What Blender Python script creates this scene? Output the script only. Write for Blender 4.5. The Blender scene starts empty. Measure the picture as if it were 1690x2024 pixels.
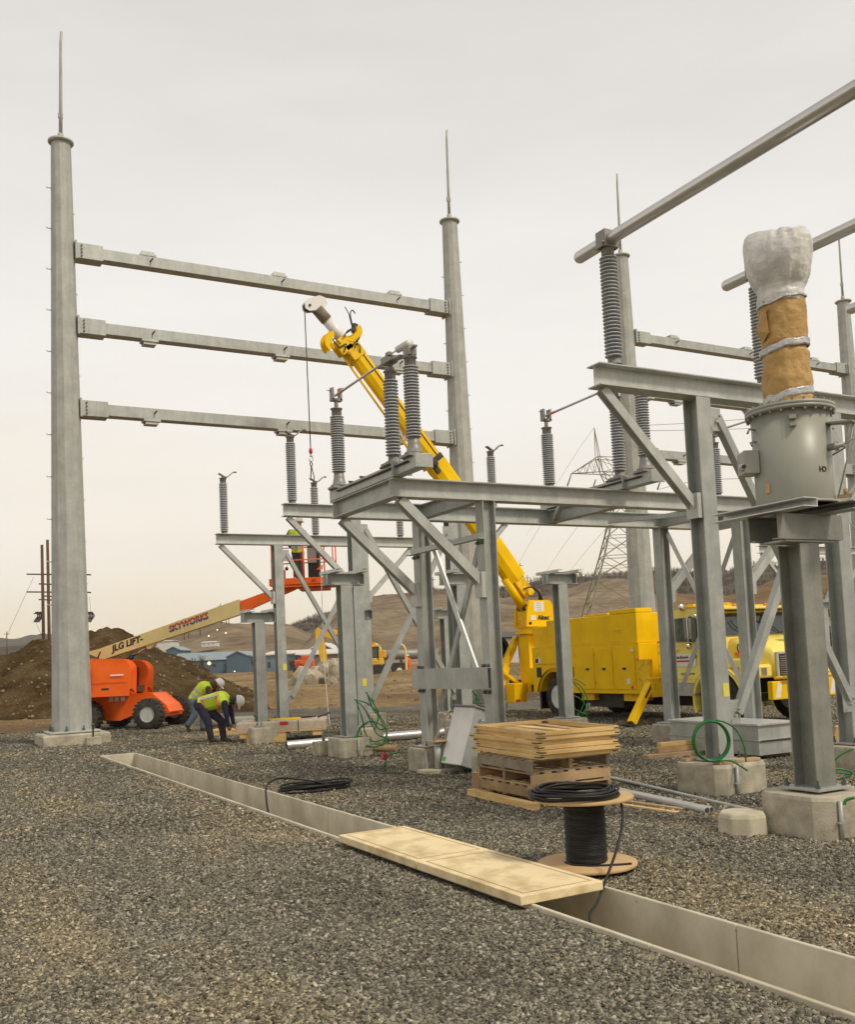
import bpy, math, random
import numpy as np
from mathutils import Vector, Matrix, Euler
random.seed(7)
scene = bpy.context.scene
col = scene.collection
PI = math.pi
# ------------------------------------------------------------------ camera
F_PX, PPX, PPY, CAM_H = 1937.0, 845.0, 1160.0, 1.6      # focal length and principal point in photo pixels
ROLL, PITCH, AZ = math.radians(2.606), math.radians(4.1024), math.radians(60.9227)
FWD = Vector((math.cos(AZ), math.sin(AZ), 0)); RGT = Vector((math.sin(AZ), -math.cos(AZ), 0)); UPV = Vector((0, 0, 1))
_look = (FWD*math.cos(PITCH) + UPV*math.sin(PITCH)); _up0 = (UPV*math.cos(PITCH) - FWD*math.sin(PITCH))
_ex = RGT*math.cos(ROLL) - _up0*math.sin(ROLL)
_ey = _up0*math.cos(ROLL) + RGT*math.sin(ROLL)
cam_d = bpy.data.cameras.new('camera'); cam = bpy.data.objects.new('camera', cam_d); col.objects.link(cam)
cam.matrix_world = Matrix.Translation((0, 0, CAM_H)) @ Matrix((_ex, _ey, -_look)).transposed().to_4x4()
cam_d.sensor_fit = 'VERTICAL'; cam_d.sensor_height = 24.0; cam_d.sensor_width = 24.0*1690/2024
cam_d.lens = 24.0*F_PX/2024; cam_d.shift_y = (PPY-1012.0)/2024; cam_d.clip_start = 0.1; cam_d.clip_end = 20000
scene.camera = cam
CAMO = Vector((0, 0, CAM_H))
def _ray(px, py):
    # camera space: x right, y up, z back
    return _ex*(px-PPX) + _ey*(PPY-py) + _look*F_PX
def G(px, py, z=0.0):
    r = _ray(px, py); return CAMO + r*((z-CAM_H)/r.z)
def D(px, py, Z):                # point at horizontal distance Z in front of the camera
    r = _ray(px, py); return CAMO + r*(Z/r.dot(FWD))
def az_pt(px, Z):                # ground direction of a column at distance Z
    r = _ray(px, 1290); p = CAMO + r*(Z/r.dot(FWD)); return Vector((p.x, p.y, 0))
def zat(px, py, Z): return D(px, py, Z).z
# ------------------------------------------------------------------ world: overcast daylight
w = bpy.data.worlds.new("World"); scene.world = w; w.use_nodes = True
nt = w.node_tree; nt.nodes.clear()
def N(nt, t, **k):
    n = nt.nodes.new(t)
    for a, b in k.items(): setattr(n, a, b)
    return n
SUN_DIR = Vector((0.30, -0.72, 0.95)).normalized()   # towards the sun, behind thin cloud
sun_el = math.asin(SUN_DIR.z)
out = N(nt, 'ShaderNodeOutputWorld')
sky = N(nt, 'ShaderNodeTexSky'); sky.sky_type = 'NISHITA'; sky.sun_disc = False
sky.sun_elevation = sun_el; sky.sun_rotation = math.atan2(SUN_DIR.x, SUN_DIR.y)
sky.dust_density = 6.0; sky.air_density = 1.0
bg1 = N(nt, 'ShaderNodeBackground'); bg1.inputs[1].default_value = 0.05
nt.links.new(sky.outputs[0], bg1.inputs[0])
tc = N(nt, 'ShaderNodeTexCoord'); sep = N(nt, 'ShaderNodeSeparateXYZ')
nt.links.new(tc.outputs['Generated'], sep.inputs[0])
ramp = N(nt, 'ShaderNodeValToRGB'); cr = ramp.color_ramp
stops = [(0.0, (.30, .27, .22)), (0.5, (1.0, .84, .58)), (0.53, (1.0, .88, .68)), (0.575, (1.0, .935, .82)), (0.655, (.98, .945, .90)),
         (0.73, (.88, .85, .81)), (0.82, (.70, .67, .635)), (1.0, (.50, .475, .45))]
while len(cr.elements) < len(stops): cr.elements.new(0.5)
for e, (p, c) in zip(cr.elements, stops): e.position = p; e.color = (*c, 1)
mp = N(nt, 'ShaderNodeMapRange'); mp.inputs[1].default_value = -1; mp.inputs[2].default_value = 1
nt.links.new(sep.outputs[2], mp.inputs[0])
nz = N(nt, 'ShaderNodeTexNoise'); nz.inputs['Scale'].default_value = 1.5; nz.inputs['Detail'].default_value = 6; nz.inputs['Roughness'].default_value = .55
mpp = N(nt, 'ShaderNodeMapping'); mpp.inputs['Scale'].default_value = (1, 1, 4.5)
nt.links.new(tc.outputs['Generated'], mpp.inputs[0]); nt.links.new(mpp.outputs[0], nz.inputs['Vector'])
ma = N(nt, 'ShaderNodeMath', operation='MULTIPLY_ADD'); ma.inputs[1].default_value = .16; ma.inputs[2].default_value = -.08
nt.links.new(nz.outputs['Fac'], ma.inputs[0])
ad = N(nt, 'ShaderNodeMath', operation='ADD'); nt.links.new(mp.outputs[0], ad.inputs[0]); nt.links.new(ma.outputs[0], ad.inputs[1])
nt.links.new(ad.outputs[0], ramp.inputs[0])
bg2 = N(nt, 'ShaderNodeBackground'); bg2.inputs[1].default_value = 1.0
nz2 = N(nt, 'ShaderNodeTexNoise'); nz2.inputs['Scale'].default_value = 2.6; nz2.inputs['Detail'].default_value = 7; nz2.inputs['Roughness'].default_value = .55; nt.links.new(mpp.outputs[0], nz2.inputs['Vector'])
cl = N(nt, 'ShaderNodeMapRange'); cl.inputs[1].default_value = .32; cl.inputs[2].default_value = .62; cl.inputs[3].default_value = .955; cl.inputs[4].default_value = 1.0; nt.links.new(nz2.outputs['Fac'], cl.inputs[0])
vm = N(nt, 'ShaderNodeVectorMath', operation='SCALE'); nt.links.new(ramp.outputs[0], vm.inputs[0]); nt.links.new(cl.outputs[0], vm.inputs[3]); nt.links.new(vm.outputs[0], bg2.inputs[0])
mx = N(nt, 'ShaderNodeMixShader'); mx.inputs[0].default_value = 0.96
nt.links.new(bg1.outputs[0], mx.inputs[1]); nt.links.new(bg2.outputs[0], mx.inputs[2]); nt.links.new(mx.outputs[0], out.inputs[0])
sd = bpy.data.lights.new('sun', 'SUN'); sd.energy = 2.3; sd.angle = math.radians(11); sd.color = (1.0, .90, .74)
so = bpy.data.objects.new('sun', sd); col.objects.link(so); so.rotation_euler = (-SUN_DIR).to_track_quat('-Z', 'Y').to_euler(); so.location = (0, 0, 30)
scene.view_settings.view_transform = 'Standard'; scene.view_settings.look = 'None'; scene.view_settings.exposure = 0.0; scene.view_settings.gamma = 1.0
scene.render.engine = 'CYCLES'
# ------------------------------------------------------------------ mesh builder
def mesh_obj(name, v, f, mats, mi=None, smooth=None, parent=None):
    me = bpy.data.meshes.new(name); me.from_pydata([tuple(x) for x in v], [], f)
    for m in mats: me.materials.append(m)
    if mi is not None: me.polygons.foreach_set('material_index', mi)
    if smooth is not None: me.polygons.foreach_set('use_smooth', smooth)
    me.update(); o = bpy.data.objects.new(name, me); col.objects.link(o)
    if parent: o.parent = parent
    return o
def frame(d, up=(0, 0, 1)):
    d = Vector(d).normalized(); up = Vector(up)
    if abs(d.dot(up)) > .999: up = Vector((0, 1, 0))
    s = d.cross(up).normalized(); u = s.cross(d)
    return s, u, d
class MB:
    def __init__(s): s.v = []; s.f = []; s.mi = []; s.sm = []
    def add(s, vs, fs, mi=0, smooth=False):
        b = len(s.v); s.v += [Vector(x) for x in vs]
        for q in fs: s.f.append([b+i for i in q]); s.mi.append(mi); s.sm.append(smooth)
        return s
    def box(s, c, d, R=None, mi=0):
        hx, hy, hz = d[0]/2, d[1]/2, d[2]/2; c = Vector(c)
        if R is not None and not isinstance(R, Matrix): R = Euler(R).to_matrix()
        vs = []
        for z in (-hz, hz):
            for x, y in ((-hx, -hy), (hx, -hy), (hx, hy), (-hx, hy)):
                p = Vector((x, y, z)); vs.append(c + (R @ p if R is not None else p))
        return s.add(vs, [(3, 2, 1, 0), (4, 5, 6, 7), (0, 1, 5, 4), (1, 2, 6, 5), (2, 3, 7, 6), (3, 0, 4, 7)], mi)
    def bx(s, x0, x1, y0, y1, z0, z1, mi=0): return s.box(((x0+x1)/2, (y0+y1)/2, (z0+z1)/2), (x1-x0, y1-y0, z1-z0), None, mi)
    def extr(s, poly, p, q, up=(0, 0, 1), mi=0, scale=(1, 1), cap=True):
        p = Vector(p); q = Vector(q); a, u, d = frame(q-p, up); n = len(poly)
        vs = [p + a*x + u*y for x, y in poly] + [q + a*x*scale[0] + u*y*scale[1] for x, y in poly]
        fs = [(i, (i+1) % n, (i+1) % n+n, i+n) for i in range(n)]
        if cap: fs += [tuple(range(n))[::-1], tuple(range(n, 2*n))]
        return s.add(vs, fs, mi)
    def ib(s, p, q, h=.2, w=.15, tf=.014, tw=.012, up=(0, 0, 1), mi=0):
        a, b, c = w/2, h/2, tw/2
        return s.extr([(-a, -b), (a, -b), (a, -b+tf), (c, -b+tf), (c, b-tf), (a, b-tf), (a, b), (-a, b), (-a, b-tf), (-c, b-tf), (-c, -b+tf), (-a, -b+tf)], p, q, up, mi)
    def ch(s, p, q, h=.15, w=.06, t=.009, up=(0, 0, 1), mi=0, flip=1):
        f = flip
        pl = [(0, -h/2), (f*w, -h/2), (f*w, -h/2+t), (f*t, -h/2+t), (f*t, h/2-t), (f*w, h/2-t), (f*w, h/2), (0, h/2)]
        return s.extr(pl, p, q, up, mi)
    def ang(s, p, q, a=.08, t=.009, up=(0, 0, 1), mi=0, flip=1):
        return s.extr([(0, 0), (flip*a, 0), (flip*a, t), (flip*t, t), (flip*t, a), (0, a)], p, q, up, mi)
    def bar(s, p, q, w, h, up=(0, 0, 1), mi=0, sc=(1, 1)): return s.extr([(-w/2, -h/2), (w/2, -h/2), (w/2, h/2), (-w/2, h/2)], p, q, up, mi, sc)
    def tube(s, pts, r, n=8, closed=False, cap=True, mi=0, smooth=True, hollow=0):
        pts = [Vector(p) for p in pts]; m = len(pts); rr = r if isinstance(r, (list, tuple)) else [r]*m
        vs = []; prev = None
        for i, p in enumerate(pts):
            if closed: d = pts[(i+1) % m]-pts[i-1]
            else: d = pts[min(i+1, m-1)]-pts[max(i-1, 0)]
            if d.length < 1e-9: d = Vector((0, 0, 1))
            d.normalize()
            if prev is None: a, u, _ = frame(d)
            else:
                a = prev - d*prev.dot(d)
                if a.length < 1e-6: a = frame(d)[0]
                a.normalize(); u = a.cross(d)
            prev = a
            for k in range(n):
                t = 2*PI*k/n; vs.append(p + (a*math.cos(t)+u*math.sin(t))*rr[i])
        fs = []
        for i in range(m if closed else m-1):
            j = (i+1) % m
            for k in range(n): fs.append((i*n+k, i*n+(k+1) % n, j*n+(k+1) % n, j*n+k))
        s.add(vs, fs, mi, smooth)
        if cap and not closed:
            b = len(s.v)-m*n
            if hollow:
                for e, o in ((0, 1), (m-1, -1)):
                    d = (pts[min(e+1, m-1)]-pts[max(e-1, 0)]).normalized()*o
                    ri = rr[e]-hollow; c = pts[e]; bb = len(s.v)
                    ring = [s.v[b+e*n+k] for k in range(n)]
                    inn = [c+(x-c)*(ri/rr[e]) for x in ring]; deep = [x+d*ri*3 for x in inn]
                    s.add(ring+inn+deep, [(k, (k+1) % n, (k+1) % n+n, k+n) for k in range(n)]+[(k+n, (k+1) % n+n, (k+1) % n+2*n, k+2*n) for k in range(n)], mi)
                    s.add(deep, [tuple(range(n))], mi)
            else:
                s.f.append([b+k for k in range(n)][::-1]); s.mi.append(mi); s.sm.append(False)
                s.f.append([b+(m-1)*n+k for k in range(n)]); s.mi.append(mi); s.sm.append(False)
        return s
    def lathe(s, prof, c=(0, 0, 0), n=24, ax=(0, 0, 1), mi=0, smooth=True, cap=True):
        c = Vector(c); a, u, d = frame(ax, (0, 1, 0) if abs(Vector(ax).z) > .9 else (0, 0, 1))
        vs = []
        for r, h in prof:
            for k in range(n): t = 2*PI*k/n; vs.append(c + d*h + (a*math.cos(t)+u*math.sin(t))*r)
        m = len(prof); fs = [(i*n+k, i*n+(k+1) % n, (i+1)*n+(k+1) % n, (i+1)*n+k) for i in range(m-1) for k in range(n)]
        s.add(vs, fs, mi, smooth)
        if cap:
            b = len(s.v)-m*n
            for e in (0, m-1):
                if prof[e][0] > 1e-6:
                    q = [b+e*n+k for k in range(n)]; s.f.append(q if e else q[::-1]); s.mi.append(mi); s.sm.append(False)
        return s
    def cap_(s, p, q, r1, r2, n=12, mi=0):       # tapered capsule
        p = Vector(p); q = Vector(q); L = (q-p).length; pr = []
        for i in range(5): t = PI/2*i/4; pr.append((max(r1*math.sin(t), 1e-4), -r1*math.cos(t)))
        for i in range(5): t = PI/2*i/4; pr.append((max(r2*math.cos(t), 1e-4), L+r2*math.sin(t)))
        return s.lathe(pr, p, n, (q-p) if L > 1e-5 else (0, 0, 1), mi)
    def ell(s, c, r, R=None, n=16, mi=0):
        c = Vector(c); vs = []; fs = []; m = 9
        for i in range(m):
            t = PI*i/(m-1)
            for k in range(n):
                a = 2*PI*k/n; p = Vector((r[0]*math.sin(t)*math.cos(a), r[1]*math.sin(t)*math.sin(a), -r[2]*math.cos(t)))
                if R is not None: p = (R if isinstance(R, Matrix) else Euler(R).to_matrix()) @ p
                vs.append(c+p)
        for i in range(m-1):
            for k in range(n): fs.append((i*n+k, i*n+(k+1) % n, (i+1)*n+(k+1) % n, (i+1)*n+k))
        return s.add(vs, fs, mi, True)
    def xf(s, M, a=0):
        for i in range(a, len(s.v)): s.v[i] = M @ s.v[i]
        return s
    def build(s, name, mats, parent=None, bevel=0, loc=None, remesh=0):
        if not isinstance(mats, (list, tuple)): mats = [mats]
        o = mesh_obj(name, s.v, s.f, mats, s.mi, s.sm, parent)
        if loc is not None: o.location = loc
        if bevel:
            m = o.modifiers.new('bevel', 'BEVEL'); m.width = bevel; m.segments = 2; m.limit_method = 'ANGLE'; m.angle_limit = math.radians(40)
        if remesh:
            m = o.modifiers.new('remesh', 'REMESH'); m.mode = 'VOXEL'; m.voxel_size = remesh; m.use_smooth_shade = True
            m = o.modifiers.new('smooth', 'SMOOTH'); m.iterations = 4; m.factor = .5
        return o
    def build_each(s, name, mats, parent=None, bevel=0):      # every loose piece becomes its own object
        par = list(range(len(s.v)))
        def fd(i):
            while par[i] != i: par[i] = par[par[i]]; i = par[i]
            return i
        for f in s.f:
            for k in f[1:]: par[fd(k)] = fd(f[0])
        gr = {}
        for i, f in enumerate(s.f): gr.setdefault(fd(f[0]), []).append(i)
        out = []
        for ids in gr.values():
            m = MB(); idx = {}
            for i in ids:
                for k in s.f[i]:
                    if k not in idx: idx[k] = len(m.v); m.v.append(s.v[k])
                m.f.append([idx[k] for k in s.f[i]]); m.mi.append(s.mi[i]); m.sm.append(s.sm[i])
            out.append(m.build(name, mats, parent, bevel))
        return out
def tag(o, label=None, cat=None, group=None, kind=None):
    if label: o['label'] = label
    if cat: o['category'] = cat
    if group: o['group'] = group
    if kind: o['kind'] = kind
    return o
def thing(name, label, cat, loc=(0, 0, 0), rz=0, group=None):
    o = bpy.data.objects.new(name, None); col.objects.link(o); o.location = loc; o.rotation_euler = (0, 0, rz)
    o.empty_display_size = .2
    return tag(o, label, cat, group)
def copy_tree(o, loc=None, rz=None, label=None, parent=None, group=None):
    c = o.copy(); col.objects.link(c); c.parent = parent
    if loc is not None: c.location = loc
    if rz is not None: c.rotation_euler = (0, 0, rz)
    if label: c['label'] = label
    if group: c['group'] = group
    for ch in [x for x in bpy.data.objects if x.parent == o]: copy_tree(ch, parent=c)
    return c
# ------------------------------------------------------------------ materials
M = {}
def mat(name, c, rough=.6, metal=0, var=.12, scale=6, bump=0, bscale=60, c2=None, spec=.5, stretch=None, detail=6, coords='Object', coat=0, c2pos=(.35, .65), alpha=1, trans=0):
    m = bpy.data.materials.new(name); m.use_nodes = True; nt = m.node_tree; b = nt.nodes['Principled BSDF']
    b.inputs['Roughness'].default_value = rough; b.inputs['Metallic'].default_value = metal
    b.inputs['Specular IOR Level'].default_value = spec; b.inputs['Coat Weight'].default_value = coat
    tc = N(nt, 'ShaderNodeTexCoord'); mp = N(nt, 'ShaderNodeMapping')
    if stretch: mp.inputs['Scale'].default_value = stretch
    nt.links.new(tc.outputs[coords], mp.inputs[0])
    nz = N(nt, 'ShaderNodeTexNoise'); nz.inputs['Scale'].default_value = scale; nz.inputs['Detail'].default_value = detail; nz.inputs['Roughness'].default_value = .62
    nt.links.new(mp.outputs[0], nz.inputs['Vector'])
    r = N(nt, 'ShaderNodeValToRGB'); r.color_ramp.elements[0].position = c2pos[0]; r.color_ramp.elements[1].position = c2pos[1]
    cc2 = c2 if c2 else tuple(min(1, x*(1+var)) for x in c); cc1 = c if c2 else tuple(x*(1-var) for x in c)
    r.color_ramp.elements[0].color = (*cc1, 1); r.color_ramp.elements[1].color = (*cc2, 1)
    nt.links.new(nz.outputs['Fac'], r.inputs[0]); nt.links.new(r.outputs[0], b.inputs['Base Color'])
    rr = N(nt, 'ShaderNodeMapRange'); rr.inputs[3].default_value = max(0, rough-.1); rr.inputs[4].default_value = min(1, rough+.1)
    nt.links.new(nz.outputs['Fac'], rr.inputs[0]); nt.links.new(rr.outputs[0], b.inputs['Roughness'])
    if bump:
        n2 = N(nt, 'ShaderNodeTexNoise'); n2.inputs['Scale'].default_value = bscale; n2.inputs['Detail'].default_value = 4
        nt.links.new(mp.outputs[0], n2.inputs['Vector'])
        bp = N(nt, 'ShaderNodeBump'); bp.inputs['Strength'].default_value = bump; bp.inputs['Distance'].default_value = .02
        nt.links.new(n2.outputs['Fac'], bp.inputs['Height']); nt.links.new(bp.outputs[0], b.inputs['Normal'])
    if alpha < 1: b.inputs['Alpha'].default_value = alpha
    if trans: b.inputs['Transmission Weight'].default_value = trans
    M[name] = m; return m
def bag_mat():
    m = bpy.data.materials.new('thin_plastic'); m.use_nodes = True; nt = m.node_tree; b = nt.nodes['Principled BSDF']; tc = N(nt, 'ShaderNodeTexCoord')
    n = N(nt, 'ShaderNodeTexNoise'); n.inputs['Scale'].default_value = 5; n.inputs['Detail'].default_value = 6; nt.links.new(tc.outputs['Object'], n.inputs['Vector'])
    v = N(nt, 'ShaderNodeTexVoronoi'); v.feature = 'F1'; v.inputs['Scale'].default_value = 16; mp = N(nt, 'ShaderNodeVectorMath', operation='MULTIPLY_ADD'); mp.inputs[1].default_value = (.25, .25, .25)
    nt.links.new(n.outputs['Color'], mp.inputs[0]); nt.links.new(tc.outputs['Object'], mp.inputs[2]); nt.links.new(mp.outputs[0], v.inputs['Vector'])
    bp = N(nt, 'ShaderNodeBump'); bp.inputs['Strength'].default_value = .28; bp.inputs['Distance'].default_value = .03; nt.links.new(v.outputs['Distance'], bp.inputs['Height']); nt.links.new(bp.outputs[0], b.inputs['Normal'])
    b.inputs['Base Color'].default_value = (.84, .83, .79, 1); b.inputs['Roughness'].default_value = .42; b.inputs['Subsurface Weight'].default_value = 0
    r = N(nt, 'ShaderNodeMapRange'); r.inputs[1].default_value = .35; r.inputs[2].default_value = .65; r.inputs[3].default_value = .55; r.inputs[4].default_value = .92; nt.links.new(n.outputs['Fac'], r.inputs[0]); nt.links.new(r.outputs[0], b.inputs['Alpha'])
    M['bag'] = m
def mixcol(nt, a, b, fac, blend='MIX'):
    n = N(nt, 'ShaderNodeMix', data_type='RGBA', blend_type=blend)
    for s, x in ((n.inputs[6], a), (n.inputs[7], b), (n.inputs[0], fac)):
        if hasattr(x, 'links') or hasattr(x, 'is_linked'): nt.links.new(x, s)
        else: s.default_value = (*x, 1) if isinstance(x, tuple) else x
    return n.outputs[2]
def ramp_(nt, src, stops):
    r = N(nt, 'ShaderNodeValToRGB'); e = r.color_ramp.elements
    while len(e) < len(stops): e.new(.5)
    for x, (p, c) in zip(e, stops): x.position = p; x.color = (*c, 1) if isinstance(c, tuple) else (c, c, c, 1)
    nt.links.new(src, r.inputs[0]); return r.outputs[0]
def noise_(nt, vec, scale, detail=5, rough=.6):
    n = N(nt, 'ShaderNodeTexNoise'); n.inputs['Scale'].default_value = scale; n.inputs['Detail'].default_value = detail; n.inputs['Roughness'].default_value = rough
    nt.links.new(vec, n.inputs['Vector']); return n.outputs['Fac']
# galvanised steel: mottled spangle, faint white bloom streaks
def galv(name, lo, hi, metal=.35, rough=.5):
    m = bpy.data.materials.new(name); m.use_nodes = True; nt = m.node_tree; b = nt.nodes['Principled BSDF']
    tc = N(nt, 'ShaderNodeTexCoord'); ob = tc.outputs['Object']
    vo = N(nt, 'ShaderNodeTexVoronoi'); vo.inputs['Scale'].default_value = 55; nt.links.new(ob, vo.inputs['Vector'])
    mp = N(nt, 'ShaderNodeMapping'); mp.inputs['Scale'].default_value = (5, 5, .7); nt.links.new(ob, mp.inputs[0])
    st = noise_(nt, mp.outputs[0], 1.6, 6, .6); bl = noise_(nt, ob, 3.0, 7, .7)
    base = ramp_(nt, bl, [(.28, lo), (.72, hi)])
    sp = ramp_(nt, vo.outputs['Color'], [(0, .88), (1, 1.0)])
    c = mixcol(nt, base, sp, .8, 'MULTIPLY')
    stc = ramp_(nt, st, [(.34, .84), (.6, 1.0)])
    c = mixcol(nt, c, stc, .8, 'MULTIPLY'); nt.links.new(c, b.inputs['Base Color'])
    rr = N(nt, 'ShaderNodeMapRange'); rr.inputs[3].default_value = rough-.12; rr.inputs[4].default_value = rough+.15; nt.links.new(bl, rr.inputs[0]); nt.links.new(rr.outputs[0], b.inputs['Roughness'])
    b.inputs['Metallic'].default_value = metal; M[name] = m
galv('galv', (.365, .38, .355), (.56, .58, .545))
galv('galv_dull_shaded', (.22, .225, .195), (.36, .365, .32), .25, .5)  # dull steel tone, part of it frame-edge vignette shade put into the colour
galv('galv_dark', (.45, .465, .435), (.66, .68, .64), .2)
galv('galv_bright', (.55, .57, .56), (.70, .72, .70), .5, .38)
galv('galv_pole', (.35, .36, .33), (.54, .55, .515), .15, .6)
mat('bolt', (.12, .14, .12), .5, .5)
mat('castgrey', (.26, .25, .23), .5, .3, var=.2, scale=20)
mat('aluminium', (.62, .61, .59), .32, .75, var=.06, scale=4, stretch=(1, 1, 1))
mat('porcelain', (.32, .345, .375), .28, 0, var=.1, scale=4, spec=.6)
mat('porc_edge', (.60, .60, .60), .35)
mat('concrete', (.30, .27, .20), .9, 0, c2=(.52, .475, .37), scale=5, bump=.25, bscale=70, detail=10)
mat('concrete_pale', (.44, .40, .29), .9, 0, c2=(.62, .57, .44), scale=4, bump=.15, bscale=80, detail=10)
mat('trench_wall', (.43, .385, .285), .85, 0, c2=(.65, .605, .48), scale=3, stretch=(1.2, .6, .5), bump=.1, bscale=60, detail=9)
mat('cover', (.50, .38, .19), .9, 0, c2=(.80, .66, .40), scale=4.5, c2pos=(.3, .56), bump=.2, bscale=90, detail=12)
mat('grout', (.22, .21, .19), .9)
mat('wood_pale', (.58, .37, .13), .75, 0, c2=(.78, .55, .25), scale=3, stretch=(1, 1, 8), detail=8, bump=.1)
mat('wood_old', (.17, .115, .055), .85, 0, c2=(.42, .29, .15), scale=3.5, detail=9, bump=.2)
mat('wood_mid', (.34, .23, .12), .8, 0, c2=(.52, .36, .20), scale=4, detail=9, bump=.15)
mat('wood_grey', (.17, .14, .10), .85, 0, c2=(.33, .28, .20), scale=4, detail=9, bump=.15)
mat('plywood', (.50, .33, .15), .7, 0, c2=(.62, .43, .22), scale=2.5, detail=9)
mat('kraft', (.42, .25, .075), .6, 0, c2=(.55, .345, .12), scale=5, bump=.55, bscale=20, detail=8)
mat('card', (.40, .24, .13), .8, 0, var=.1)
mat('bag', (.72, .71, .67), .3, 0, c2=(.86, .85, .81), scale=9, bump=.9, bscale=9, spec=.7, stretch=(1.6, 1.6, .6), alpha=.80)
bag_mat()
mat('tape', (.50, .51, .51), .42, .35, var=.15, scale=20, bump=.5, bscale=30)
mat('tank_grey', (.32, .325, .275), .42, 0, var=.04, scale=2)
mat('black', (.012, .012, .013), .5, 0, var=.3)
mat('cable_black', (.007, .007, .007), .55, 0, var=.3, scale=40)
mat('green_wire', (.01, .16, .03), .35, 0, var=.25, scale=20)
mat('yellow', (.84, .50, .0), .5, 0, c2=(.97, .62, .0), scale=1.6, spec=.22, detail=12)
mat('yellow_dirty', (.42, .25, .01), .6, 0, c2=(.90, .56, .0), scale=7, detail=10, c2pos=(.3, .5))
mat('yellow_pale', (.88, .70, .12), .35, 0, c2=(.92, .78, .20), scale=2, spec=.35)
mat('orange', (.86, .12, .008), .45, 0, c2=(.93, .16, .015), scale=2.5, spec=.3, detail=10)
mat('orange_dirty', (.50, .09, .02), .5, 0, c2=(.82, .15, .03), scale=9, detail=9)
mat('cream', (.68, .54, .21), .5, 0, c2=(.77, .63, .29), scale=2.5, detail=8)
mat('white', (.78, .77, .74), .45, 0, var=.05)
mat('red', (.55, .02, .02), .5); mat('blue', (.03, .04, .30), .5); mat('green', (.03, .30, .06), .5)
mat('sign_white', (.80, .79, .76), .4, 0, var=.02)
mat('tyre', (.018, .017, .015), .85, 0, c2=(.075, .065, .05), scale=8, bump=.2, bscale=60)
mat('glass', (.03, .035, .035), .06, 0, var=.3, spec=.8)
mat('glass_green', (.06, .08, .06), .06, 0, var=.3, spec=.8)
mat('chrome', (.7, .7, .7), .12, 1.0, var=.05)
mat('steel_dark', (.06, .055, .05), .5, .5, var=.3, scale=10)
mat('skin', (.45, .22, .14), .55, 0, var=.08); mat('hair', (.05, .03, .02), .8)
mat('soil_stone', (.16, .12, .075), .95, 0, c2=(.33, .26, .17), scale=.6)
mat('rock', (.30, .26, .19), .9, 0, c2=(.50, .44, .34), scale=2, bump=.5, bscale=8, detail=10)
mat('lamp_orange', (.8, .2, .03), .3)
mat('yellow_tag', (.75, .65, .10), .6); mat('green_tag', (.08, .50, .08), .5)
mat('shrink', (.62, .58, .52), .35, 0, var=.15, scale=12, bump=.5, bscale=20, alpha=.55)
# ------------------------------------------------------------------ ground
def dirt_mat():
    m = bpy.data.materials.new('dirt'); m.use_nodes = True; nt = m.node_tree; b = nt.nodes['Principled BSDF']
    tc = N(nt, 'ShaderNodeTexCoord'); v = tc.outputs['Object']
    a = noise_(nt, v, .12, 8, .65); c = ramp_(nt, a, [(.35, (.10, .06, .018)), (.5, (.21, .132, .045)), (.66, (.34, .235, .10))])
    f = noise_(nt, v, 3.0, 8, .7); c = mixcol(nt, c, ramp_(nt, f, [(.35, .55), (.62, 1.15)]), .9, 'MULTIPLY')
    vo = N(nt, 'ShaderNodeTexVoronoi'); vo.inputs['Scale'].default_value = 2.4; nt.links.new(v, vo.inputs['Vector'])
    st = ramp_(nt, vo.outputs['Distance'], [(.13, 1.0), (.19, 0.0)]); c = mixcol(nt, c, (.42, .33, .20), mixcol(nt, st, ramp_(nt, noise_(nt, v, .9, 3), [(.5, 0.0), (.62, 1.0)]), 1.0, 'MULTIPLY'))
    nt.links.new(c, b.inputs['Base Color']); b.inputs['Roughness'].default_value = .95
    bp = N(nt, 'ShaderNodeBump'); bp.inputs['Strength'].default_value = .9; bp.inputs['Distance'].default_value = .12; nt.links.new(noise_(nt, v, 1.6, 10, .7), bp.inputs['Height']); nt.links.new(bp.outputs[0], b.inputs['Normal'])
    M['dirt'] = m
dirt_mat()
def strch(nt, v):
    m = N(nt, 'ShaderNodeMapping'); m.inputs['Scale'].default_value = (1, .38, 1); m.inputs['Rotation'].default_value = (0, 0, .25); nt.links.new(v, m.inputs[0]); return m.outputs[0]
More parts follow.
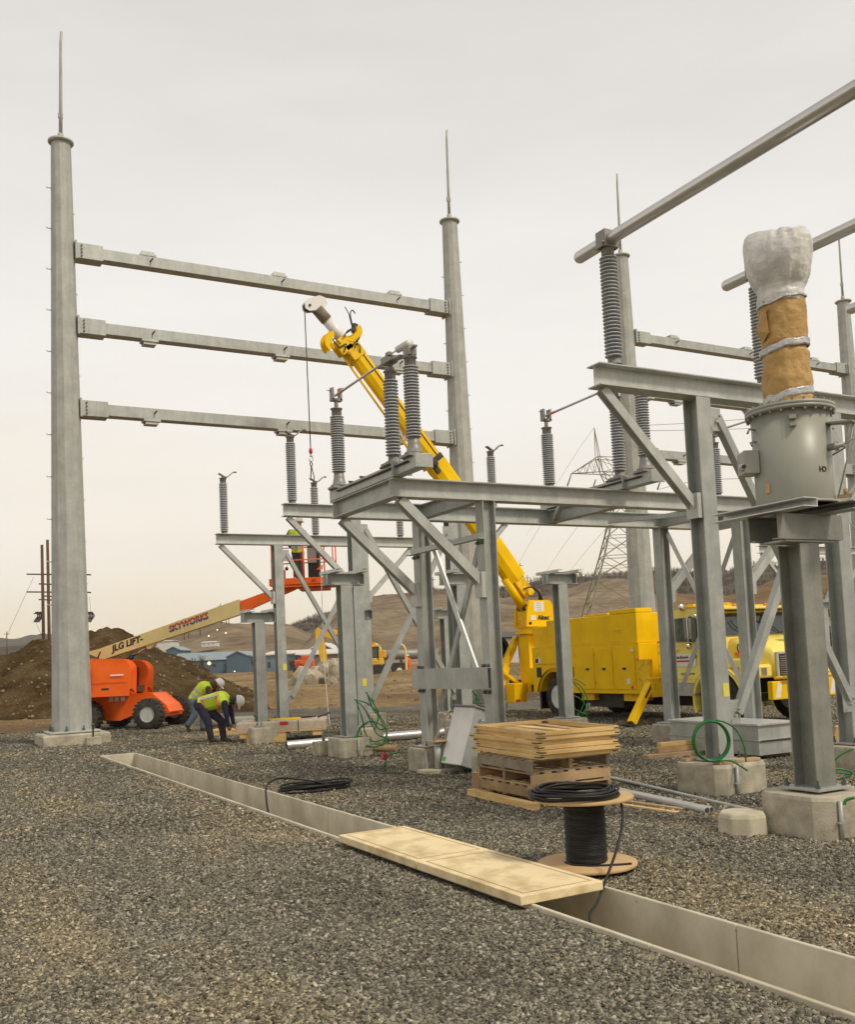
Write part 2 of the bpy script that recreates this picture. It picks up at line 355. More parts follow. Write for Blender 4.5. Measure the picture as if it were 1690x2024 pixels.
def gravel_mat(name, sc=1.0):
    m = bpy.data.materials.new(name); m.use_nodes = True; nt = m.node_tree; b = nt.nodes['Principled BSDF']
    tc = N(nt, 'ShaderNodeTexCoord'); v = tc.outputs['Object']
    vo = N(nt, 'ShaderNodeTexVoronoi'); vo.inputs['Scale'].default_value = 34*sc; vo.inputs['Randomness'].default_value = 1; nt.links.new(v, vo.inputs['Vector'])
    v2 = N(nt, 'ShaderNodeTexVoronoi'); v2.inputs['Scale'].default_value = 13*sc; nt.links.new(v, v2.inputs['Vector'])
    sep = N(nt, 'ShaderNodeSeparateColor'); nt.links.new(vo.outputs['Color'], sep.inputs[0])
    c = ramp_(nt, sep.outputs[0], [(0, (.045, .042, .034)), (.35, (.125, .118, .092)), (.8, (.235, .22, .172)), (1, (.36, .335, .27))])
    edge = ramp_(nt, vo.outputs['Distance'], [(.3, 1.15), (.66, .45)])
    c = mixcol(nt, c, edge, .85, 'MULTIPLY')
    big = noise_(nt, strch(nt, v), .55, 7, .62); c = mixcol(nt, c, ramp_(nt, big, [(.34, (.70, .68, .64)), (.48, (1, .97, .91)), (.60, (1.35, 1.2, .95))]), .9, 'MULTIPLY')
    nt.links.new(c, b.inputs['Base Color']); b.inputs['Roughness'].default_value = .9
    hm = N(nt, 'ShaderNodeMath', operation='ADD'); nt.links.new(vo.outputs['Distance'], hm.inputs[0]); nt.links.new(v2.outputs['Distance'], hm.inputs[1])
    bp = N(nt, 'ShaderNodeBump'); bp.invert = True; bp.inputs['Strength'].default_value = 1.0; bp.inputs['Distance'].default_value = .03; nt.links.new(hm.outputs[0], bp.inputs['Height']); nt.links.new(bp.outputs[0], b.inputs['Normal'])
    M[name] = m
gravel_mat('gravel')
def hash2(x, y): return (math.sin(x*12.9898+y*78.233)*43758.5453) % 1.0
from mathutils import noise as mn
TX0, TX1, TY0, TY1 = 3.55, 4.15, 1.2, 19.25       # the cable trench opening
def gz(x, y):                                      # gentle relief of the gravel yard
    if (TX0-.35 < x < TX1+.35 and TY0-.3 < y < TY1+.3): k = 0
    else:
        dx = max(TX0-.35-x, x-TX1-.35, 0); dy = max(TY0-.3-y, y-TY1-.3, 0); k = min(1, math.hypot(dx, dy)/1.2)
    return -.012*0 + k*(.03*mn.noise(Vector((x*.35, y*.35, 0))) + .012*mn.noise(Vector((x*1.3, y*1.3, 5))))
def pad_edge():    # far edge of the gravel
    base = [(-25, 20), (-10, 25.5), (2.7, 29.5), (6, 31.5), (8.5, 34), (10.8, 34.5), (12.6, 33), (14.6, 30), (18, 28.6), (22, 28.2), (27, 26), (34, 20), (40, 8)]
    return base
def pad_y(x):
    b = pad_edge()
    for (x0, y0), (x1, y1) in zip(b, b[1:]):
        if x0 <= x <= x1: return y0+(y1-y0)*(x-x0)/(x1-x0) + .5*mn.noise(Vector((x*.8, 3, 0))) + .25*mn.noise(Vector((x*2.7, 9, 0)))
    return b[0][1]
def gravel_pad():
    xs = sorted(set([round(-25+i*.5, 3) for i in range(int(65/.5)+1)] + [TX0, TX1])); v = []; f = []; idx = {}
    ts = 110
    def vid(i, j):
        k = (i, j)
        if k not in idx:
            x = xs[i]; y = ys[j] if ys[j] is not None else 0
            z = gz(x, y); idx[k] = len(v); v.append((x, y, z))
        return idx[k]
    ys = sorted(set([round(-8+i*.5, 3) for i in range(88)] + [TY0, TY1]))
    for i in range(len(xs)-1):
        xm = (xs[i]+xs[i+1])/2; lim = pad_y(xm)
        for j in range(len(ys)-1):
            ym = (ys[j]+ys[j+1])/2
            if TX0 < xm < TX1 and TY0 < ym < TY1: continue
            if ym > pad_y(xm)+.3: continue
            f.append((vid(i, j), vid(i+1, j), vid(i+1, j+1), vid(i, j+1)))
    o = mesh_obj('gravel', v, f, [M['gravel']], smooth=[True]*len(f)); tag(o, kind='structure'); return o
gravel_pad()
# dirt ground in one sheet reaching the horizon, with a rectangular cut-out under the gravel pad
def dirt_h(x, y):
    d = math.hypot(x, y); f = Vector((x, y, 0)).dot(FWD)
    e = y - (pad_y(x) if -25 <= x <= 40 else 24)
    k = max(0, min(1, e/6.0 if x < 40 else (x-40)/6.0))
    z = -.06 + k*(.10 + .16*mn.fractal(Vector((x*.12, y*.12, 1)), 1, 2, 5)) + min(d, 130)/130*k*.5
    # low berms across the field
    for (q, wd, hh) in ((46, 2.2, .32), (64, 3.0, .45), (82, 5, .5)):
        z += k*hh*math.exp(-((f-q-3*mn.noise(Vector((x*.05, q, 0))))/wd)**2)*(.6+.8*abs(mn.noise(Vector((x*.15, q, 2)))))
    if d > 130: z += -min((d-130)/170, 1)*1.0
    return z
def dirt_ground():
    def axis(lo, hi, extra):
        a = []; x = lo
        while x < hi:
            a.append(x); g = abs(x - (10 if extra else 25)); x += .8 if g < 90 else (4 if g < 200 else (30 if g < 900 else 400))
        a.append(hi); return a
    xs = axis(-1850, 2250, 1); ys = axis(-1850, 2250, 0); v = [(x, y, dirt_h(x, y)) for x in xs for y in ys]; n = len(ys); f = []
    for i in range(len(xs)-1):
        for j in range(n-1):
            xm = (xs[i]+xs[i+1])/2; ym = (ys[j]+ys[j+1])/2
            if -12 < xm < 34 and -6 < ym < 22: continue
            f.append((i*n+j, (i+1)*n+j, (i+1)*n+j+1, i*n+j+1))
    o = mesh_obj('ground', v, f, [M['dirt']], smooth=[True]*len(f)); tag(o, kind='structure')
dirt_ground()
# loose crushed stones over the near gravel (uncountable)
def stones():
    rng = np.random.default_rng(3)
    base = np.array([[-1, -.9, -.5], [1, -.8, -.6], [1, .9, -.5], [-.9, 1, -.6], [-.7, -.6, .6], [.8, -.7, .5], [.6, .8, .65], [-.8, .7, .5]])
    faces = np.array([[0, 3, 2, 1], [4, 5, 6, 7], [0, 1, 5, 4], [1, 2, 6, 5], [2, 3, 7, 6], [3, 0, 4, 7]])
    P = []
    fx, fy, rx, ry = FWD.x, FWD.y, RGT.x, RGT.y
    def scatter(n, z0, z1, s0, s1):
        u = rng.random(n); Z = z0+(z1-z0)*u; lat = (rng.random(n)*2-1)*(Z*.47+.3)
        x = Z*fx+lat*rx; y = Z*fy+lat*ry
        keep = ~((x > TX0-.018) & (x < TX1+.018) & (y > TY0-.05) & (y < TY1+.05)) & (x > .3)
        keep &= ~((x > 3.43) & (x < 4.10) & (y > 5.17) & (y < 7.99))
        keep &= (x-4.49)**2+(y-5.86)**2 > .34**2
        x, y = x[keep], y[keep]; s = s0+(s1-s0)*rng.random(len(x))**2
        P.append(np.stack([x, y, s], 1))
    scatter(120000, 3.2, 6.2, .0055, .0145); scatter(120000, 5.8, 9.5, .0065, .015); scatter(90000, 9, 16, .009, .018); scatter(50000, 15, 28, .012, .024)
    A = np.concatenate(P); n = len(A)
    d = base[None]+rng.normal(0, .22, (n, 8, 3)); sc = np.stack([A[:, 2]*rng.uniform(.8, 1.5, n), A[:, 2]*rng.uniform(.6, 1.1, n), A[:, 2]*rng.uniform(.35, .75, n)], 1)
    d *= sc[:, None, :]
    def rot(ax, t):
        c, s = np.cos(t), np.sin(t); i, j = [(1, 2), (0, 2), (0, 1)][ax]; a = d[:, :, i].copy(); b2 = d[:, :, j].copy()
        d[:, :, i] = a*c[:, None]-b2*s[:, None]; d[:, :, j] = a*s[:, None]+b2*c[:, None]
    rot(0, rng.normal(0, .45, n)); rot(1, rng.normal(0, .45, n)); rot(2, rng.uniform(0, 6.28, n))
    zz = np.array([gz(a, b) for a, b in A[:, :2]])
    d[:, :, 0] += A[:, 0, None]; d[:, :, 1] += A[:, 1, None]; d[:, :, 2] += zz[:, None] + A[:, 2, None]*.25
    co = d.reshape(-1, 3).astype(np.float32); fc = (faces[None]+(np.arange(n)*8)[:, None, None]).reshape(-1, 4).astype(np.int32)
    me = bpy.data.meshes.new('loose_stones'); me.vertices.add(len(co)); me.vertices.foreach_set('co', co.ravel())
    me.loops.add(fc.size); me.loops.foreach_set('vertex_index', fc.ravel()); me.polygons.add(len(fc))
    me.polygons.foreach_set('loop_start', np.arange(0, fc.size, 4, dtype=np.int32)); me.polygons.foreach_set('loop_total', np.full(len(fc), 4, np.int32))
    me.update(); at = me.attributes.new('tone', 'FLOAT', 'FACE'); at.data.foreach_set('value', np.repeat(rng.random(n), 6).astype(np.float32))
    m = bpy.data.materials.new('stone'); m.use_nodes = True; nt = m.node_tree; b = nt.nodes['Principled BSDF']
    a = N(nt, 'ShaderNodeAttribute'); a.attribute_name = 'tone'; tc = N(nt, 'ShaderNodeTexCoord')
    c = ramp_(nt, a.outputs['Fac'], [(0, (.045, .042, .032)), (.3, (.125, .118, .09)), (.75, (.235, .22, .172)), (.94, (.36, .34, .275)), (.997, (.52, .49, .42)), (1.0, (.42, .28, .13))])
    big = noise_(nt, strch(nt, tc.outputs['Object']), .55, 7, .62); c = mixcol(nt, c, ramp_(nt, big, [(.34, (.70, .68, .64)), (.48, (1, .97, .91)), (.60, (1.35, 1.2, .95))]), .9, 'MULTIPLY')
    nt.links.new(c, b.inputs['Base Color']); b.inputs['Roughness'].default_value = .85; me.materials.append(m)
    o = bpy.data.objects.new('loose_stones', me); col.objects.link(o); tag(o, kind='stuff', label='crushed grey stones spread loosely over the yard', cat='gravel')
stones()
# ------------------------------------------------------------------ cable trench and its covers
def trench():
    t = thing('cable_trench', 'open pale concrete cable trench sunk in the gravel from left to lower right', 'trench', (3.85, 10, 0))
    x0, x1 = TX0-3.85, TX1-3.85; y0, y1 = TY0-10, TY1-10; W = .032
    segs = [y0, -5.9, -3.1, -.1, 2.6, 5.4, y1]
    for a, b in zip(segs, segs[1:]):
        for (xa, xb) in ((x0-W, x0), (x1, x1+W)):
            m = MB(); m.bx(xa, xb, a+.004, b-.004, -.62, .035); m.build('side_wall', [M['trench_wall']], t, bevel=.006)
    m = MB(); m.bx(x0-W, x1+W, y1, y1+.06, -.62, .035); m.build('end_wall', M['trench_wall'], t, bevel=.006)
    m = MB(); m.bx(x0-W+.01, x1+W-.01, y0, y1, -.66, -.6); m.build('trench_floor', M['concrete'], t)
    # gravel backfill lip is part of the yard; thin mortar joints show dark
    return t
trench()
def cover(y0, y1, label, dz=0):
    t = thing('trench_cover', label, 'trench cover', (3.765, (y0+y1)/2, .037+dz), group='concrete covers on the trench')
    h = (y1-y0)/2; m = MB(); m.bx(-.325, .325, -h, h, 0, .06); m.build('slab', M['cover'], t, bevel=.006)
    m = MB()
    for a in ((-.275, -.262), (.262, .275)): m.bx(a[0], a[1], -h+.05, h-.05, .06, .0615)
    m.bx(-.262, .262, -h+.05, -h+.062, .06, .0615); m.bx(-.262, .262, h-.062, h-.05, .06, .0615); m.build('edge_groove', M['wood_mid'], t)
cover(5.18, 6.545, 'sandy concrete trench cover at the open end beside the cable reel')
cover(6.56, 7.98, 'sandy concrete trench cover farther from the cable reel, next to the open trench')
# ------------------------------------------------------------------ footings
def footing(x, y, w, l=None, h=.32, label='', name='concrete_footing', cham=0, mt='concrete', rz=0):
    l = l or w; t = thing(name, label, 'footing', (x, y, 0), rz, group='concrete footings under the steelwork')
    m = MB(); a, b = w/2, l/2; c = cham
    if c: poly = [(-a+c, -b), (a-c, -b), (a, -b+c), (a, b-c), (a-c, b), (-a+c, b), (-a, b-c), (-a, -b+c)]
    else: poly = [(-a, -b), (a, -b), (a, b), (-a, b)]
    n = len(poly); zs = [(-.3, 1), (h-.035, 1), (h, .965)]
    vs = [(px*s, py*s, z) for z, s in zs for px, py in poly]; fs = [(k*n+i, k*n+(i+1) % n, (k+1)*n+(i+1) % n, (k+1)*n+i) for k in range(2) for i in range(n)] + [tuple(range(2*n, 3*n))]
    m.add(vs, fs); m.build('block', M[mt], t, bevel=.008); return t
FT = {}
# ------------------------------------------------------------------ dead-end pole racks
POLE_H, POLE_Y = 14.35, 24.0
def pole(t, x, hb=.25, steps=True, side=-1):
    pm = MB(); n = 12
    pr = [(.445, hb+.04), (.23, POLE_H)]
    vs = []
    for r, z in pr:
        for k in range(n): a = 2*PI*(k+.5)/n; vs.append((x+r*math.cos(a), r*math.sin(a), z))
    pm.add(vs, [(k, (k+1) % n, n+(k+1) % n, n+k) for k in range(n)] + [tuple(range(n, 2*n))])
    p = pm.build('pole', M['galv_pole'], t)
    c = MB(); c.lathe([(.0, POLE_H-.005), (.27, POLE_H-.005), (.30, POLE_H+.02), (.30, POLE_H+.055), (0, POLE_H+.07)], (x, 0, 0), 20, smooth=False); c.build('cap_flange', M['galv_dark'], p)
    b = MB(); b.bx(x-.55, x+.55, -.55, .55, hb-.0, hb+.045); b.build('base_plate', M['galv'], p, bevel=.01)
    bo = MB()
    for k in range(8):
        a = 2*PI*(k+.5)/8; bo.lathe([(.03, hb-.02), (.03, hb+.10), (.016, hb+.10), (.016, hb+.16)], (x+.49*math.cos(a), .49*math.sin(a), 0), 6, smooth=False)
    bo.build_each('anchor_bolt', M['bolt'], p)
    if steps:
        st = MB(); z = 3.2; k = 0
        while z < POLE_H-.8:
            r = .445+(.23-.445)*(z/POLE_H); s = side
            st.tube([(x+s*(r-.02), 0, z), (x+s*(r+.09), 0, z), (x+s*(r+.10), 0, z+.03)], .012, 6)
            z += 1.0
        z = 3.7
        while z < POLE_H-1: r = .445+(.23-.445)*(z/POLE_H); st.tube([(x-s*(r-.02), .1, z), (x-s*(r+.05), .1, z)], .012, 6); z += 1.0
        st.build_each('step_bolt', M['galv_dark'], p)
    w = MB(); w.tube([(x, 0, POLE_H+.07), (x, 0, POLE_H+.25)], .07, 8); w.tube([(x, 0, POLE_H+.2), (x+.015, 0, 15.4), (x+.04, 0, 16.9), (x+.06, 0, 17.2)], [.045, .04, .032, .03], 8); w.bx(x-.05, x+.06, -.03, .03, 15.0, 15.12)
    w.build('lightning_rod', M['galv_pole'], t)
def rack(x0, x1, label):
    t = thing('dead_end_structure', label, 'steel structure', ((x0+x1)/2, POLE_Y, 0), group='galvanised dead-end pole structures'); c = (x0+x1)/2
    for x, s in ((x0-c, -1), (x1-c, 1)): pole(t, x, side=s)
    for zi, z in enumerate((11.70, 9.86, 7.86)):
        xa, xb = x0-c+.28+.02*zi, x1-c-.27-.02*zi
        m = MB(); m.bx(xa+.3, xb-.3, -.15, .15, z-.14, z+.14); bm = m.build('crossbeam', M['galv'], t, bevel=.01)
        for xx, s in ((xa, 1), (xb, -1)):
            m = MB(); m.bx(min(xx, xx+s*.62), max(xx, xx+s*.62), -.19, .19, z-.19, z+.19); m.bx(min(xx-s*.03, xx+s*.015), max(xx-s*.03, xx+s*.015), -.24, .24, z-.23, z+.23)
            m.build('end_sleeve', M['galv'], bm, bevel=.006)
            m = MB()
            for k in range(4):
                m.lathe([(.022, 0), (.022, .03), (0, .03)], (xx+s*.12, -.19, z-.13+k*.085), 8, (0, -1, 0), smooth=False)
            m.build_each('bolt', M['bolt'], bm)
        up = zi == 0
        for xx in (-3.45, 0, 3.45):
            m = MB(); s = 1 if up else -1
            m.bx(xx-.2, xx+.2, -.16, .16, z+s*.14-(0 if up else .05), z+s*.14+(.05 if up else 0)); m.bx(xx-.16, xx+.16, -.13, -.11, z+s*.14-(0 if up else .12), z+s*.14+(.12 if up else 0)); m.bx(xx-.16, xx+.16, .11, .13, z+s*.14-(0 if up else .12), z+s*.14+(.12 if up else 0))
            m.bx(xx-.15, xx+.15, -.11, .11, z+s*.14-(-.09 if up else .12), z+s*.14+(.12 if up else -.09)) ; m.build('hanger_bracket', M['galv_dark'], bm)
            m = MB(); m.tube([(xx+.05, -.15, z), (xx+.09, -.26, z+.05)], .02, 6); m.build('ground_stud', M['bolt'], bm)
    return t
rack(3.77, 14.65, 'tall three-beam dead-end structure at left, its two poles rising over the orange lift')
rack(21.15, 32.05, 'farther three-beam dead-end structure at right, behind the yellow truck')
for x, lb in ((3.77, 'wide low concrete footing under the leftmost tall pole'), (14.65, 'concrete footing under the tall pole behind the stacked pallets'), (21.15, 'concrete footing of the tall pole behind the yellow truck'), (32.05, 'concrete footing of the tall pole at the right edge')):
    footing(x, POLE_Y, 1.45, 1.45, .24, lb)
m = thing('form_block', 'small concrete stub against the wide footing of the leftmost pole', 'concrete block', (4.05, 22.95, 0)); b = MB(); b.bx(-.16, .16, -.1, .1, -.05, .17); b.build('block', M['concrete'], m, bevel=.01); b = MB(); b.lathe([(.02, .17), (.02, .42), (.035, .42), (.035, .46)], n=8); b.build('stud', M['bolt'], m)
# ------------------------------------------------------------------ post insulators
def insulator_parts(t, z0=0.0, H=1.32, nshed=28, R=.098, rc=.055, bell=False, capz=.11, base=.09):
    b = MB()
    if bell: b.lathe([(.12, z0), (.12, z0+.02), (.095, z0+.03), (.075, z0+.12), (.07, z0+.2)], n=20); zb = z0+.2
    else: b.lathe([(.10, z0), (.10, z0+.018), (.07, z0+.02), (.068, z0+base)], n=20); zb = z0+base
    b.build('base_cap', M['castgrey'], t)
    zt = z0+H-capz; pr = [(rc, zb)]; p = (zt-zb)/nshed
    for i in range(nshed):
        z = zb+i*p; k = 1.0
        pr += [(rc, z+p*.12), (R*k-.006, z+p*.20), (R*k, z+p*.33), (R*k-.004, z+p*.45), (rc+.012, z+p*.8), (rc, z+p*.98)]
    s = MB(); s.lathe(pr, n=28)
    for i, f in enumerate(s.f):
        band = (i//28) % 6
        if band in (2, 3): s.mi[i] = 1
    s.build('shed_stack', [M['porcelain'], M['porc_edge']], t)
    c = MB(); c.lathe([(.062, zt), (.07, zt+.01), (.07, zt+capz-.015), (.085, zt+capz-.012), (.085, zt+capz)], n=20); c.build('top_cap', M['castgrey'], t)
def saddle(t, z):     # open bus clamp with a curled arm
    m = MB()
    pts = []
    for i in range(17):
        u = i/16; x = -.10+.42*u; zz = .05*math.cos(u*PI*2.1+.4)*(1 if u < .5 else 1.1)+.05+ .05*u
        pts.append((x, zz))
    prev = None
    for (x0, a0), (x1, a1) in zip(pts, pts[1:]): m.bar((x0, 0, z+a0), (x1, 0, z+a1), .09, .018, (0, 0, 1)) if False else m.extr([(-.045, -.01), (.045, -.01), (.045, .01), (-.045, .01)], (x0, 0, z+a0), (x1, 0, z+a1), (0, 0, 1))
    m.lathe([(.035, z-.0), (.03, z+.03)], n=10)
    m.build('clamp_arm', M['castgrey'], t)
proto_ins = thing('post_insulator', 'ribbed grey post insulator holding the nearest bus pipe above the tall bus stand', 'insulator', (6.87, 8.0, 4.625), group='ribbed post insulators on the bus stands')
insulator_parts(proto_ins)
proto_sad = thing('post_insulator', 'grey post insulator with curled clamp on the left end of the farthest stand', 'insulator', (6.78, 21.6, 4.575), group='ribbed post insulators on the bus stands')
insulator_parts(proto_sad); saddle(proto_sad, 1.325)
copy_tree(proto_ins, (9.13, 8, 4.625), label='ribbed grey post insulator standing behind the paper-wrapped bushing')
copy_tree(proto_ins, (11.4, 8, 4.625), label='ribbed grey post insulator of the third bus pipe at the right edge')
copy_tree(proto_sad, (9.02, 21.6, 4.575), label='ribbed grey post insulator just lowered by the crane beside the worker in the lift basket')
copy_tree(proto_sad, (11.3, 21.6, 4.575), label='grey post insulator on the right end of the farthest stand, below the braced frame')
copy_tree(proto_sad, (6.77, 17.3, 4.585), label='grey post insulator with curled clamp on the middle stand, under the lowest crossbeam')
copy_tree(proto_sad, (9.05, 17.3, 4.585), label='ribbed grey post insulator partly hidden behind the paired switch insulators')
copy_tree(proto_sad, (11.3, 17.3, 4.585), label='ribbed grey post insulator with curled clamp standing alone right of the yellow boom')
for i, x in enumerate((24.2, 26.5, 28.8)): copy_tree(proto_sad, (x, 21.6, 4.575), label=['ribbed post insulator on the distant stand seen between the right hand columns', 'ribbed post insulator on the middle of the distant stand hidden by the wrapped bushing', 'ribbed post insulator on the right part of the distant stand'][i])
# ------------------------------------------------------------------ bus stands (two columns, one beam)
def column(t, x, y, z0, z1, w=.26, rot=False, tw=.012, plate=.36, tagy=None, mt='galv'):
    m = MB(); up = (1, 0, 0) if rot else (0, 1, 0)
    m.ib((x, y, z0+.02), (x, y, z1), w, w*.98, .014, tw, up); o = m.build('column', M[mt], t)
    b = MB(); b.bx(x-plate/2, x+plate/2, y-plate/2, y+plate/2, z0, z0+.022)
    b.build('base_plate', M['galv'], o, bevel=.003)
    b = MB()
    for sx in (-1, 1):
        for sy in (-1, 1): b.lathe([(.02, z0+.022), (.02, z0+.05), (.011, z0+.05), (.011, z0+.09)], (x+sx*plate*.4, y+sy*plate*.4, 0), 6, smooth=False)
    b.build_each('anchor_bolt', M['bolt'], o)
    if tagy: b = MB(); b.bx(x-.13*.5+.07, x+.13*.5+.03, y-w/2-.004, y-w/2-.002, tagy, tagy+.15); b.build('yellow_label', M['yellow_tag'], o)
    return o
def bus_stand(x, y, label, tagy=None, yb=0, tag2=None):
    t = thing('bus_stand', label, 'steel stand', (x, y, 0), group='two-legged bus support stands')
    z0 = .33; ZT = 4.61
    for i, xx in enumerate((-1.1, 1.1)): column(t, xx, 0, z0, ZT-.245, w=.215, tagy=tagy if i == 0 else None)
    m = MB(); m.ib((-2.55, 0, ZT-.12), (2.55, 0, ZT-.12), .24, .22, .014, .01); m.build('top_beam', M['galv_dark'], t)
    for s in (-1, 1):
        m = MB(); m.ib((s*2.46, 0, ZT-.26), (s*1.22, 0, 3.12), .10, .10, .009, .008, (0, 1, 0)); m.bx(min(s*1.211, s*1.27), max(s*1.211, s*1.27), -.09, .09, 3.0, 3.28)
        m.build('knee_brace', M['galv_dark'], t)
        m = MB(); m.ang((-s*.93, -s*.02-.11, 4.12), (s*.93, -s*.02-.13, .85), .09, .009, (0, 1, 0)) if s > 0 else m.ang((.93, -.14, 4.12), (-.93, -.14, .85), .09, .009, (0, 1, 0)); m.build('cross_brace', M['galv'], t)
        m = MB()
        for q in ((-s*.95, 4.12), (s*.95, .85)): m.bx(q[0]-.10, q[0]+.10, -.107, -.098, q[1]-.13, q[1]+.13); m.lathe([(.016, 0), (.016, .03)], (q[0]+.03, -.15, q[1]+.03), 6, (0, -1, 0)); m.lathe([(.016, 0), (.016, .03)], (q[0]-.03, -.15, q[1]-.04), 6, (0, -1, 0))
        m.build_each('gusset_plate', M['galv'], t)
    return t
bus_stand(9.13, 8.0, 'nearest and tallest bus stand at right, behind the wrapped bushing', tagy=1.02)
bus_stand(9.13, 17.3, 'middle bus stand behind the short stand with the green wire bundle', tagy=1.1)
bus_stand(9.13, 21.6, 'farthest bus stand at left, beside the lift basket', tagy=1.45)
bus_stand(26.5, 21.6, 'distant bus stand seen between the right hand columns')
for (y, n) in ((8.0, 'nearest tall bus stand'), (17.3, 'middle bus stand'), (21.6, 'farthest bus stand near the lift')):
    for x, s in ((8.03, 'left'), (10.23, 'right')):
        if (y, x) == (8.0, 8.03): footing(x, y, .76, .76, .32, 'stained concrete footing with the upright green coil on its wooden sill', cham=.1)
        else: footing(x, y, .66, .66, .32, 'concrete footing under the %s column of the %s' % (s, n), cham=.05)
for x in (25.4, 27.6): footing(x, 21.6, .66, .66, .32, 'concrete footing of the distant bus stand under its %s column' % ('left' if x < 26 else 'right'))
# ------------------------------------------------------------------ switch stand (four columns, frame)
def switch_stand():
    t = thing('switch_stand', 'four-legged switch stand with braced columns in the middle of the yard', 'steel stand', (9.13, 11.52, 0)); cx, cy = 9.13, 11.52
    yb, yf = .88, -.87; ZT = 3.82
    for x in (-2.3, 2.3):
        for y in (yb, yf): column(t, x, y, .33, ZT-.24, w=.19, rot=True)
    for y, tg in ((yf, 0), (yb, 0)):
        m = MB(); m.ib((-3.68, y, ZT-.12), (3.68, y, ZT-.12), .235, .20, .014, .01); m.build('main_beam', M['galv_dark'], t)
    for x in (-3.60, 3.60): m = MB(); m.ib((x, yf+.012, ZT-.12), (x, yb-.012, ZT-.12), .232, .16, .013, .01); m.build('end_beam', M['galv'], t)
    for x in (-2.3, 0, 2.3): m = MB(); m.ib((x, yf+.012, ZT-.125), (x, yb-.012, ZT-.125), .20, .16, .013, .01); m.build('cross_beam', M['galv'], t)
    m = MB(); m.ang((-1.0, yf+.1, ZT-.2), (0, yb-.1, ZT-.2), .07, .009); m.ang((2.3, yf+.1, ZT-.2), (1.1, yb-.1, ZT-.2), .07, .009); m.build_each('plan_brace', M['galv'], t)
    for s in (-1, 1):
        for y in (yf, yb):
            m = MB(); m.ib((s*3.55, y, ZT-.26), (s*2.41, y, 2.52), .12, .12, .010, .008, (0, 1, 0)); m.bx(min(s*2.398, s*2.46), max(s*2.398, s*2.46), y-.09, y+.09, 2.33, 2.66); m.build('knee_brace', M['galv_dark'], t)
            m = MB()
            for dz in (2.38, 2.44, 2.58):
                for dy in (-.055, .055): m.lathe([(.02, 0), (.02, .035)], (s*2.40, y+dy, dz), 6, (s, 0, 0))
            m.build_each('bolt', M['bolt'], t)
        x = s*2.3
        m = MB(); m.ang((x-.02, yb-.14, 3.45), (x-.02, yf+.14, .88), .085, .009, (1, 0, 0)); m.build('cross_brace', M['galv_bright'], t)
        m = MB(); m.ang((x+.07, yf+.14, 3.45), (x+.07, yb-.14, .88), .085, .009, (1, 0, 0)); m.build('cross_brace', M['galv'], t)
    x = -2.3-.095
    m = MB(); m.ch((x-.08, yf-.13, 1.30), (x-.08, yb+.15, 1.30), .28, .09, .01, flip=1); m.build('operator_channel', M['galv'], t)
    m = MB(); m.ang((x-.005, yf-.13, 3.08), (x-.005, yb+.15, 3.08), .09, .010, flip=-1); m.build('tie_angle', M['galv_dark'], t)
    m = MB()
    for y in (yf, yb):
        for z in (1.46, 1.12, 3.04):
            for d in (-.05, .05): m.lathe([(.022, 0), (.022, .04)], (x, y+d, z), 6, (-1, 0, 0))
    m.build_each('bolt', M['bolt'], t)
switch_stand()
for x, y, lb in ((6.83, 12.4, 'squat concrete footing with a wooden shim, left of the leaning cabinet'), (6.83, 10.65, 'concrete footing hidden behind the stacked pallets'), (11.43, 12.4, 'pale concrete footing in front of the truck cab, right of the pallets'), (11.43, 10.65, 'concrete footing behind the grey metal box')):
    footing(x, y, .52, .52, .32, lb, cham=.04)
# ------------------------------------------------------------------ short support stands
def short_stand(x, y, H, label, w=.215, tank=False):
    t = thing('short_stand', label, 'steel stand', (x, y, 0), group='short single-column support stands')
    column(t, 0, 0, .33, H-.27, w=w, plate=.36)
    m = MB(); m.ib((-.36, -.0, H-.165), (.36, -.0, H-.165), .20, .22, .012, .01); m.bx(-.345, -.335, -.10, .10, H-.25, H-.08); m.bx(.335, .345, -.10, .10, H-.25, H-.08); m.build('cap_beam', M['galv'], t)
    for s in (-1, 1):
        m = MB(); m.ch((s*.24-.05, -.36, H-.035), (s*.24-.05, .36, H-.035), .055, .12, .008, flip=1); m.build('top_channel', M['galv_bright'], t)
    return t
T = [(6.85, 15.25, 3.15, 'short stand with green ground wires hanging down its column, near the shrink-wrapped pallet'), (9.13, 15.25, 3.15, 'short stand half hidden behind the four-legged stand, in front of the second tall pole'),
     (11.4, 15.25, 3.15, 'short stand directly in front of the yellow truck body'), (6.85, 19.7, 2.76, 'short stand farthest left, rising beside the two bending workers'), (9.13, 19.7, 2.76, 'short stand peeking out right of the middle bus stand column'),
     (11.4, 19.7, 2.74, 'short stand seen far behind between the crossed braces'), (24.3, 19.7, 2.76, 'distant short stand at the far right edge')]
for a in T: short_stand(*a)
for (x, y, h, l), fl in zip(T, ('concrete footing under the short stand with green wires', 'concrete footing behind the leaning cabinet, farther of the two', 'flat concrete footing in front of the truck rear wheel', 'concrete footing behind the shrink-wrapped pallet', 'small concrete footing behind the green wire bundle', 'small concrete footing far behind the crossed braces', 'distant concrete footing at the far right edge')):
    footing(x, y, .60, .60, .32, fl, cham=.05)
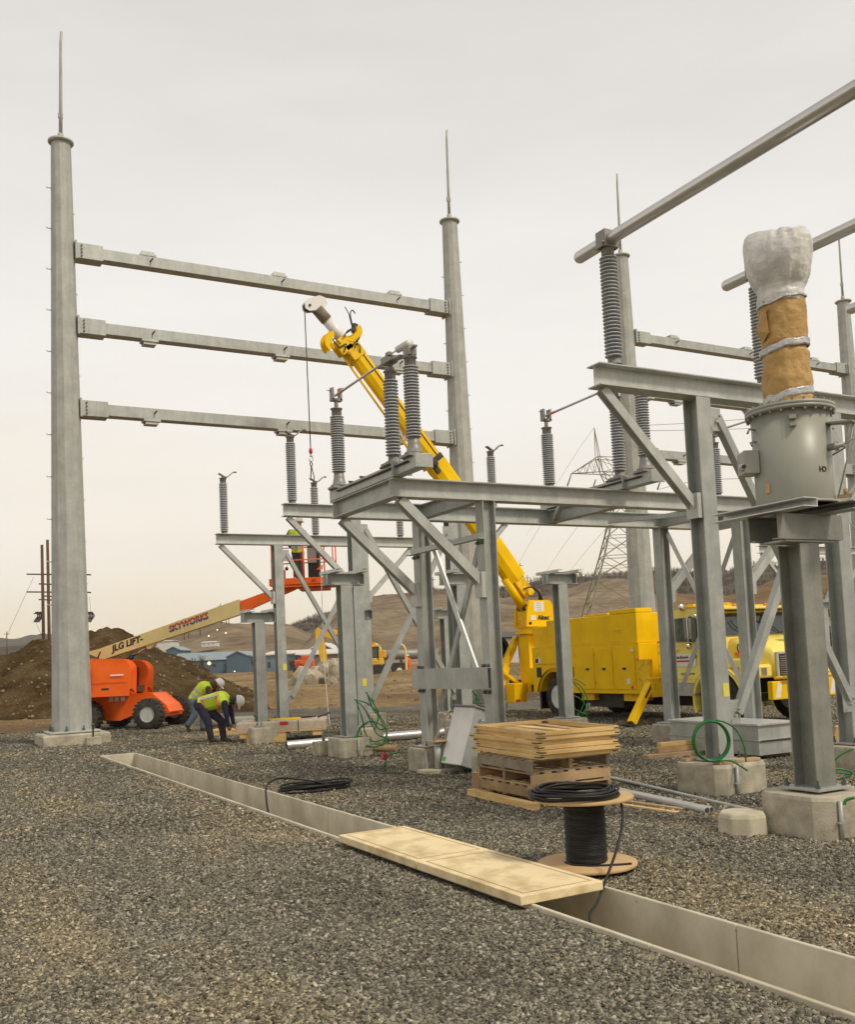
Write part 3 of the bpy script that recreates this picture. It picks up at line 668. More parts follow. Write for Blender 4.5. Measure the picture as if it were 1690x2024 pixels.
def text(body, size, m, parent, origin, xdir, ydir, depth=.003, shear=0, offset=0, name='lettering', sx=1.0, anchor='CENTER'):
    cu = bpy.data.curves.new(name, 'FONT'); cu.body = body; cu.size = size; cu.extrude = depth; cu.shear = shear; cu.offset = offset; cu.align_x = anchor; cu.align_y = 'CENTER'; cu.resolution_u = 3
    ob = bpy.data.objects.new(name, cu); col.objects.link(ob); dg = bpy.context.evaluated_depsgraph_get()
    me = bpy.data.meshes.new_from_object(ob.evaluated_get(dg)); bpy.data.objects.remove(ob); bpy.data.curves.remove(cu)
    X = Vector(xdir).normalized(); Y = Vector(ydir).normalized(); Z = X.cross(Y); R = Matrix((X, Y, Z)).transposed()
    for v in me.vertices: v.co = R @ Vector((v.co.x*sx, v.co.y, v.co.z)) + Vector(origin)
    me.materials.clear(); me.materials.append(m); o = bpy.data.objects.new(name, me); col.objects.link(o); o.parent = parent; return o
# ------------------------------------------------------------------ stand carrying the wrapped transformer
t = thing('transformer_stand', 'thick single column stand at right carrying the grey tank with the wrapped bushing', 'steel stand', (6.88, 5.78, 0))
column(t, 0, 0, .35, 2.42, w=.24, plate=.40, mt='galv_dull_shaded')
H = 2.72
for y in (-.15, .17):
    m = MB(); m.ch((-.40, y, H-.165), (.40, y, H-.165), .215, .07, .009, flip=-1 if y < 0 else 1); m.build('cap_channel', M['galv_dull_shaded'], t)
m = MB(); m.bx(-.30, .30, -.13, .15, H-.29, H-.275); m.build('cap_plate', M['galv'], t)
for x in (-.33, .26):
    m = MB(); m.ch((x, -.50, H-.02), (x, .50, H-.02), .075, .16, .009, flip=-1); m.build('top_channel', M['galv_bright'] if x < 0 else M['galv'], t)
footing(6.92, 5.80, .76, .76, .33, 'big stained concrete footing under the thick transformer stand', cham=.13)
m = thing('concrete_stub', 'low rounded concrete stub in front of the big footing at right', 'concrete block', (6.40, 6.16, 0), .3)
b = MB(); b.lathe([(.22, -.1), (.21, .13), (.19, .17), (0, .175)], n=8, smooth=False); b.build('block', M['concrete_pale'], m, bevel=.015)
def transformer():
    t = thing('instrument_transformer', 'grey steel tank with flanged lid and its bushing wrapped in brown paper and white plastic', 'transformer', (6.87, 5.76, H+.02))
    R = .325; m = MB(); m.lathe([(R-.005, 0), (R, .01), (R, .80)], n=56); m.build('tank', M['tank_grey'], t)
    m = MB(); m.lathe([(R+.0, .795), (R+.045, .80), (R+.045, .822), (R+.038, .826), (R+.045, .83), (R+.045, .855), (R+.02, .862), (.22, .875), (0, .88)], n=56); m.build('lid_flange', M['tank_grey'], t)
    fo = MB(); 
    for k in range(24):
        a = 2*PI*k/24; m = MB(); m.lathe([(.012, .775), (.012, .795)], ((R+.03)*math.cos(a), (R+.03)*math.sin(a), 0), 6, smooth=False); m.lathe([(.012, .858), (.012, .878)], ((R+.03)*math.cos(a), (R+.03)*math.sin(a), 0), 6, smooth=False); fo.v, fo.f = fo.v, fo.f; fo.add(m.v, m.f)
    fo.build_each('lid_bolt', M['castgrey'], t)
    m = MB(); m.lathe([(R+.03, 0), (R+.03, .02), (R-.01, .02)], n=40); m.build('base_rim', M['tank_grey'], t)
    vx, vy = -RGT.x, -RGT.y      # the side at the viewer's left
    def at(ang, r, z):          # ang measured from the viewer-facing direction, positive to the viewer's right
        d = (-FWD*math.cos(ang)+RGT*math.sin(ang)); return Vector((d.x*r, d.y*r, z)), d
    # junction box at left
    p, d = at(-1.62, R+.055, .40); a = math.atan2(d.y, d.x)
    m = MB(); m.box(p, (.13, .22, .20), (0, 0, a)); jb = m.build('junction_box', M['tank_grey'], t, bevel=.006)
    p2, d2 = at(-1.50, R+.13, .36); m = MB(); m.lathe([(.035, 0), (.035, .03), (.026, .032), (.026, .05)], p2, 12, -FWD, smooth=False); m.build('gland', M['galv_dark'], jb)
    m = MB(); m.lathe([(.018, 0), (.018, .01)], p2-FWD*.05, 12, -FWD); m.build('gland_hole', M['black'], jb)
    # lugs and hooks
    p, d = at(-.30, R+.012, .72); m = MB(); m.box(p, (.03, .055, .035), (0, 0, math.atan2(d.y, d.x))); m.build('lug', M['tank_grey'], t)
    p, d = at(-.30, R+.012, .655); m = MB(); m.box(p, (.03, .05, .025), (0, 0, math.atan2(d.y, d.x))); m.build('lug', M['tank_grey'], t)
    p, d = at(-1.45, R, .68); m = MB(); m.tube([p, p+d*.05+Vector((0, 0, .01)), p+d*.07+Vector((0, 0, -.03))], .01, 6); m.build('lifting_hook', M['tank_grey'], t)
    p, d = at(-1.45, R, .58); m = MB(); m.tube([p, p+d*.05+Vector((0, 0, -.01)), p+d*.03+Vector((0, 0, -.04))], .01, 6); m.build('lifting_hook', M['tank_grey'], t)
    # ground pad
    p, d = at(-1.06, R+.008, .15); m = MB(); m.box(p, (.012, .042, .08), (0, 0, math.atan2(d.y, d.x))); m.build('ground_pad', M['plywood'], t)
    # oil fittings, valve and tube at the right
    p, d = at(.72, R, .46); m = MB(); m.lathe([(.028, 0), (.03, .06), (.04, .06), (.04, .075), (.02, .075), (.02, .14)], p, 12, d); m.tube([p+d*.09, p+d*.13+Vector((0, 0, .0)), p+d*.22+Vector((0, 0, .04))], .007, 6); m.build('drain_valve', M['tank_grey'], t)
    p, d = at(.85, R+.01, .66); s = Vector((-d.y, d.x, 0)); m = MB(); m.box(p+d*.09, (.22, .13, .012), (0, .1, math.atan2(d.y, d.x))); m.tube([p+d*.18-s*.04, p+d*.10+Vector((0, 0, -.22)), p+d*.0+Vector((0, 0, -.26))], .008, 6); m.tube([p+d*.18+s*.04, p+d*.12+Vector((0, 0, -.30)), p+d*.02+Vector((0, 0, -.62))], .007, 6); m.build('valve_bracket', M['tank_grey'], t)
    p, d = at(1.0, R+.01, .05); m = MB(); m.box(p+d*.06, (.12, .03, .03), (0, 0, math.atan2(d.y, d.x))); m.lathe([(.018, 0), (.018, .05)], p+d*.07+Vector((0, 0, .01)), 8); m.build('drain_cock', M['wood_mid'], t)
    # HO lettering bent round the tank
    for ch, ang in (('H', .36), ('O', .46)):
        p, d = at(ang, R+.002, .27); s = Vector((-d.y, d.x, 0)); s = s if s.dot(RGT) > 0 else -s
        text(ch, .062, M['black'], t, p, s, (0, 0, 1), .001, offset=.002)
    # paper-wrapped bushing
    def wrap(name, mt, prof, seed, amp, n=72, cx=(0, 0), creases=1.0):
        vs = []; 
        for r, z in prof:
            for k in range(n):
                a = 2*PI*k/n; q = Vector((math.cos(a)*2.2, math.sin(a)*2.2, z*5+seed)); e = mn.fractal(q*1.4, 1, 2, 4)*amp + .011*(mn.voronoi(Vector((math.cos(a)*1.6, math.sin(a)*1.6, z*9+seed)))[0][0]-.4) + abs(mn.noise(Vector((math.cos(a)*4, math.sin(a)*4, z*16+seed))))*amp*.9*creases
                vs.append((cx[0]+(r+e)*math.cos(a), cx[1]+(r+e)*math.sin(a), z+.01*mn.noise(q*2)))
        m = MB(); L = len(prof); m.add(vs, [(i*n+k, i*n+(k+1) % n, (i+1)*n+(k+1) % n, (i+1)*n+k) for i in range(L-1) for k in range(n)], smooth=True); return m.build(name, mt, t)
    z0, z1 = .875, 1.80; pf = []
    for i in range(46):
        u = i/45; r = .188+.005*math.sin(u*9)+.012*(1-u); 
        if abs(u-.56) < .03: r -= .012
        if abs(u-.10) < .03: r -= .010
        pf.append((r, z0+(z1-z0)*u))
    kp = wrap('paper_wrap', M['kraft'], pf, 3.1, .010)
    # torn flap lifting off at the left
    p, d = at(-1.45, .20, 0); s = Vector((-d.y, d.x, 0)); s = s if s.dot(FWD) < 0 else -s
    m = MB(); q = [p+Vector((0, 0, 1.70)), p+s*.10+Vector((0, 0, 1.72)), p+s*.12+Vector((0, 0, 1.50)), p+Vector((0, 0, 1.44)), p+d*.045+Vector((0, 0, 1.56))+s*-.02]
    m.add(q+[x-d*.004-s*.003 for x in q], [(0, 1, 4), (1, 2, 4), (2, 3, 4), (3, 0, 4), (9, 6, 5), (9, 7, 6), (9, 8, 7), (9, 5, 8), (0, 5, 6, 1), (1, 6, 7, 2), (2, 7, 8, 3), (3, 8, 5, 0)]); m.build('torn_flap', M['kraft'], kp)
    for (zc, h, sd) in ((.965, .07, 1), (1.395, .065, 5), (1.80, .022, 9)):
        pr = [(.203-(.012 if i in (0, 9) else 0), zc-h/2+h*i/9) for i in range(10)]
        n = 72; vs = []
        for i, (r, z) in enumerate(pr):
            for k in range(n):
                a = 2*PI*k/n; tilt = .035*math.cos(a-math.atan2(RGT.y, RGT.x)); e = .006*mn.noise(Vector((math.cos(a)*5, math.sin(a)*5, z*14+sd)))
                vs.append(((r+e+.006)*math.cos(a), (r+e+.010)*math.sin(a), z+tilt+.02*mn.noise(Vector((math.cos(a)*2, math.sin(a)*2, sd)))))
        m = MB(); m.add(vs, [(i*n+k, i*n+(k+1) % n, (i+1)*n+(k+1) % n, (i+1)*n+k) for i in range(9) for k in range(n)], smooth=True); m.build('tape_band', M['tape'], t)
    # plastic bag
    pb = [(.195, 1.78), (.20, 1.84), (.19, 1.88), (.20, 1.93), (.225, 1.97), (.255, 2.04), (.275, 2.12), (.285, 2.20), (.285, 2.26), (.275, 2.32), (.255, 2.37), (.225, 2.405), (.165, 2.42), (.09, 2.422), (.0005, 2.418)]
    pbx = []
    for (a, b) in zip(pb, pb[1:]):
        for k in range(4): u = k/4; pbx.append((a[0]+(b[0]-a[0])*u, a[1]+(b[1]-a[1])*u))
    pbx.append(pb[-1]); n = 90; vs = []; RA = math.atan2(RGT.y, RGT.x)
    for r, z in pbx:
        for k in range(n):
            a = 2*PI*k/n; u = max(0, (z-1.9)/.6); q = Vector((math.cos(a)*1.8, math.sin(a)*1.8, z*2.5))
            sq = 1 + .07*math.cos(4*(a-RA-.35))*u
            fold = (abs(mn.noise(Vector((math.cos(a)*7, math.sin(a)*7, z*1.3))))-.2)*(.035 if z > 1.93 else .016)
            vq = q+Vector((mn.noise(q*2), mn.noise(q*2+Vector((5, 0, 0))), 0))*.3; e = r*sq + (mn.fractal(q, 1, 2, 5)*.03*u + fold + (.075*(mn.voronoi(Vector((vq.x*1.1, vq.y*1.1, vq.z*.9)))[0][0]-.42))*u)*(min(r/.15, 1))
            zt = z + (.045*mn.noise(Vector((math.cos(a)*1.2*r*8, math.sin(a)*1.2*r*8, 3.3))) + .03*math.cos(2*(a-RA)))*max(0, (z-2.2)/.25)*min(r/.15, 1)
            vs.append((e*math.cos(a), e*math.sin(a), zt))
    m = MB(); m.add(vs, [(i*n+k, i*n+(k+1) % n, (i+1)*n+(k+1) % n, (i+1)*n+k) for i in range(len(pbx)-1) for k in range(n)], smooth=True); bg = m.build('plastic_bag', M['bag'], t)
    m = MB(); m.lathe([(.15, 1.80), (.15, 1.90), (.185, 2.0), (.225, 2.08), (.225, 2.14), (.12, 2.15), (.10, 2.26), (0, 2.27)], n=28); m.build('bushing_head', M['castgrey'], t)
    p = RGT*.15-FWD*.12; m = MB(); m.ell((p.x, p.y, 2.35), (.06, .06, .075)); m.ell((-RGT.x*.08, -RGT.y*.08, 2.42), (.07, .05, .04), n=8); m.build('bag_knot', M['bag'], bg, remesh=.012)
    return t
transformer()
# ------------------------------------------------------------------ bus pipes
def clamp(t, z=0):
    m = MB(); m.box((0, .0, z), (.19, .16, .19)); m.tube([(-.12, -.05, z-.05), (.12, -.05, z-.05)], .02, 8); m.box((0, 0, z-.07), (.22, .10, .05)); o = m.build('pipe_clamp', M['castgrey'], t, bevel=.02)
for i, (x, y1, lb) in enumerate(((6.87, 8.52, 'longest aluminium bus pipe crossing the upper right sky'), (9.13, 8.50, 'aluminium bus pipe passing behind the white plastic bag'), (11.4, 8.47, 'aluminium bus pipe stub at the right edge in front of the pole'))):
    t = thing('bus_pipe', lb, 'pipe', (x, 8.0, 6.01), group='aluminium bus pipes')
    m = MB(); L = y1-8.0; m.tube([(0, L, 0), (0, L-.01, 0), (0, L-.035, 0), (0, -9.5, 0)], [.04, .06, .07, .07], 28); m.build('pipe', M['aluminium'], t)
    clamp(t)
# ------------------------------------------------------------------ disconnect switches
def switch(x, label, proto=None):
    if proto: return copy_tree(proto, (x, 11.2, 3.825), label=label)
    t = thing('disconnect_switch', label, 'switch', (x, 11.2, 3.825), group='ribbed-insulator disconnect switches')
    m = MB(); m.bx(-.08, .08, -1.30, 1.30, 0, .15); m.bx(-.12, .12, -1.317, -1.302, -.01, .16); m.bx(-.14, .14, -.75, -.735, .0, .17); m.build('base_channel', M['galv'], t, bevel=.006)
    m = MB()
    for y in (-.95, -.62, -.35, .25, .6, 1.05): m.bx(-.10, .10, y-.015, y+.015, .15, .17)
    m.tube([(-.1, -1.1, .1), (-.1, 1.0, .1)], .012, 6); m.build('linkage', M['steel_dark'], t)
    for (y, bell, hh) in ((1.13, 1, 1.10), (-.54, 0, 1.16), (-1.08, 1, 1.18)):
        sub = bpy.data.objects.new('insulator', None); col.objects.link(sub); sub.parent = t; sub.location = (0, y, .19)
        insulator_parts(sub, 0, hh, 24, .098, .055, bool(bell), .10)
        m = MB(); m.box((0, y, .17), (.26, .22, .035)); m.box((0, y, .155), (.2, .26, .02)); m.build('insulator_seat', M['castgrey'], t, bevel=.004)
    zb = 1.29
    m = MB(); m.tube([(0, 1.13, zb-.0), (0, 1.13, zb+.12)], .03, 8); m.box((-.06, 1.13, zb+.20), (.035, .09, .18)); m.box((.06, 1.13, zb+.20), (.035, .09, .18)); m.box((0, 1.13, zb+.12), (.16, .09, .035)); m.tube([(.06, 1.13, zb+.27), (.12, 1.13, zb+.31)], .008, 6); m.tube([(-.06, 1.13, zb+.24), (-.14, 1.13, zb+.25)], .006, 6); m.build('jaw_contact', M['castgrey'], t, bevel=.006)
    m = MB(); m.lathe([(.05, zb+.06), (.06, zb+.1), (.03, zb+.13)], (0, -.54, 0), 12); m.box((0, -.54, zb+.20), (.14, .22, .09), (.0, 0, 0)); m.box((0, -.74, zb+.17), (.10, .32, .035), (.12, 0, 0)); m.box((.03, -.45, zb+.24), (.06, .14, .06), (.3, .2, 0)); m.box((-.05, -.62, zb+.25), (.05, .1, .05)); m.build('hinge_head', M['castgrey'], t, bevel=.008)
    m = MB(); m.tube([(0, -.45, zb+.22), (0, 1.15, zb+.19)], .018, 10); m.build('blade', M['aluminium'], t)
    m = MB(); m.tube([(0, .90, zb+.196), (0, .99, zb+.194)], .021, 10); m.build('orange_band', M['lamp_orange'], t)
    m = MB(); m.box((0, -1.08, zb+.14), (.12, .14, .10)); m.box((0, -1.20, zb+.18), (.05, .08, .03)); m.build('terminal_pad', M['castgrey'], t, bevel=.01)
    m = MB(); m.lathe([(.0, 0), (.045, .005), (.045, .29), (.05, .29), (.05, .31), (0, .31)], (0, -.78, zb+.265), 14, (0, -1, -.02)); m.tube([(0, -.5, zb+.27), (0, -.8, zb+.265)], .01, 6); m.build('spring_cylinder', M['white'], t)
    return t
sw = switch(5.53, 'disconnect switch on the left end of the four-legged stand, in front of the yellow boom')
switch(9.13, 'disconnect switch in the middle of the four-legged stand, in front of the lattice tower', sw)
switch(12.73, 'disconnect switch on the right end of the four-legged stand, behind the tall column', sw)
# ------------------------------------------------------------------ foreground: reel, coils, cable
def coil_pts(c, r, turns, amp, zspan, seed, n=40, squash=1.0, tilt=None, start=0):
    rnd = random.Random(seed); pts = []; c = Vector(c)
    for i in range(int(turns*n)+1):
        a = start+2*PI*i/n; k = i/n; rr = r*(1+amp*math.sin(k*2.3+seed)+amp*.7*math.sin(a*2+k*1.7+seed)); z = zspan*(.5+.5*math.sin(k*1.9+seed*2))+.006*math.sin(a*3+k)
        p = Vector((rr*math.cos(a), rr*squash*math.sin(a), z)); pts.append(c+(tilt @ p if tilt is not None else p))
    return pts
t = thing('cable_reel', 'plywood cable reel wound with black cable standing beside the trench cover', 'cable reel', (4.49, 5.86, .035))
m = MB(); m.lathe([(0, 0), (.362, 0), (.365, .004), (.365, .019), (.362, .023), (0, .023)], n=64); m.build('flange', M['plywood'], t)
m = MB(); m.lathe([(0, .475), (.362, .475), (.365, .479), (.365, .494), (.362, .498), (0, .498)], n=64); m.build('flange', M['plywood'], t)
m = MB(); z = .03; pts = []
k = 0
for layer in range(1):
    for i in range(44*20+1):
        a = 2*PI*i/20; kk = i/20; pts.append((( .146+.003*math.sin(kk*1.3))*math.cos(a), (.146+.003*math.sin(kk*1.3))*math.sin(a), .033+.435*(i/(44*20))+.002*math.sin(a*2+kk)))
m.tube(pts, .0062, 6); m.lathe([(.143, .025), (.143, .474)], n=24); m.build('winding', M['cable_black'], t)
o = MB(); o.tube([(.0, -.15, .03), (.05, -.17, .028), (.15, -.20, .03), (.28, -.24, .03)] , .008, 6); 
cp = MB(); cp.tube([Vector(p)-Vector((0, 0, 0)) for p in [(-.16, .05, .032), (-.165, -.05, .03), (-.10, -.15, .03), (.0, -.22, .03), (.10, -.27, .031), (.17, -.295, .03)]], .008, 8); cp.build('loose_turn', M['cable_black'], t)
t = thing('cable_coil', 'flat coil of black cable lying on top of the reel', 'cable', (4.44-RGT.x*.03-FWD.x*.02, 5.86-RGT.y*.03-FWD.y*.02, .536), group='loose black cables')
for s in range(3):
    m = MB(); m.tube(coil_pts((0, .0, .008+.012*s), .318-.028*s, 4.3, .035, .04, s*3.1+1, start=s), .0085, 7); m.build('cable_strand', M['cable_black'], t)
m = MB(); m.tube([(.10, -.22, .05), (.13, -.20, .05)], .011, 6); m.build('red_tape', M['red'], t)
t = thing('trailing_cable', 'black cable trailing from the reel top down into the trench', 'cable', (4.6, 5.6, 0), group='loose black cables')
pp = [D(1205, 1577, 7.2), D(1222, 1582, 7.15), D(1230, 1594, 7.08), D(1231, 1625, 7.0), D(1222, 1670, 6.9), D(1208, 1712, 6.75), D(1193, 1752, 6.62), D(1180, 1785, 6.3), D(1166, 1815, 6.1), Vector((3.78, 4.84, -.22)), Vector((3.76, 4.95, -.45)), Vector((3.8, 5.2, -.59))]
def smooth_pts(P, k=6):
    P = [Vector(p) for p in P]; out = []
    for i in range(len(P)-1):
        p0, p1, p2, p3 = P[max(i-1, 0)], P[i], P[i+1], P[min(i+2, len(P)-1)]
        for j in range(k):
            u = j/k; out.append(.5*((2*p1)+(p2-p0)*u+(2*p0-5*p1+4*p2-p3)*u*u+(3*p1-p0-3*p2+p3)*u**3))
    out.append(P[-1]); return out
m = MB(); m.tube([p-Vector((4.6, 5.6, 0)) for p in smooth_pts(pp)], .0095, 8); m.build('cable', M['cable_black'], t)
# coil at the far side of the trench, one end hanging in
t = thing('cable_coil', 'flattened black cable coil on the gravel hanging one end into the trench', 'cable', (4.72, 11.6, 0), group='loose black cables')
for s in range(2):
    m = MB(); m.tube(coil_pts((0, 0, .02+.02*s), .42, 3.2, .10, .05, 5+s, squash=.55, start=s), .012, 6); m.build('cable_strand', M['cable_black'], t)
for s in range(2):
    q = [(.2, -.1+.05*s, .05), (0, .28, .10), (-.35, .30, .16), (-.62, .05, .13), (-.78, -.35, .02), (-.84, -.6, -.15), (-.86, -.8-.1*s, -.42)]
    m = MB(); m.tube(smooth_pts(q), .012, 6); m.build('cable_strand', M['cable_black'], t)
# ------------------------------------------------------------------ pallets and collars
def pallet(z, turn, label, wx=1.0, wy=1.18, mt=('wood_mid', 'wood_old')):
    t = thing('pallet', label, 'pallet', (6.42, 9.10, z), math.radians(-3.5)+turn[1], group='pallets stacked under the wooden collars')
    X, Y = wx/2, wy/2; runx = turn[0]
    L, W = (X, Y) if runx else (Y, X)      # stringers run along L
    def bxx(m, a0, a1, b0, b1, z0, z1):
        if runx: m.bx(a0, a1, b0, b1, z0, z1)
        else: m.bx(b0, b1, a0, a1, z0, z1)
    for s in (-1, 0, 1):
        m = MB(); bxx(m, -L, L, s*(W-.02)-.02, s*(W-.02)+.02, .014, .112); m.build('stringer', M[mt[s % 2]], t, bevel=.003)
    for k in range(7):
        c = -L+.05+k*(2*L-.10)/6; m = MB(); bxx(m, c-.045, c+.045, -W, W, .113, .131); m.build('deck_board', M[mt[k % 2]], t, bevel=.002)
    for k in range(3):
        c = -L+.05+k*(2*L-.10)/2; m = MB(); bxx(m, c-.045, c+.045, -W, W, -.003, .013); m.build('bottom_board', M[mt[1]], t, bevel=.002)
pallet(.075, (0, 0.0), 'lowest pallet of the stack, resting on timber beside the cardboard box')
pallet(.210, (1, .01), 'middle pallet of the stack under the wooden collars', mt=('wood_old', 'wood_mid'))
pallet(.345, (0, -.01), 'top pallet of the stack, directly under the wooden collars', mt=('wood_old', 'wood_grey'))
def collar(z, dx, dy, rz, label, mt):
    t = thing('pallet_collar', label, 'crate frame', (6.53+dx, 9.20+dy, z), math.radians(-6)+rz, group='open wooden frames stacked on the pallets')
    X, Y, h, w = .475, .79, .045, .02
    for s in (-1, 1):
        m = MB(); m.bx(s*X-w/2, s*X+w/2, -Y, Y, 0, h); m.build('side_board', M[mt], t, bevel=.002)
        m = MB(); m.bx(-X+w/2+.001, X-w/2-.001, s*Y-s*w/2-w/2, s*Y-s*w/2+w/2, 0, h); m.build('end_board', M[mt], t, bevel=.002)
        for q in (-1, 1):
            m = MB(); m.bx(min(s*(X-.05), s*(X+w/2+.003)), max(s*(X-.05), s*(X+w/2+.003)), min(q*(Y-.10), q*(Y+.003)), max(q*(Y-.10), q*(Y+.003)), .016, .026); m.build('finger_slot', M['black'], t)
for i in range(6):
    collar(.483+i*.0495, [-.03, .0, -.01, -.05, .01, -.02][i]*.8, [.02, -.03, .01, .03, -.02, -.03][i]*.8, [.01, -.008, .0, .012, -.006, .004][i],
           ['lowest open wooden frame resting on the top pallet', 'second open wooden frame up from the pallets', 'third open wooden frame up from the pallets', 'third open wooden frame down from the top', 'second open wooden frame down from the top', 'topmost open wooden frame of the stack'][i], 'wood_pale')
for k, (dx, a, lb) in enumerate(((-.22, -9, 'left loose slat lying inside the top wooden frame'), (.0, -5, 'middle loose slat lying inside the top wooden frame'), (.22, -12, 'right loose slat lying inside the top wooden frame'))):
    t = thing('loose_slat', lb, 'slat', (6.55+dx, 9.2, .722), math.radians(a), group='loose slats inside the top frame'); m = MB(); m.bx(-.06, .06, -.62, .62, 0, .018); m.build('slat', M['wood_mid' if k != 1 else 'wood_pale'], t, bevel=.002)
def timber(name, label, cat, p, q, w, h, mt, group='loose timber lying on the gravel'):
    p = Vector(p); q = Vector(q); c = (p+q)/2; L = (q-p).length; a = math.atan2(q.y-p.y, q.x-p.x)
    t = thing(name, label, cat, (c.x, c.y, p.z), a, group=group); m = MB(); m.bx(-L/2, L/2, -w/2, w/2, 0, h); m.build('timber', M[mt], t, bevel=.004); return t
timber('timber_beam', 'pale timber beam on the gravel in front of the lowest pallet', 'timber', (5.76, 8.30, 0), (5.88, 9.78, 0), .09, .075, 'wood_pale')
timber('timber_beam', 'timber beam under the left side of the pallets', 'timber', (6.12, 8.42, 0), (6.24, 9.70, 0), .09, .074, 'wood_mid')
timber('timber_beam', 'timber beam under the right side of the pallets', 'timber', (6.86, 8.36, 0), (6.96, 9.60, 0), .09, .074, 'wood_mid')
timber('plank', 'thin pale plank pointing out from behind the reel', 'plank', (6.55, 8.35, .0), (6.62, 7.20, 0), .06, .022, 'wood_pale')
timber('plank', 'thin brown plank beside the steel conduits', 'plank', (6.72, 8.35, .0), (6.80, 7.30, 0), .06, .022, 'wood_mid')
t = thing('cardboard_box', 'small brown cardboard box left of the pallets', 'box', (6.33, 10.02, 0), math.radians(12)); m = MB(); m.bx(-.17, .17, -.17, .17, 0, .20); m.build('box', M['card'], t, bevel=.006)
m = MB(); m.box((-.09, 0, .203), (.17, .34, .004), (0, -.03, 0)); m.build('flap', M['card'], t); m = MB(); m.box((.09, 0, .206), (.17, .34, .004), (0, .05, 0)); m.build('flap', M['card'], t)
# steel conduits
for i, (a, b, r, lb) in enumerate((((7.25, 9.9, .033), (6.80, 6.98, .033), .033, 'thicker steel conduit ending in front of the coil footing'), ((7.34, 9.9, .028), (6.90, 7.02, .028), .028, 'second steel conduit lying right against the thicker one'), ((7.8, 9.6, .022), (7.12, 6.66, .022), .02, 'thin long steel conduit reaching the low concrete stub'))):
    a = Vector(a); b = Vector(b); t = thing('steel_conduit', lb, 'pipe', a, group='galvanised conduits on the gravel'); m = MB(); m.tube([(0, 0, 0), b-a], r, 16, hollow=.005); m.build('pipe', M['galv_bright'], t)
# tilted cabinet
t = thing('metal_cabinet', 'galvanised metal cabinet leaning over with a pale side and small green sticker', 'cabinet', (7.12, 11.66, .0), 0)
Rm = Matrix.Rotation(math.radians(19), 4, 'Y') @ Matrix.Translation((-.42, 0, 0)); 
cab = bpy.data.objects.new('cabinet_body', None)
def tilt(mb): return mb.xf(Matrix.Rotation(math.radians(19), 4, 'Y'))
m = MB(); m.bx(-.42, 0, -.27, .27, .0, .80); tilt(m).build('cabinet_body', M['galv_bright'], t, bevel=.006)
m = MB(); m.bx(-.425, -.42, -.265, .265, .01, .79); tilt(m).build('pale_panel', M['white'], t)
m = MB(); m.bx(-.428, -.4255, .16, .25, .03, .09); tilt(m).build('green_sticker', M['green_tag'], t)
m = MB(); m.box((-.30, -.28, .66), (.03, .03, .03)); m.tube([(-.30, -.28, .66), (-.25, -.31, .65), (-.2, -.29, .64)], .008, 6); tilt(m).build('latch', M['chrome'], t)
m = MB(); m.bx(-.44, .02, -.29, .29, .80, .83); tilt(m).build('lid', M['castgrey'], t, bevel=.01)
t = thing('ribbed_fittings', 'cluster of dark ribbed fittings lying on the leaning cabinet', 'fittings', (7.2, 11.6, .80))
for k in range(6): m = MB(); m.lathe([(.035, 0), (.045, .03), (.045, .13), (.03, .17)], (.0+.05*k, -.25+.09*k, .0), 10, (.2, -.3+.12*k, 1)); m.build('fitting', M['castgrey'], t)
t = thing('pipe_bundle', 'three grey conduit stubs rising out of a low slab left of the leaning cabinet', 'conduits', (6.78, 12.02, 0))
m = MB(); m.bx(-.32, .3, -.14, .14, -.05, .05); m.build('slab', M['concrete_pale'], t, bevel=.01)
for k in range(3): m = MB(); x = -.05+.13*k; m.tube([(x, 0, .05), (x, 0, .42)], .05, 14); m.tube([(x, 0, .36), (x, 0, .385)], .056, 14); m.build('conduit_stub', M['galv_dark'], t)
m = MB(); m.bx(-.16, .34, -.12, .12, .425, .44); m.build('wooden_lid', M['wood_mid'], t)
m = MB(); m.tube(smooth_pts([(-.1, .0, .44), (.0, .0, .6), (.14, .0, .80), (.3, 0, .83), (.5, 0, .80)]), .016, 8); m.build('bent_rail', M['wood_grey'], t)
# wooden shim on footings
for (x, y, w, lb) in ((6.83, 12.4, .44, 'thin wooden shim under the column left of the leaning cabinet'), (8.03, 8.0, .60, 'wooden sill boards on the footing with the green coil')):
    t = thing('wooden_shim', lb, 'wood shim', (x, y, .322)); 
    for s in (-1, 1):
        m = MB(); m.bx(-w/2, w/2, min(s*.20, s*w/2), max(s*.20, s*w/2), 0, .03); m.build('board', M['wood_mid'], t, bevel=.003)
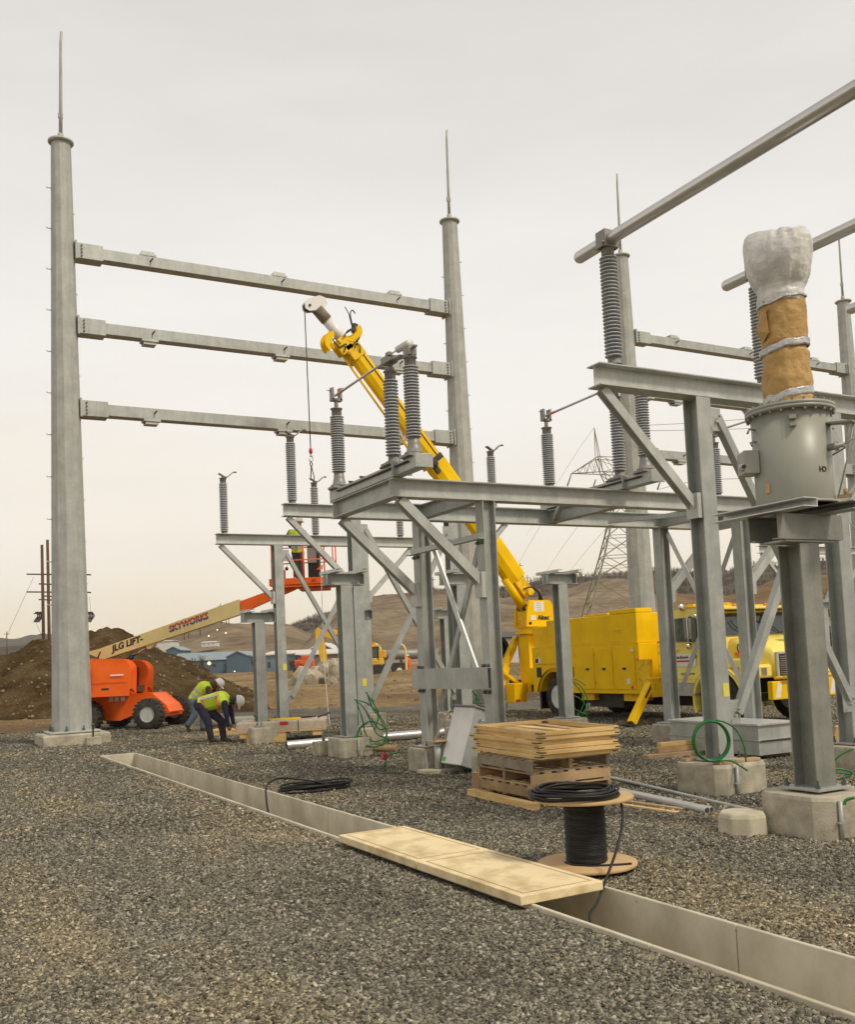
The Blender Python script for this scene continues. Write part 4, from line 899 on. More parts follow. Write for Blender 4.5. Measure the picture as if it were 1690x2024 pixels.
# grey metal box stack right
t = thing('metal_crate', 'long grey metal box with a mottled lid lying between the right hand columns', 'metal box', (10.78, 10.5, .06), math.radians(-2))
m = MB(); m.bx(-.36, .36, -.90, .90, 0, .19); m.build('lower_box', M['galv'], t, bevel=.004)
m = MB(); m.bx(-.375, .375, -.915, .915, .19, .215); m.bx(-.35, .35, -.89, .89, .215, .40); m.build('upper_box', M['galv'], t, bevel=.004)
m = MB(); m.bx(-.38, .38, -.92, .92, .40, .43); m.build('mottled_lid', M['galv_bright'], t, bevel=.003)
m = MB()
for k in range(34): m.bx(-.34+k*.02, -.33+k*.02, -.918, -.916, .175, .205)
m.build('vent_slots', M['black'], t)
for (a, b, w, h, z, mt, lb) in (((10.35, 9.85), (11.3, 9.75), .1, .06, 0, 'wood_old', 'dark timber bearer under the grey metal box'), ((9.45, 10.85), (10.55, 10.78), .12, .07, 0, 'wood_mid', 'lowest timber of the small pile behind the green coil'), ((9.75, 10.95), (10.6, 10.9), .12, .07, .072, 'wood_mid', 'middle timber of the small pile behind the green coil'), ((9.85, 11.0), (10.6, 10.95), .10, .06, .145, 'wood_pale', 'topmost timber of the small pile behind the green coil')):
    timber('timber_beam', lb, 'timber', (a[0], a[1], z), (b[0], b[1], z), w, h, mt)
t = thing('crushed_box', 'crumpled brown cardboard sheet on a board at the right edge', 'cardboard', (11.6, 9.3, .05), .3)
m = MB(); m.box((0, 0, .18), (.55, .03, .36), (.3, 0, .1)); m.box((.2, .12, .15), (.4, .02, .30), (-.2, .2, .6)); m.build('sheet', M['plywood'], t)
timber('plank', 'flat board under the crumpled cardboard at the right edge', 'plank', (11.2, 9.0, 0), (12.2, 9.1, 0), .2, .04, 'wood_mid')
# aluminium pipe on the ground, wood post, stub block
t = thing('aluminium_tube', 'large bright aluminium tube lying across the gravel behind the stub block', 'pipe', (6.50, 17.35, .085)); m = MB(); m.tube([(0, 0, 0), (4.4, -.1, 0)], .088, 24, hollow=.008); m.build('tube', M['aluminium'], t)
t = thing('concrete_stub', 'small square concrete stub with a steel pin by the bright tube', 'concrete block', (6.62, 15.85, 0)); m = MB(); m.bx(-.16, .16, -.14, .14, -.05, .24); m.build('block', M['concrete'], t, bevel=.01); m = MB(); m.tube([(0, 0, .24), (0, 0, .44)], .028, 10); m.build('pin', M['castgrey'], t)
t = thing('wooden_post', 'round wooden post lying beside the footing with green wires', 'timber', (7.35, 15.9, .06)); m = MB(); m.tube([(-.3, .25, 0), (.32, -.75, 0)], .055, 12); m.build('post', M['wood_mid'], t)
t = thing('marker_flag', 'small red survey flag with a green wire loop in the gravel', 'marker', (6.25, 12.75, 0)); m = MB(); m.tube([(0, 0, 0), (0, 0, .22)], .006, 6); m.build('stake', M['green_wire'], t); m = MB(); m.box((0, 0, .21), (.06, .05, .09), (.2, .3, .4)); m.build('flag', M['red'], t)
m = MB(); m.tube(smooth_pts([(0, 0, .0), (.03, -.05, .2), (.2, -.1, .26), (.5, -.2, .24), (.6, -.25, .2)]), .009, 6); m.build('wire', M['green_wire'], t)
# ------------------------------------------------------------------ green ground wires
def wires(label, base, paths, r=.011):
    t = thing('ground_wire', label, 'wire', base, group='green ground wires'); 
    for p in paths: m = MB(); m.tube(smooth_pts(p, 5), r, 6); m.build('strand', M['green_wire'], t)
    return t
rt = math.atan2(RGT.y, RGT.x)
t = thing('ground_wire', 'neat green wire coil standing upright on the footing of the nearest bus stand', 'wire', (7.70, 7.78, .36), rt, group='green ground wires')
for k in range(7):
    m = MB(); R_ = .205+.006*math.sin(k*2); pts = [Vector((R_*math.cos(a)*.92, .02*math.sin(k*1.7)+.012*k-.04, R_*math.sin(a)*1.02+.215)) for a in [2*PI*i/40 for i in range(40)]]
    m.tube(pts, .0095, 8, closed=True); m.build('strand', M['green_wire'], t)
m = MB(); m.tube(smooth_pts([(.0, -.02, .43), (.12, -.02, .42), (.26, -.02, .33), (.34, -.02, .15), (.35, -.02, -.02)]), .0095, 8); m.build('strand', M['green_wire'], t)
m = MB(); m.tube(smooth_pts([(.06, -.05, .01), (.18, -.06, .0), (.24, -.14, -.04), (.28, -.26, -.08)]), .0095, 8); m.build('strand', M['green_wire'], t)
def V3(a, b, z): return RGT*a+FWD*b+Vector((0, 0, z))
def bundle(px, py, Z, label, pths, r=.011):
    b = D(px, py, Z); wires(label, b, [[V3((x-px)/F_PX*Z, (dz if len(q) > 2 else 0), (py-y)/F_PX*Z) for q in p for (x, y, dz) in [(q[0], q[1], q[2] if len(q) > 2 else 0)]] for p in pths], r)
bundle(730, 1420, 16.4, 'tangle of green wires hanging on the short stand column in front of the shrink-wrapped load', [
 [(702, 1382), (728, 1392, .1), (748, 1415, .2), (762, 1442, .1), (757, 1463), (742, 1475, -.1), (722, 1472)],
 [(702, 1381), (722, 1400, -.1), (733, 1430, .1), (745, 1452), (765, 1462, .1)],
 [(727, 1368), (736, 1400, .1), (752, 1425, .1), (757, 1442), (745, 1440, .1), (733, 1418)],
 [(700, 1465), (708, 1440, .1), (728, 1427, .1), (750, 1432), (763, 1448, .1), (758, 1470), (740, 1476, .1), (720, 1475)],
 [(705, 1383), (716, 1420), (720, 1450, .1), (735, 1466, .1), (755, 1462)], [(725, 1368), (745, 1402), (747, 1420, .1), (738, 1445, .1)], [(698, 1480), (703, 1462), (712, 1438, .1), (725, 1430)]])
bundle(915, 1400, 17.9, 'green wires looped behind the leaning cabinet', [
 [(896, 1365), (892, 1390), (896, 1412), (902, 1424)], [(932, 1365), (945, 1378), (949, 1400), (942, 1416), (934, 1412)], [(930, 1392), (940, 1388), (947, 1402), (938, 1418)], [(936, 1366), (944, 1385), (942, 1408), (930, 1424)]], .012)
bundle(1150, 1380, 19.0, 'green wires drooping from the short stand in front of the truck', [
 [(1129, 1340), (1145, 1345), (1160, 1356)], [(1129, 1342), (1148, 1365), (1155, 1385), (1148, 1403), (1137, 1420)], [(1129, 1341), (1152, 1360), (1162, 1390), (1157, 1418)], [(1131, 1372), (1148, 1382), (1158, 1397), (1146, 1416)], [(1131, 1395), (1142, 1405), (1158, 1412)]])
bundle(1450, 1395, 11.4, 'green wires hooked behind the right column of the nearest stand', [[(1467, 1360), (1469, 1375), (1462, 1392), (1450, 1402)], [(1465, 1372), (1468, 1385), (1458, 1398), (1446, 1404)]], .008)
bundle(1665, 1515, 9.6, 'green wire loops lying on the gravel at the right edge', [[(1690, 1482), (1665, 1492), (1645, 1508)], [(1644, 1522), (1655, 1519), (1678, 1524), (1682, 1532), (1660, 1538), (1644, 1535)], [(1644, 1530), (1660, 1526), (1680, 1531)]], .009)
bundle(1683, 1582, 7.6, 'short green wire end over the conduit on the big footing', [[(1669, 1590), (1674, 1581), (1690, 1577)]], .012)
bundle(510, 1430, 20.5, 'thin green wire curling up beside the far left short stand', [[(500, 1413), (508, 1420), (514, 1432)], [(528, 1424), (545, 1430), (570, 1436)]], .012)
# conduit straps on footings
for (x, y, lb) in ((7.80, 7.585, 'grey conduit riser on the front of the green coil footing'), (6.54, 5.60, 'grey conduit riser on the big footing at right'), (6.62, 12.15, 'grey conduit riser beside the cabinet')):
    pass
t = thing('conduit_riser', 'short grey conduit strapped to the footing with the green coil', 'conduit', (7.86, 7.60, 0), group='conduits strapped to footings'); m = MB(); m.tube([(0, 0, -.05), (0, 0, .30)], .018, 10); m.build('conduit', M['galv'], t); m = MB(); m.bx(-.035, .035, -.012, .02, .12, .135); m.build('strap', M['galv'], t)
copy_tree(t, (6.70, 5.40, 0), label='short grey conduit strapped to the big footing at the right edge')
copy_tree(t, (6.60, 12.12, 0), label='short grey conduit strapped to the footing left of the leaning cabinet')
copy_tree(t, (6.86, 14.93, 0), label='short grey conduit strapped to the footing with hanging green wires')
# shrink-wrapped load
def at(px, py, Z, z=None): return D(px, py, Z)
Lc = G(560, 1462); ang = rt+.06
t = thing('wrapped_load', 'low shrink-wrapped crate of pale boards on a pallet between the short stands', 'wrapped crate', (Lc.x, Lc.y, 0), ang)
for s in (-.75, .0, .75): m = MB(); m.bx(s-.10, s+.10, -.48, -.38, .10, .20); m.build('block', M['wood_pale'], t); 
for s in (-.75, .0, .75): m = MB(); m.bx(s-.10, s+.10, .38, .48, .10, .20); m.build('block', M['wood_pale'], t)
m = MB(); m.bx(-.92, .92, -.5, .5, .20, .225); m.build('pallet_deck', M['wood_pale'], t)
m = MB(); m.bx(-.9, .9, -.47, .47, .226, .42); m.build('crate', M['wood_pale'], t, bevel=.01)
m = MB(); m.bx(-.7, .1, -.55, -.45, -.0, .10); m.build('skid', M['wood_pale'], t)
m = MB(); m.box((0, 0, .31), (1.86, 1.0, .235)); o = m.build('shrink_film', M['shrink'], t, bevel=.04)
for i in range(2): m = MB(); m.bx(-.4+i*.75, -.385+i*.75, -.506, -.504, .2, .43); m.build('strap', M['steel_dark'], t)
m = MB(); m.bx(-.02, .15, -.51, -.507, .34, .41); m.build('red_label', M['red'], t)
t2 = thing('crowbar', 'yellow level and dark tools lying on top of the shrink-wrapped crate', 'tools', (Lc.x, Lc.y, .43), ang); m = MB(); m.box((-.1, -.2, .02), (1.0, .05, .03), (0, 0, .03)); m.build('yellow_level', M['yellow'], t2); m = MB(); m.box((.5, -.1, .03), (.25, .05, .04), (0, 0, .4)); m.tube([(.35, 0, .03), (.7, -.1, .03)], .015, 6); m.tube([(.75, -.2, .02), (1.0, -.1, .10)], .02, 6); m.build('dark_tool', M['steel_dark'], t2)
# work spot in front of the bending men
Pc = G(440, 1452); t = thing('pallet', 'small low pallet where the two workers bend down', 'pallet', (Pc.x+.35, Pc.y+.1, 0), rt-.1)
for k in range(3): m = MB(); m.bx(-.6, .6, -.45+.4*k, -.35+.4*k, 0, .09); m.build('stringer', M['wood_pale'], t)
for k in range(6): m = MB(); m.bx(-.58+.21*k, -.47+.21*k, -.46, .46, .09, .11); m.build('deck_board', M['wood_pale'], t)
for k, (px, py, lb) in enumerate(((470, 1432, 'grey pipe insulation bundle lying left of the far short stand'), (485, 1436, 'second grey tube bundle in front of the first'), (455, 1440, 'third grey tube bundle nearest the workers'))):
    q = G(px, py); t = thing('grey_tube', lb, 'tube', (q.x, q.y, .12+.02*k), rt+.05*k, group='grey tubes beside the workers'); m = MB(); m.tube([(-.45, 0, 0), (.45, 0, 0)], .10, 14, hollow=.02); m.build('tube', M['castgrey'] if 0 else M['tank_grey'], t)
# ------------------------------------------------------------------ wheels
def wheel(t, c, R, w, ax, rim='white', name='wheel', hub=.3, rimr=.56, lugs=0, chunky=False):
    a = Vector(ax).normalized(); c = Vector(c)
    m = MB(); h = w/2
    m.lathe([(R*rimr, -h), (R*.88, -h), (R*.96, -h*.8), (R, -h*.55), (R, h*.55), (R*.96, h*.8), (R*.88, h), (R*rimr, h)], c, 40, a, cap=False)
    if chunky:
        s, u, _ = frame(a, (0, 0, 1))
        for k in range(22):
            for sd in (-1, 1):
                an = 2*PI*(k+.25*sd)/22; d = s*math.cos(an)+u*math.sin(an); tt = -s*math.sin(an)+u*math.cos(an)
                R3 = Matrix((a, tt, d)).transposed(); m.box(c+d*(R*1.0)+a*sd*h*.48, (h*.9, R*.13, R*.09), R3)
    o = m.build(name, M['tyre'], t)
    m = MB(); m.lathe([(R*rimr+.005, h*.85), (R*rimr, h*.9), (R*(rimr-.06), h*.85), (R*(rimr-.10), h*.1), (R*(rimr-.14), 0), (R*.2, -.0), (R*.18, h*.45), (R*.10, h*.6), (0, h*.6)], c, 32, a)
    m.lathe([(R*rimr+.005, -h*.85), (R*rimr, -h*.9), (R*(rimr-.06), -h*.85), (R*(rimr-.10), -h*.1), (0, -h*.05)], c, 32, a)
    m.build('rim', M[rim], o); return o
# ------------------------------------------------------------------ crane truck
TR = Vector((15.42, 17.0, 0))
truck = thing('crane_truck', 'yellow utility crane truck with its long boom raised over the steel stands', 'crane truck', TR)
def tw(*a): return Vector(a)-TR
def TB(m, name, mt, parent=None, bevel=0): m.xf(Matrix.Translation(-TR)); return m.build(name, M[mt] if isinstance(mt, str) else mt, parent or truck, bevel)
X0, X1 = 14.2, 16.64
# chassis
m = MB(); m.bx(15.0, 15.15, 13.2, 22.6, .62, .88); m.bx(15.7, 15.85, 13.2, 22.6, .62, .88); m.bx(14.6, 16.3, 19.3, 19.55, .42, .6); m.bx(14.5, 16.4, 14.05, 14.25, .42, .56)
m.bx(14.45, 14.95, 17.2, 18.4, .28, .62); m.bx(15.2, 15.7, 15.0, 20.0, .3, .62); TB(m, 'chassis', 'steel_dark')
# service body with wheel arch
wy, wr = 19.42, .63
arch = [(wy+wr*math.cos(PI*k/14), max(.62, .50+wr*math.sin(PI*k/14))) for k in range(15)]
poly = [(16.32, .62)] + [(y, z) for y, z in arch if y < wy+9][::-1] + [(20.28, .62), (20.28, 1.70), (16.32, 1.70)]
def sidepanel(x0, x1, name):
    m = MB(); n = len(poly); vs = [(x0, y, z) for y, z in poly]+[(x1, y, z) for y, z in poly]
    m.add(vs, [(i, (i+1) % n, (i+1) % n+n, i+n) for i in range(n)]+[tuple(range(n)), tuple(range(n, 2*n))[::-1]]); return TB(m, name, 'yellow', bevel=.012)
sidepanel(X0, X0+.55, 'body_side'); sidepanel(X1-.55, X1, 'body_side')
m = MB(); m.bx(X0+.55, X1-.55, 16.34, 20.26, .90, 1.68); TB(m, 'body_deck', 'yellow_dirty')
m = MB(); m.lathe([(.66, -.03), (.66, .03), (.70, .03), (.70, -.03)], (X0+.01, wy, .50), 28, (1, 0, 0), cap=False)
m.v = [Vector((v.x, v.y, max(v.z, .62))) for v in m.v]; TB(m, 'wheel_arch_trim', 'black')
ub = MB(); ub.bx(X0+.02, X1-.02, 16.36, 19.66, 1.705, 2.36); ubo = TB(ub, 'upper_box', 'yellow', bevel=.015)
ub = MB(); ub.bx(X0+.02, X0+.5, 16.36, 17.25, 2.365, 2.46); TB(ub, 'top_locker', 'yellow', bevel=.01)
ub = MB(); ub.bx(X0+.05, X0+.5, 17.35, 18.2, 2.365, 2.41); TB(ub, 'top_ledge', 'yellow_dirty', bevel=.01)
ub = MB(); ub.bx(X0+.018, X0+.022, 16.9, 19.5, 1.735, 1.75); ub.bx(X0-.004, X0+.02, 16.35, 20.2, 1.690, 1.705); TB(ub, 'body_rail', 'yellow_dirty')
# compartment doors
def door(y0, y1, z0, z1, latch=True, lx=None):
    m = MB(); m.bx(X0-.016, X0-.002, y0, y1, z0, z1); o = TB(m, 'compartment_door', 'yellow', bevel=.006)
    g = MB(); e = .012
    for (a, b, c, d) in ((y0-e, y1+e, z0-e, z0-.002), (y0-e, y1+e, z1+.002, z1+e), (y0-e, y0-.002, z0, z1), (y1+.002, y1+e, z0, z1)): g.bx(X0-.004, X0-.001, a, b, c, d)
    TB(g, 'door_gap', 'yellow_dirty', o)
    if latch: l = MB(); yy = (y0+y1)/2+(lx or 0); l.bx(X0-.03, X0-.017, yy-.055, yy+.055, 1.13, 1.18); TB(l, 'latch', 'steel_dark', o)
door(16.45, 17.13, .70, 1.62); door(17.20, 17.78, .70, 1.62); door(17.86, 18.60, .70, 1.62, True, -.15)
door(18.72, 20.18, 1.30, 1.62, False)
m = MB(); m.bx(X0-.012, X0-.003, 19.93, 20.12, .98, 1.22); TB(m, 'vent', 'black')
m = MB(); m.bx(X0-.012, X0-.003, 18.52, 18.64, .98, 1.22); TB(m, 'vent', 'black')
for (y0, y1, z0, z1, c) in ((19.92, 20.14, 1.32, 1.45, 'sign_white'), (20.02, 20.13, 1.33, 1.44, 'black'), (16.62, 16.73, .82, .94, 'sign_white'), (16.46, 16.55, 1.52, 1.58, 'sign_white')):
    m = MB(); e = .019 if c == 'sign_white' else .021; m.bx(X0-e, X0-.0165, y0, y1, z0, z1); TB(m, 'decal', c)
m = MB(); m.lathe([(.045, 0), (.045, .006), (0, .006)], (X0-.017, 16.56, .76), 14, (-1, 0, 0)); TB(m, 'reflector', 'lamp_orange')
m = MB(); m.lathe([(.035, 0), (.035, .012), (0, .014)], (X0-.001, 16.36, 1.36), 14, (-1, 0, 0)); TB(m, 'marker_lamp', 'lamp_orange')
m = MB(); m.tube([(X0-.0, 17.1, 2.02), (X0-.05, 17.08, 2.02), (X0-.05, 16.92, 2.0), (X0, 16.9, 2.0)], .012, 6); TB(m, 'grab_handle', 'yellow_dirty')
for (yy, zz) in ((16.50, .85), (16.50, 1.5), (17.24, .85), (17.24, 1.5), (18.55, .85), (18.55, 1.5), (17.82, .85), (17.82, 1.5)): m = MB(); m.tube([(X0-.02, yy, zz-.04), (X0-.02, yy, zz+.04)], .010, 6); TB(m, 'hinge', 'yellow_dirty')
# under-body bits
m = MB(); m.bx(14.3, 14.7, 16.5, 17.0, .44, .60); TB(m, 'step_box', 'yellow_dirty'); m = MB(); m.bx(14.3, 14.7, 18.05, 18.5, .44, .60); TB(m, 'step_box', 'yellow_dirty')
m = MB(); m.bx(X0+.05, X0+.45, 20.05, 20.12, .20, .62); TB(m, 'mud_flap', 'black')
# wheels
for x in (14.40, 16.44):
    wheel(truck, tw(x, wy, .50), .50, .26, (-1 if x < 15.4 else 1, 0, 0)); wheel(truck, tw(x+(.30 if x < 15.4 else -.30), wy, .50), .50, .26, (-1 if x < 15.4 else 1, 0, 0))
    wheel(truck, tw(14.44 if x < 15.4 else 16.40, 14.15, .50), .50, .28, (-1 if x < 15.4 else 1, 0, 0))
# cab: cross-section in the y-z plane swept over x
def sweep(pl, x0, x1, name, mt, bevel=.03, taper=0, parent=None):
    n = len(pl); m = MB(); cy = sum(p[0] for p in pl)/n
    vs = [(x0+(taper if z > 1.7 else 0), y, z) for y, z in pl]+[(x1-(taper if z > 1.7 else 0), y, z) for y, z in pl]
    m.add(vs, [(i, (i+1) % n, (i+1) % n+n, i+n) for i in range(n)]+[tuple(range(n)), tuple(range(n, 2*n))[::-1]]); return TB(m, name, mt, parent, bevel)
CX0, CX1 = 14.30, 16.54
cab = sweep([(14.62, .88), (15.45, .88), (15.45, 2.22), (15.35, 2.30), (14.35, 2.30), (14.15, 2.22), (13.98, 1.72), (13.98, 1.05), (14.62, 1.05)], CX0, CX1, 'cab', 'yellow_pale', .04, .06)
m = MB(); m.bx(CX0-.02, CX1+.02, 13.93, 14.5, 2.27, 2.325); TB(m, 'sun_visor', 'yellow_pale', bevel=.015)
# cab side glass: two panes and frame
def pane(x, pts, mt, name, th=.008, parent=None):
    m = MB(); n = len(pts); s = -1 if x < 15.4 else 1
    m.add([(x, y, z) for y, z in pts]+[(x+s*th, y, z) for y, z in pts], [tuple(range(n)), tuple(range(n, 2*n))]+[(i, (i+1) % n, (i+1) % n+n, i+n) for i in range(n)]); return TB(m, name, mt, parent)
for x in (CX0+.03, CX1-.03):
    pane(x-(.035 if x < 15 else -.035), [(15.28, 1.68), (15.28, 2.16), (14.86, 2.16), (14.86, 1.68)], 'glass_green', 'side_window')
    pane(x-(.035 if x < 15 else -.035), [(14.80, 1.66), (14.80, 2.16), (14.66, 2.16), (14.52, 1.95), (14.50, 1.66)], 'glass_green', 'side_window')
m = MB(); m.bx(CX0-.005, CX0+.03, 14.805, 14.855, 1.66, 2.18); TB(m, 'window_divider', 'black')
g = MB()
for (a, b, c, d) in ((14.5, 15.36, .90, .912), (14.5, 14.512, .9, 1.62), (15.35, 15.362, .9, 2.2), (14.5, 15.36, 1.60, 1.606)): g.bx(CX0-.003, CX0+.004, a, b, c, d)
TB(g, 'door_gap', 'yellow_dirty')
m = MB(); m.bx(CX0-.02, CX0-.002, 15.22, 15.32, 1.50, 1.54); TB(m, 'door_handle', 'chrome')
m = MB(); m.bx(CX0-.006, CX0-.002, 14.72, 15.42, 1.17, 1.43); sg = TB(m, 'door_sign', 'sign_white')
text('Blackhawk - Neff', .087, M['black'], sg, tw(CX0-.008, 15.00, 1.36), (0, -1, 0), (0, 0, 1), .001, offset=.002)
m = MB(); m.bx(CX0-.009, CX0-.0065, 14.78, 15.26, 1.265, 1.30); TB(m, 'red_band', 'red', sg)
m = MB(); m.lathe([(.035, 0), (.035, .002), (0, .002)], (CX0-.0065, 15.37, 1.32), 12, (-1, 0, 0)); TB(m, 'green_emblem', 'green', sg)
text('USDOT 1201488', .055, M['black'], truck, tw(CX0-.004, 14.98, 1.02), (0, -1, 0), (0, 0, 1), .001)
m = MB(); m.bx(CX0-.05, CX0+.3, 14.75, 15.45, .58, .63); m.bx(CX0+.02, CX0+.25, 14.75, 15.45, .63, .87); TB(m, 'side_step', 'galv')
# windscreen
m = MB(); a, b, c, d = (CX0+.12, 14.13, 2.20), (CX1-.12, 14.13, 2.20), (CX1-.10, 13.965, 1.76), (CX0+.10, 13.965, 1.76)
m.add([a, b, c, d]+[(p[0], p[1]-.012, p[2]) for p in (a, b, c, d)], [(0, 1, 2, 3), (7, 6, 5, 4), (0, 4, 5, 1), (1, 5, 6, 2), (2, 6, 7, 3), (3, 7, 4, 0)]); TB(m, 'windscreen', 'glass')
m = MB(); m.box((15.42, 14.04, 1.98), (.03, .02, .46), (.36, 0, 0)); TB(m, 'windscreen_divider', 'black')
for x in (14.9, 15.9): m = MB(); m.tube([(x, 13.93, 1.76), (x-.25, 13.97, 1.94), (x-.3, 14.02, 2.06)], .01, 6); TB(m, 'wiper', 'black')
# roof lights and beacon bar
m = MB(); m.bx(14.55, 16.2, 14.6, 14.8, 2.325, 2.39); TB(m, 'beacon_bar', 'yellow', bevel=.01)
for x in (14.65, 15.1, 16.0): m = MB(); m.lathe([(.07, 0), (.065, .05), (.03, .08), (0, .085)], (x, 14.35, 2.325), 12); TB(m, 'beacon', 'lamp_orange')
m = MB(); m.bx(14.5, 14.9, 14.9, 15.2, 2.39, 2.44); m.bx(15.1, 15.6, 14.9, 15.1, 2.39, 2.46); TB(m, 'boom_rest', 'yellow_dirty')
m = MB(); m.tube([(CX0+.10, 15.1, 2.32), (CX0+.02, 15.05, 2.36)], .015, 6); m.lathe([(.0, 0), (.075, .01), (.08, .03), (.04, .09), (0, .1)], (CX0+.0, 15.0, 2.38), 16, (0, 1, 0)); TB(m, 'spot_lamp', 'chrome')
# mirror
m = MB(); m.box((CX0-.18, 14.72, 1.93), (.05, .17, .42)); mo = TB(m, 'wing_mirror', 'castgrey', bevel=.01)
m = MB(); m.tube([(CX0, 14.5, 2.2), (CX0-.2, 14.70, 2.2), (CX0-.2, 14.70, 1.55), (CX0, 14.5, 1.5)], .012, 6); m.tube([(CX0, 14.9, 2.2), (CX0-.2, 14.72, 2.15)], .01, 6); TB(m, 'mirror_arm', 'chrome', mo)
m = MB(); m.lathe([(.0, 0), (.07, .01), (.07, .03), (0, .05)], (CX0-.2, 14.66, 1.58), 14, (0, 1, 0)); TB(m, 'round_mirror', 'chrome', mo)
# bonnet: lofted sections from windscreen to grille
def loft(secs, name, mt, bevel=0):
    m = MB(); n = len(secs[0]); vs = [p for s in secs for p in s]; fs = [(i*n+k, i*n+(k+1) % n, (i+1)*n+(k+1) % n, (i+1)*n+k) for i in range(len(secs)-1) for k in range(n)]
    fs += [tuple(range(n))[::-1], tuple(range((len(secs)-1)*n, len(secs)*n))]; m.add(vs, fs, smooth=True); return TB(m, name, mt, bevel=bevel)
def hsec(y, hw, zt, zb=.92, r=.14):
    cx = 15.42; pts = [(cx-hw, y, zb)]
    for k in range(5): a = PI-PI/2*k/4; pts.append((cx-hw+r+r*math.cos(a), y, zt-r+r*math.sin(a)))
    pts.append((cx, y, zt+.03))
    for k in range(5): a = PI/2-PI/2*k/4; pts.append((cx+hw-r+r*math.cos(a), y, zt-r+r*math.sin(a)))
    pts.append((cx+hw, y, zb)); return pts
loft([hsec(14.0, .98, 1.70), hsec(13.75, .93, 1.68), hsec(13.4, .82, 1.60), hsec(13.18, .74, 1.50), hsec(13.10, .70, 1.42, r=.1)], 'bonnet', 'yellow_pale')
# front fenders
for s in (-1, 1):
    cx = 15.42+s*.98; m = MB(); pts = []
    for k in range(13): a = PI*1.12-PI*1.18*k/12; pts.append((14.15-math.cos(a)*-.62, .50+.60*math.sin(a)))
    pl = [(14.15+.62*math.cos(a), .50+.60*math.sin(a)) for a in [PI*(-.12)+PI*1.12*k/14 for k in range(15)]]
    outer = [(14.15+.68*math.cos(a), .50+.68*math.sin(a)) for a in [PI*(-.12)+PI*1.12*k/14 for k in range(15)]]
    q = pl+outer[::-1]; n = len(q); xa, xb = cx-.18, cx+.18
    m.add([(xa, y, z) for y, z in q]+[(xb, y, z) for y, z in q], [(i, (i+1) % n, (i+1) % n+n, i+n) for i in range(n)]+[(i, i+1, n-2-i, n-1-i) for i in range(14)]+[(n+i, n+n-1-i, n+n-2-i, n+i+1) for i in range(14)]); TB(m, 'fender', 'yellow_pale', bevel=.015)
    m = MB(); m.bx(min(15.42+s*.72, cx+s*.16), max(15.42+s*.72, cx+s*.16), 13.14, 13.60, .92, 1.18); m.bx(min(15.42+s*.72, cx+s*.1), max(15.42+s*.72, cx+s*.1), 13.55, 14.0, 1.12, 1.3); TB(m, 'fender_front', 'yellow_pale', bevel=.05)
    m = MB(); m.bx(min(cx-.05, cx+.09), max(cx-.05, cx+.09), 13.128, 13.139, .98, 1.12); TB(m, 'headlight', 'chrome')
    m = MB(); m.box((cx-s*.08+s*.06, 13.75, 1.38), (.05, .12, .08)); TB(m, 'indicator', 'lamp_orange')
m = MB(); m.bx(14.78, 16.06, 13.085, 13.098, .93, 1.38); gr = TB(m, 'grille', 'steel_dark')
for k in range(9): m = MB(); m.bx(14.84, 16.0, 13.07, 13.083, .97+k*.042, .985+k*.042); TB(m, 'grille_bar', 'chrome', gr)
m = MB(); 
for (a, b, c, d) in ((14.74, 14.80, .91, 1.40), (16.04, 16.10, .91, 1.40), (14.8, 16.04, 1.36, 1.40)): m.bx(a, b, 13.06, 13.09, c, d)
TB(m, 'grille_frame', 'galv_bright', gr)
bp = MB(); bp.bx(14.35, 16.50, 12.86, 12.98, .52, .86); bpo = TB(bp, 'bumper', 'yellow', bevel=.015)
for k in range(7):
    x = 14.42+k*.30; m = MB(); m.add([(x, 12.857, .56), (x+.12, 12.857, .56), (x+.19, 12.857, .83), (x+.07, 12.857, .83), (x, 12.862, .56), (x+.12, 12.862, .56), (x+.19, 12.862, .83), (x+.07, 12.862, .83)], [(0, 1, 2, 3), (7, 6, 5, 4), (0, 4, 5, 1), (2, 6, 7, 3), (1, 5, 6, 2), (3, 7, 4, 0)]); TB(m, 'bumper_stripe', 'white', bpo)
m = MB(); m.tube([(14.5, 12.92, .92), (16.3, 12.92, .92)], .03, 8); m.tube([(14.6, 12.8, .92), (15.1, 12.8, .94)], .03, 8); TB(m, 'bumper_tube', 'yellow_dirty')
m = MB(); m.tube([(14.95, 12.84, .86), (14.93, 12.84, 1.35)], .012, 6); TB(m, 'guide_rod', 'yellow')
m = MB(); m.tube([(15.3, 13.3, 1.60), (15.3, 13.3, 1.72)], .02, 8); m.lathe([(.05, -.08), (.06, .08), (0, .09)], (15.3, 13.3, 1.76), 12, (1, 0, 0)); m.box((15.45, 13.3, 1.76), (.3, .08, .07)); TB(m, 'bonnet_lamps', 'chrome')
m = MB(); m.tube(smooth_pts([(14.55, 13.75, 1.35), (14.4, 13.7, 1.5), (14.6, 13.8, 1.62), (14.8, 13.8, 1.65)]), .012, 6); TB(m, 'cable_loop', 'cable_black')
m = MB(); m.tube([(CX0-.02, 15.6, .9), (CX0-.02, 15.6, 2.6)], .05, 10); TB(m, 'exhaust_stack', 'chrome')
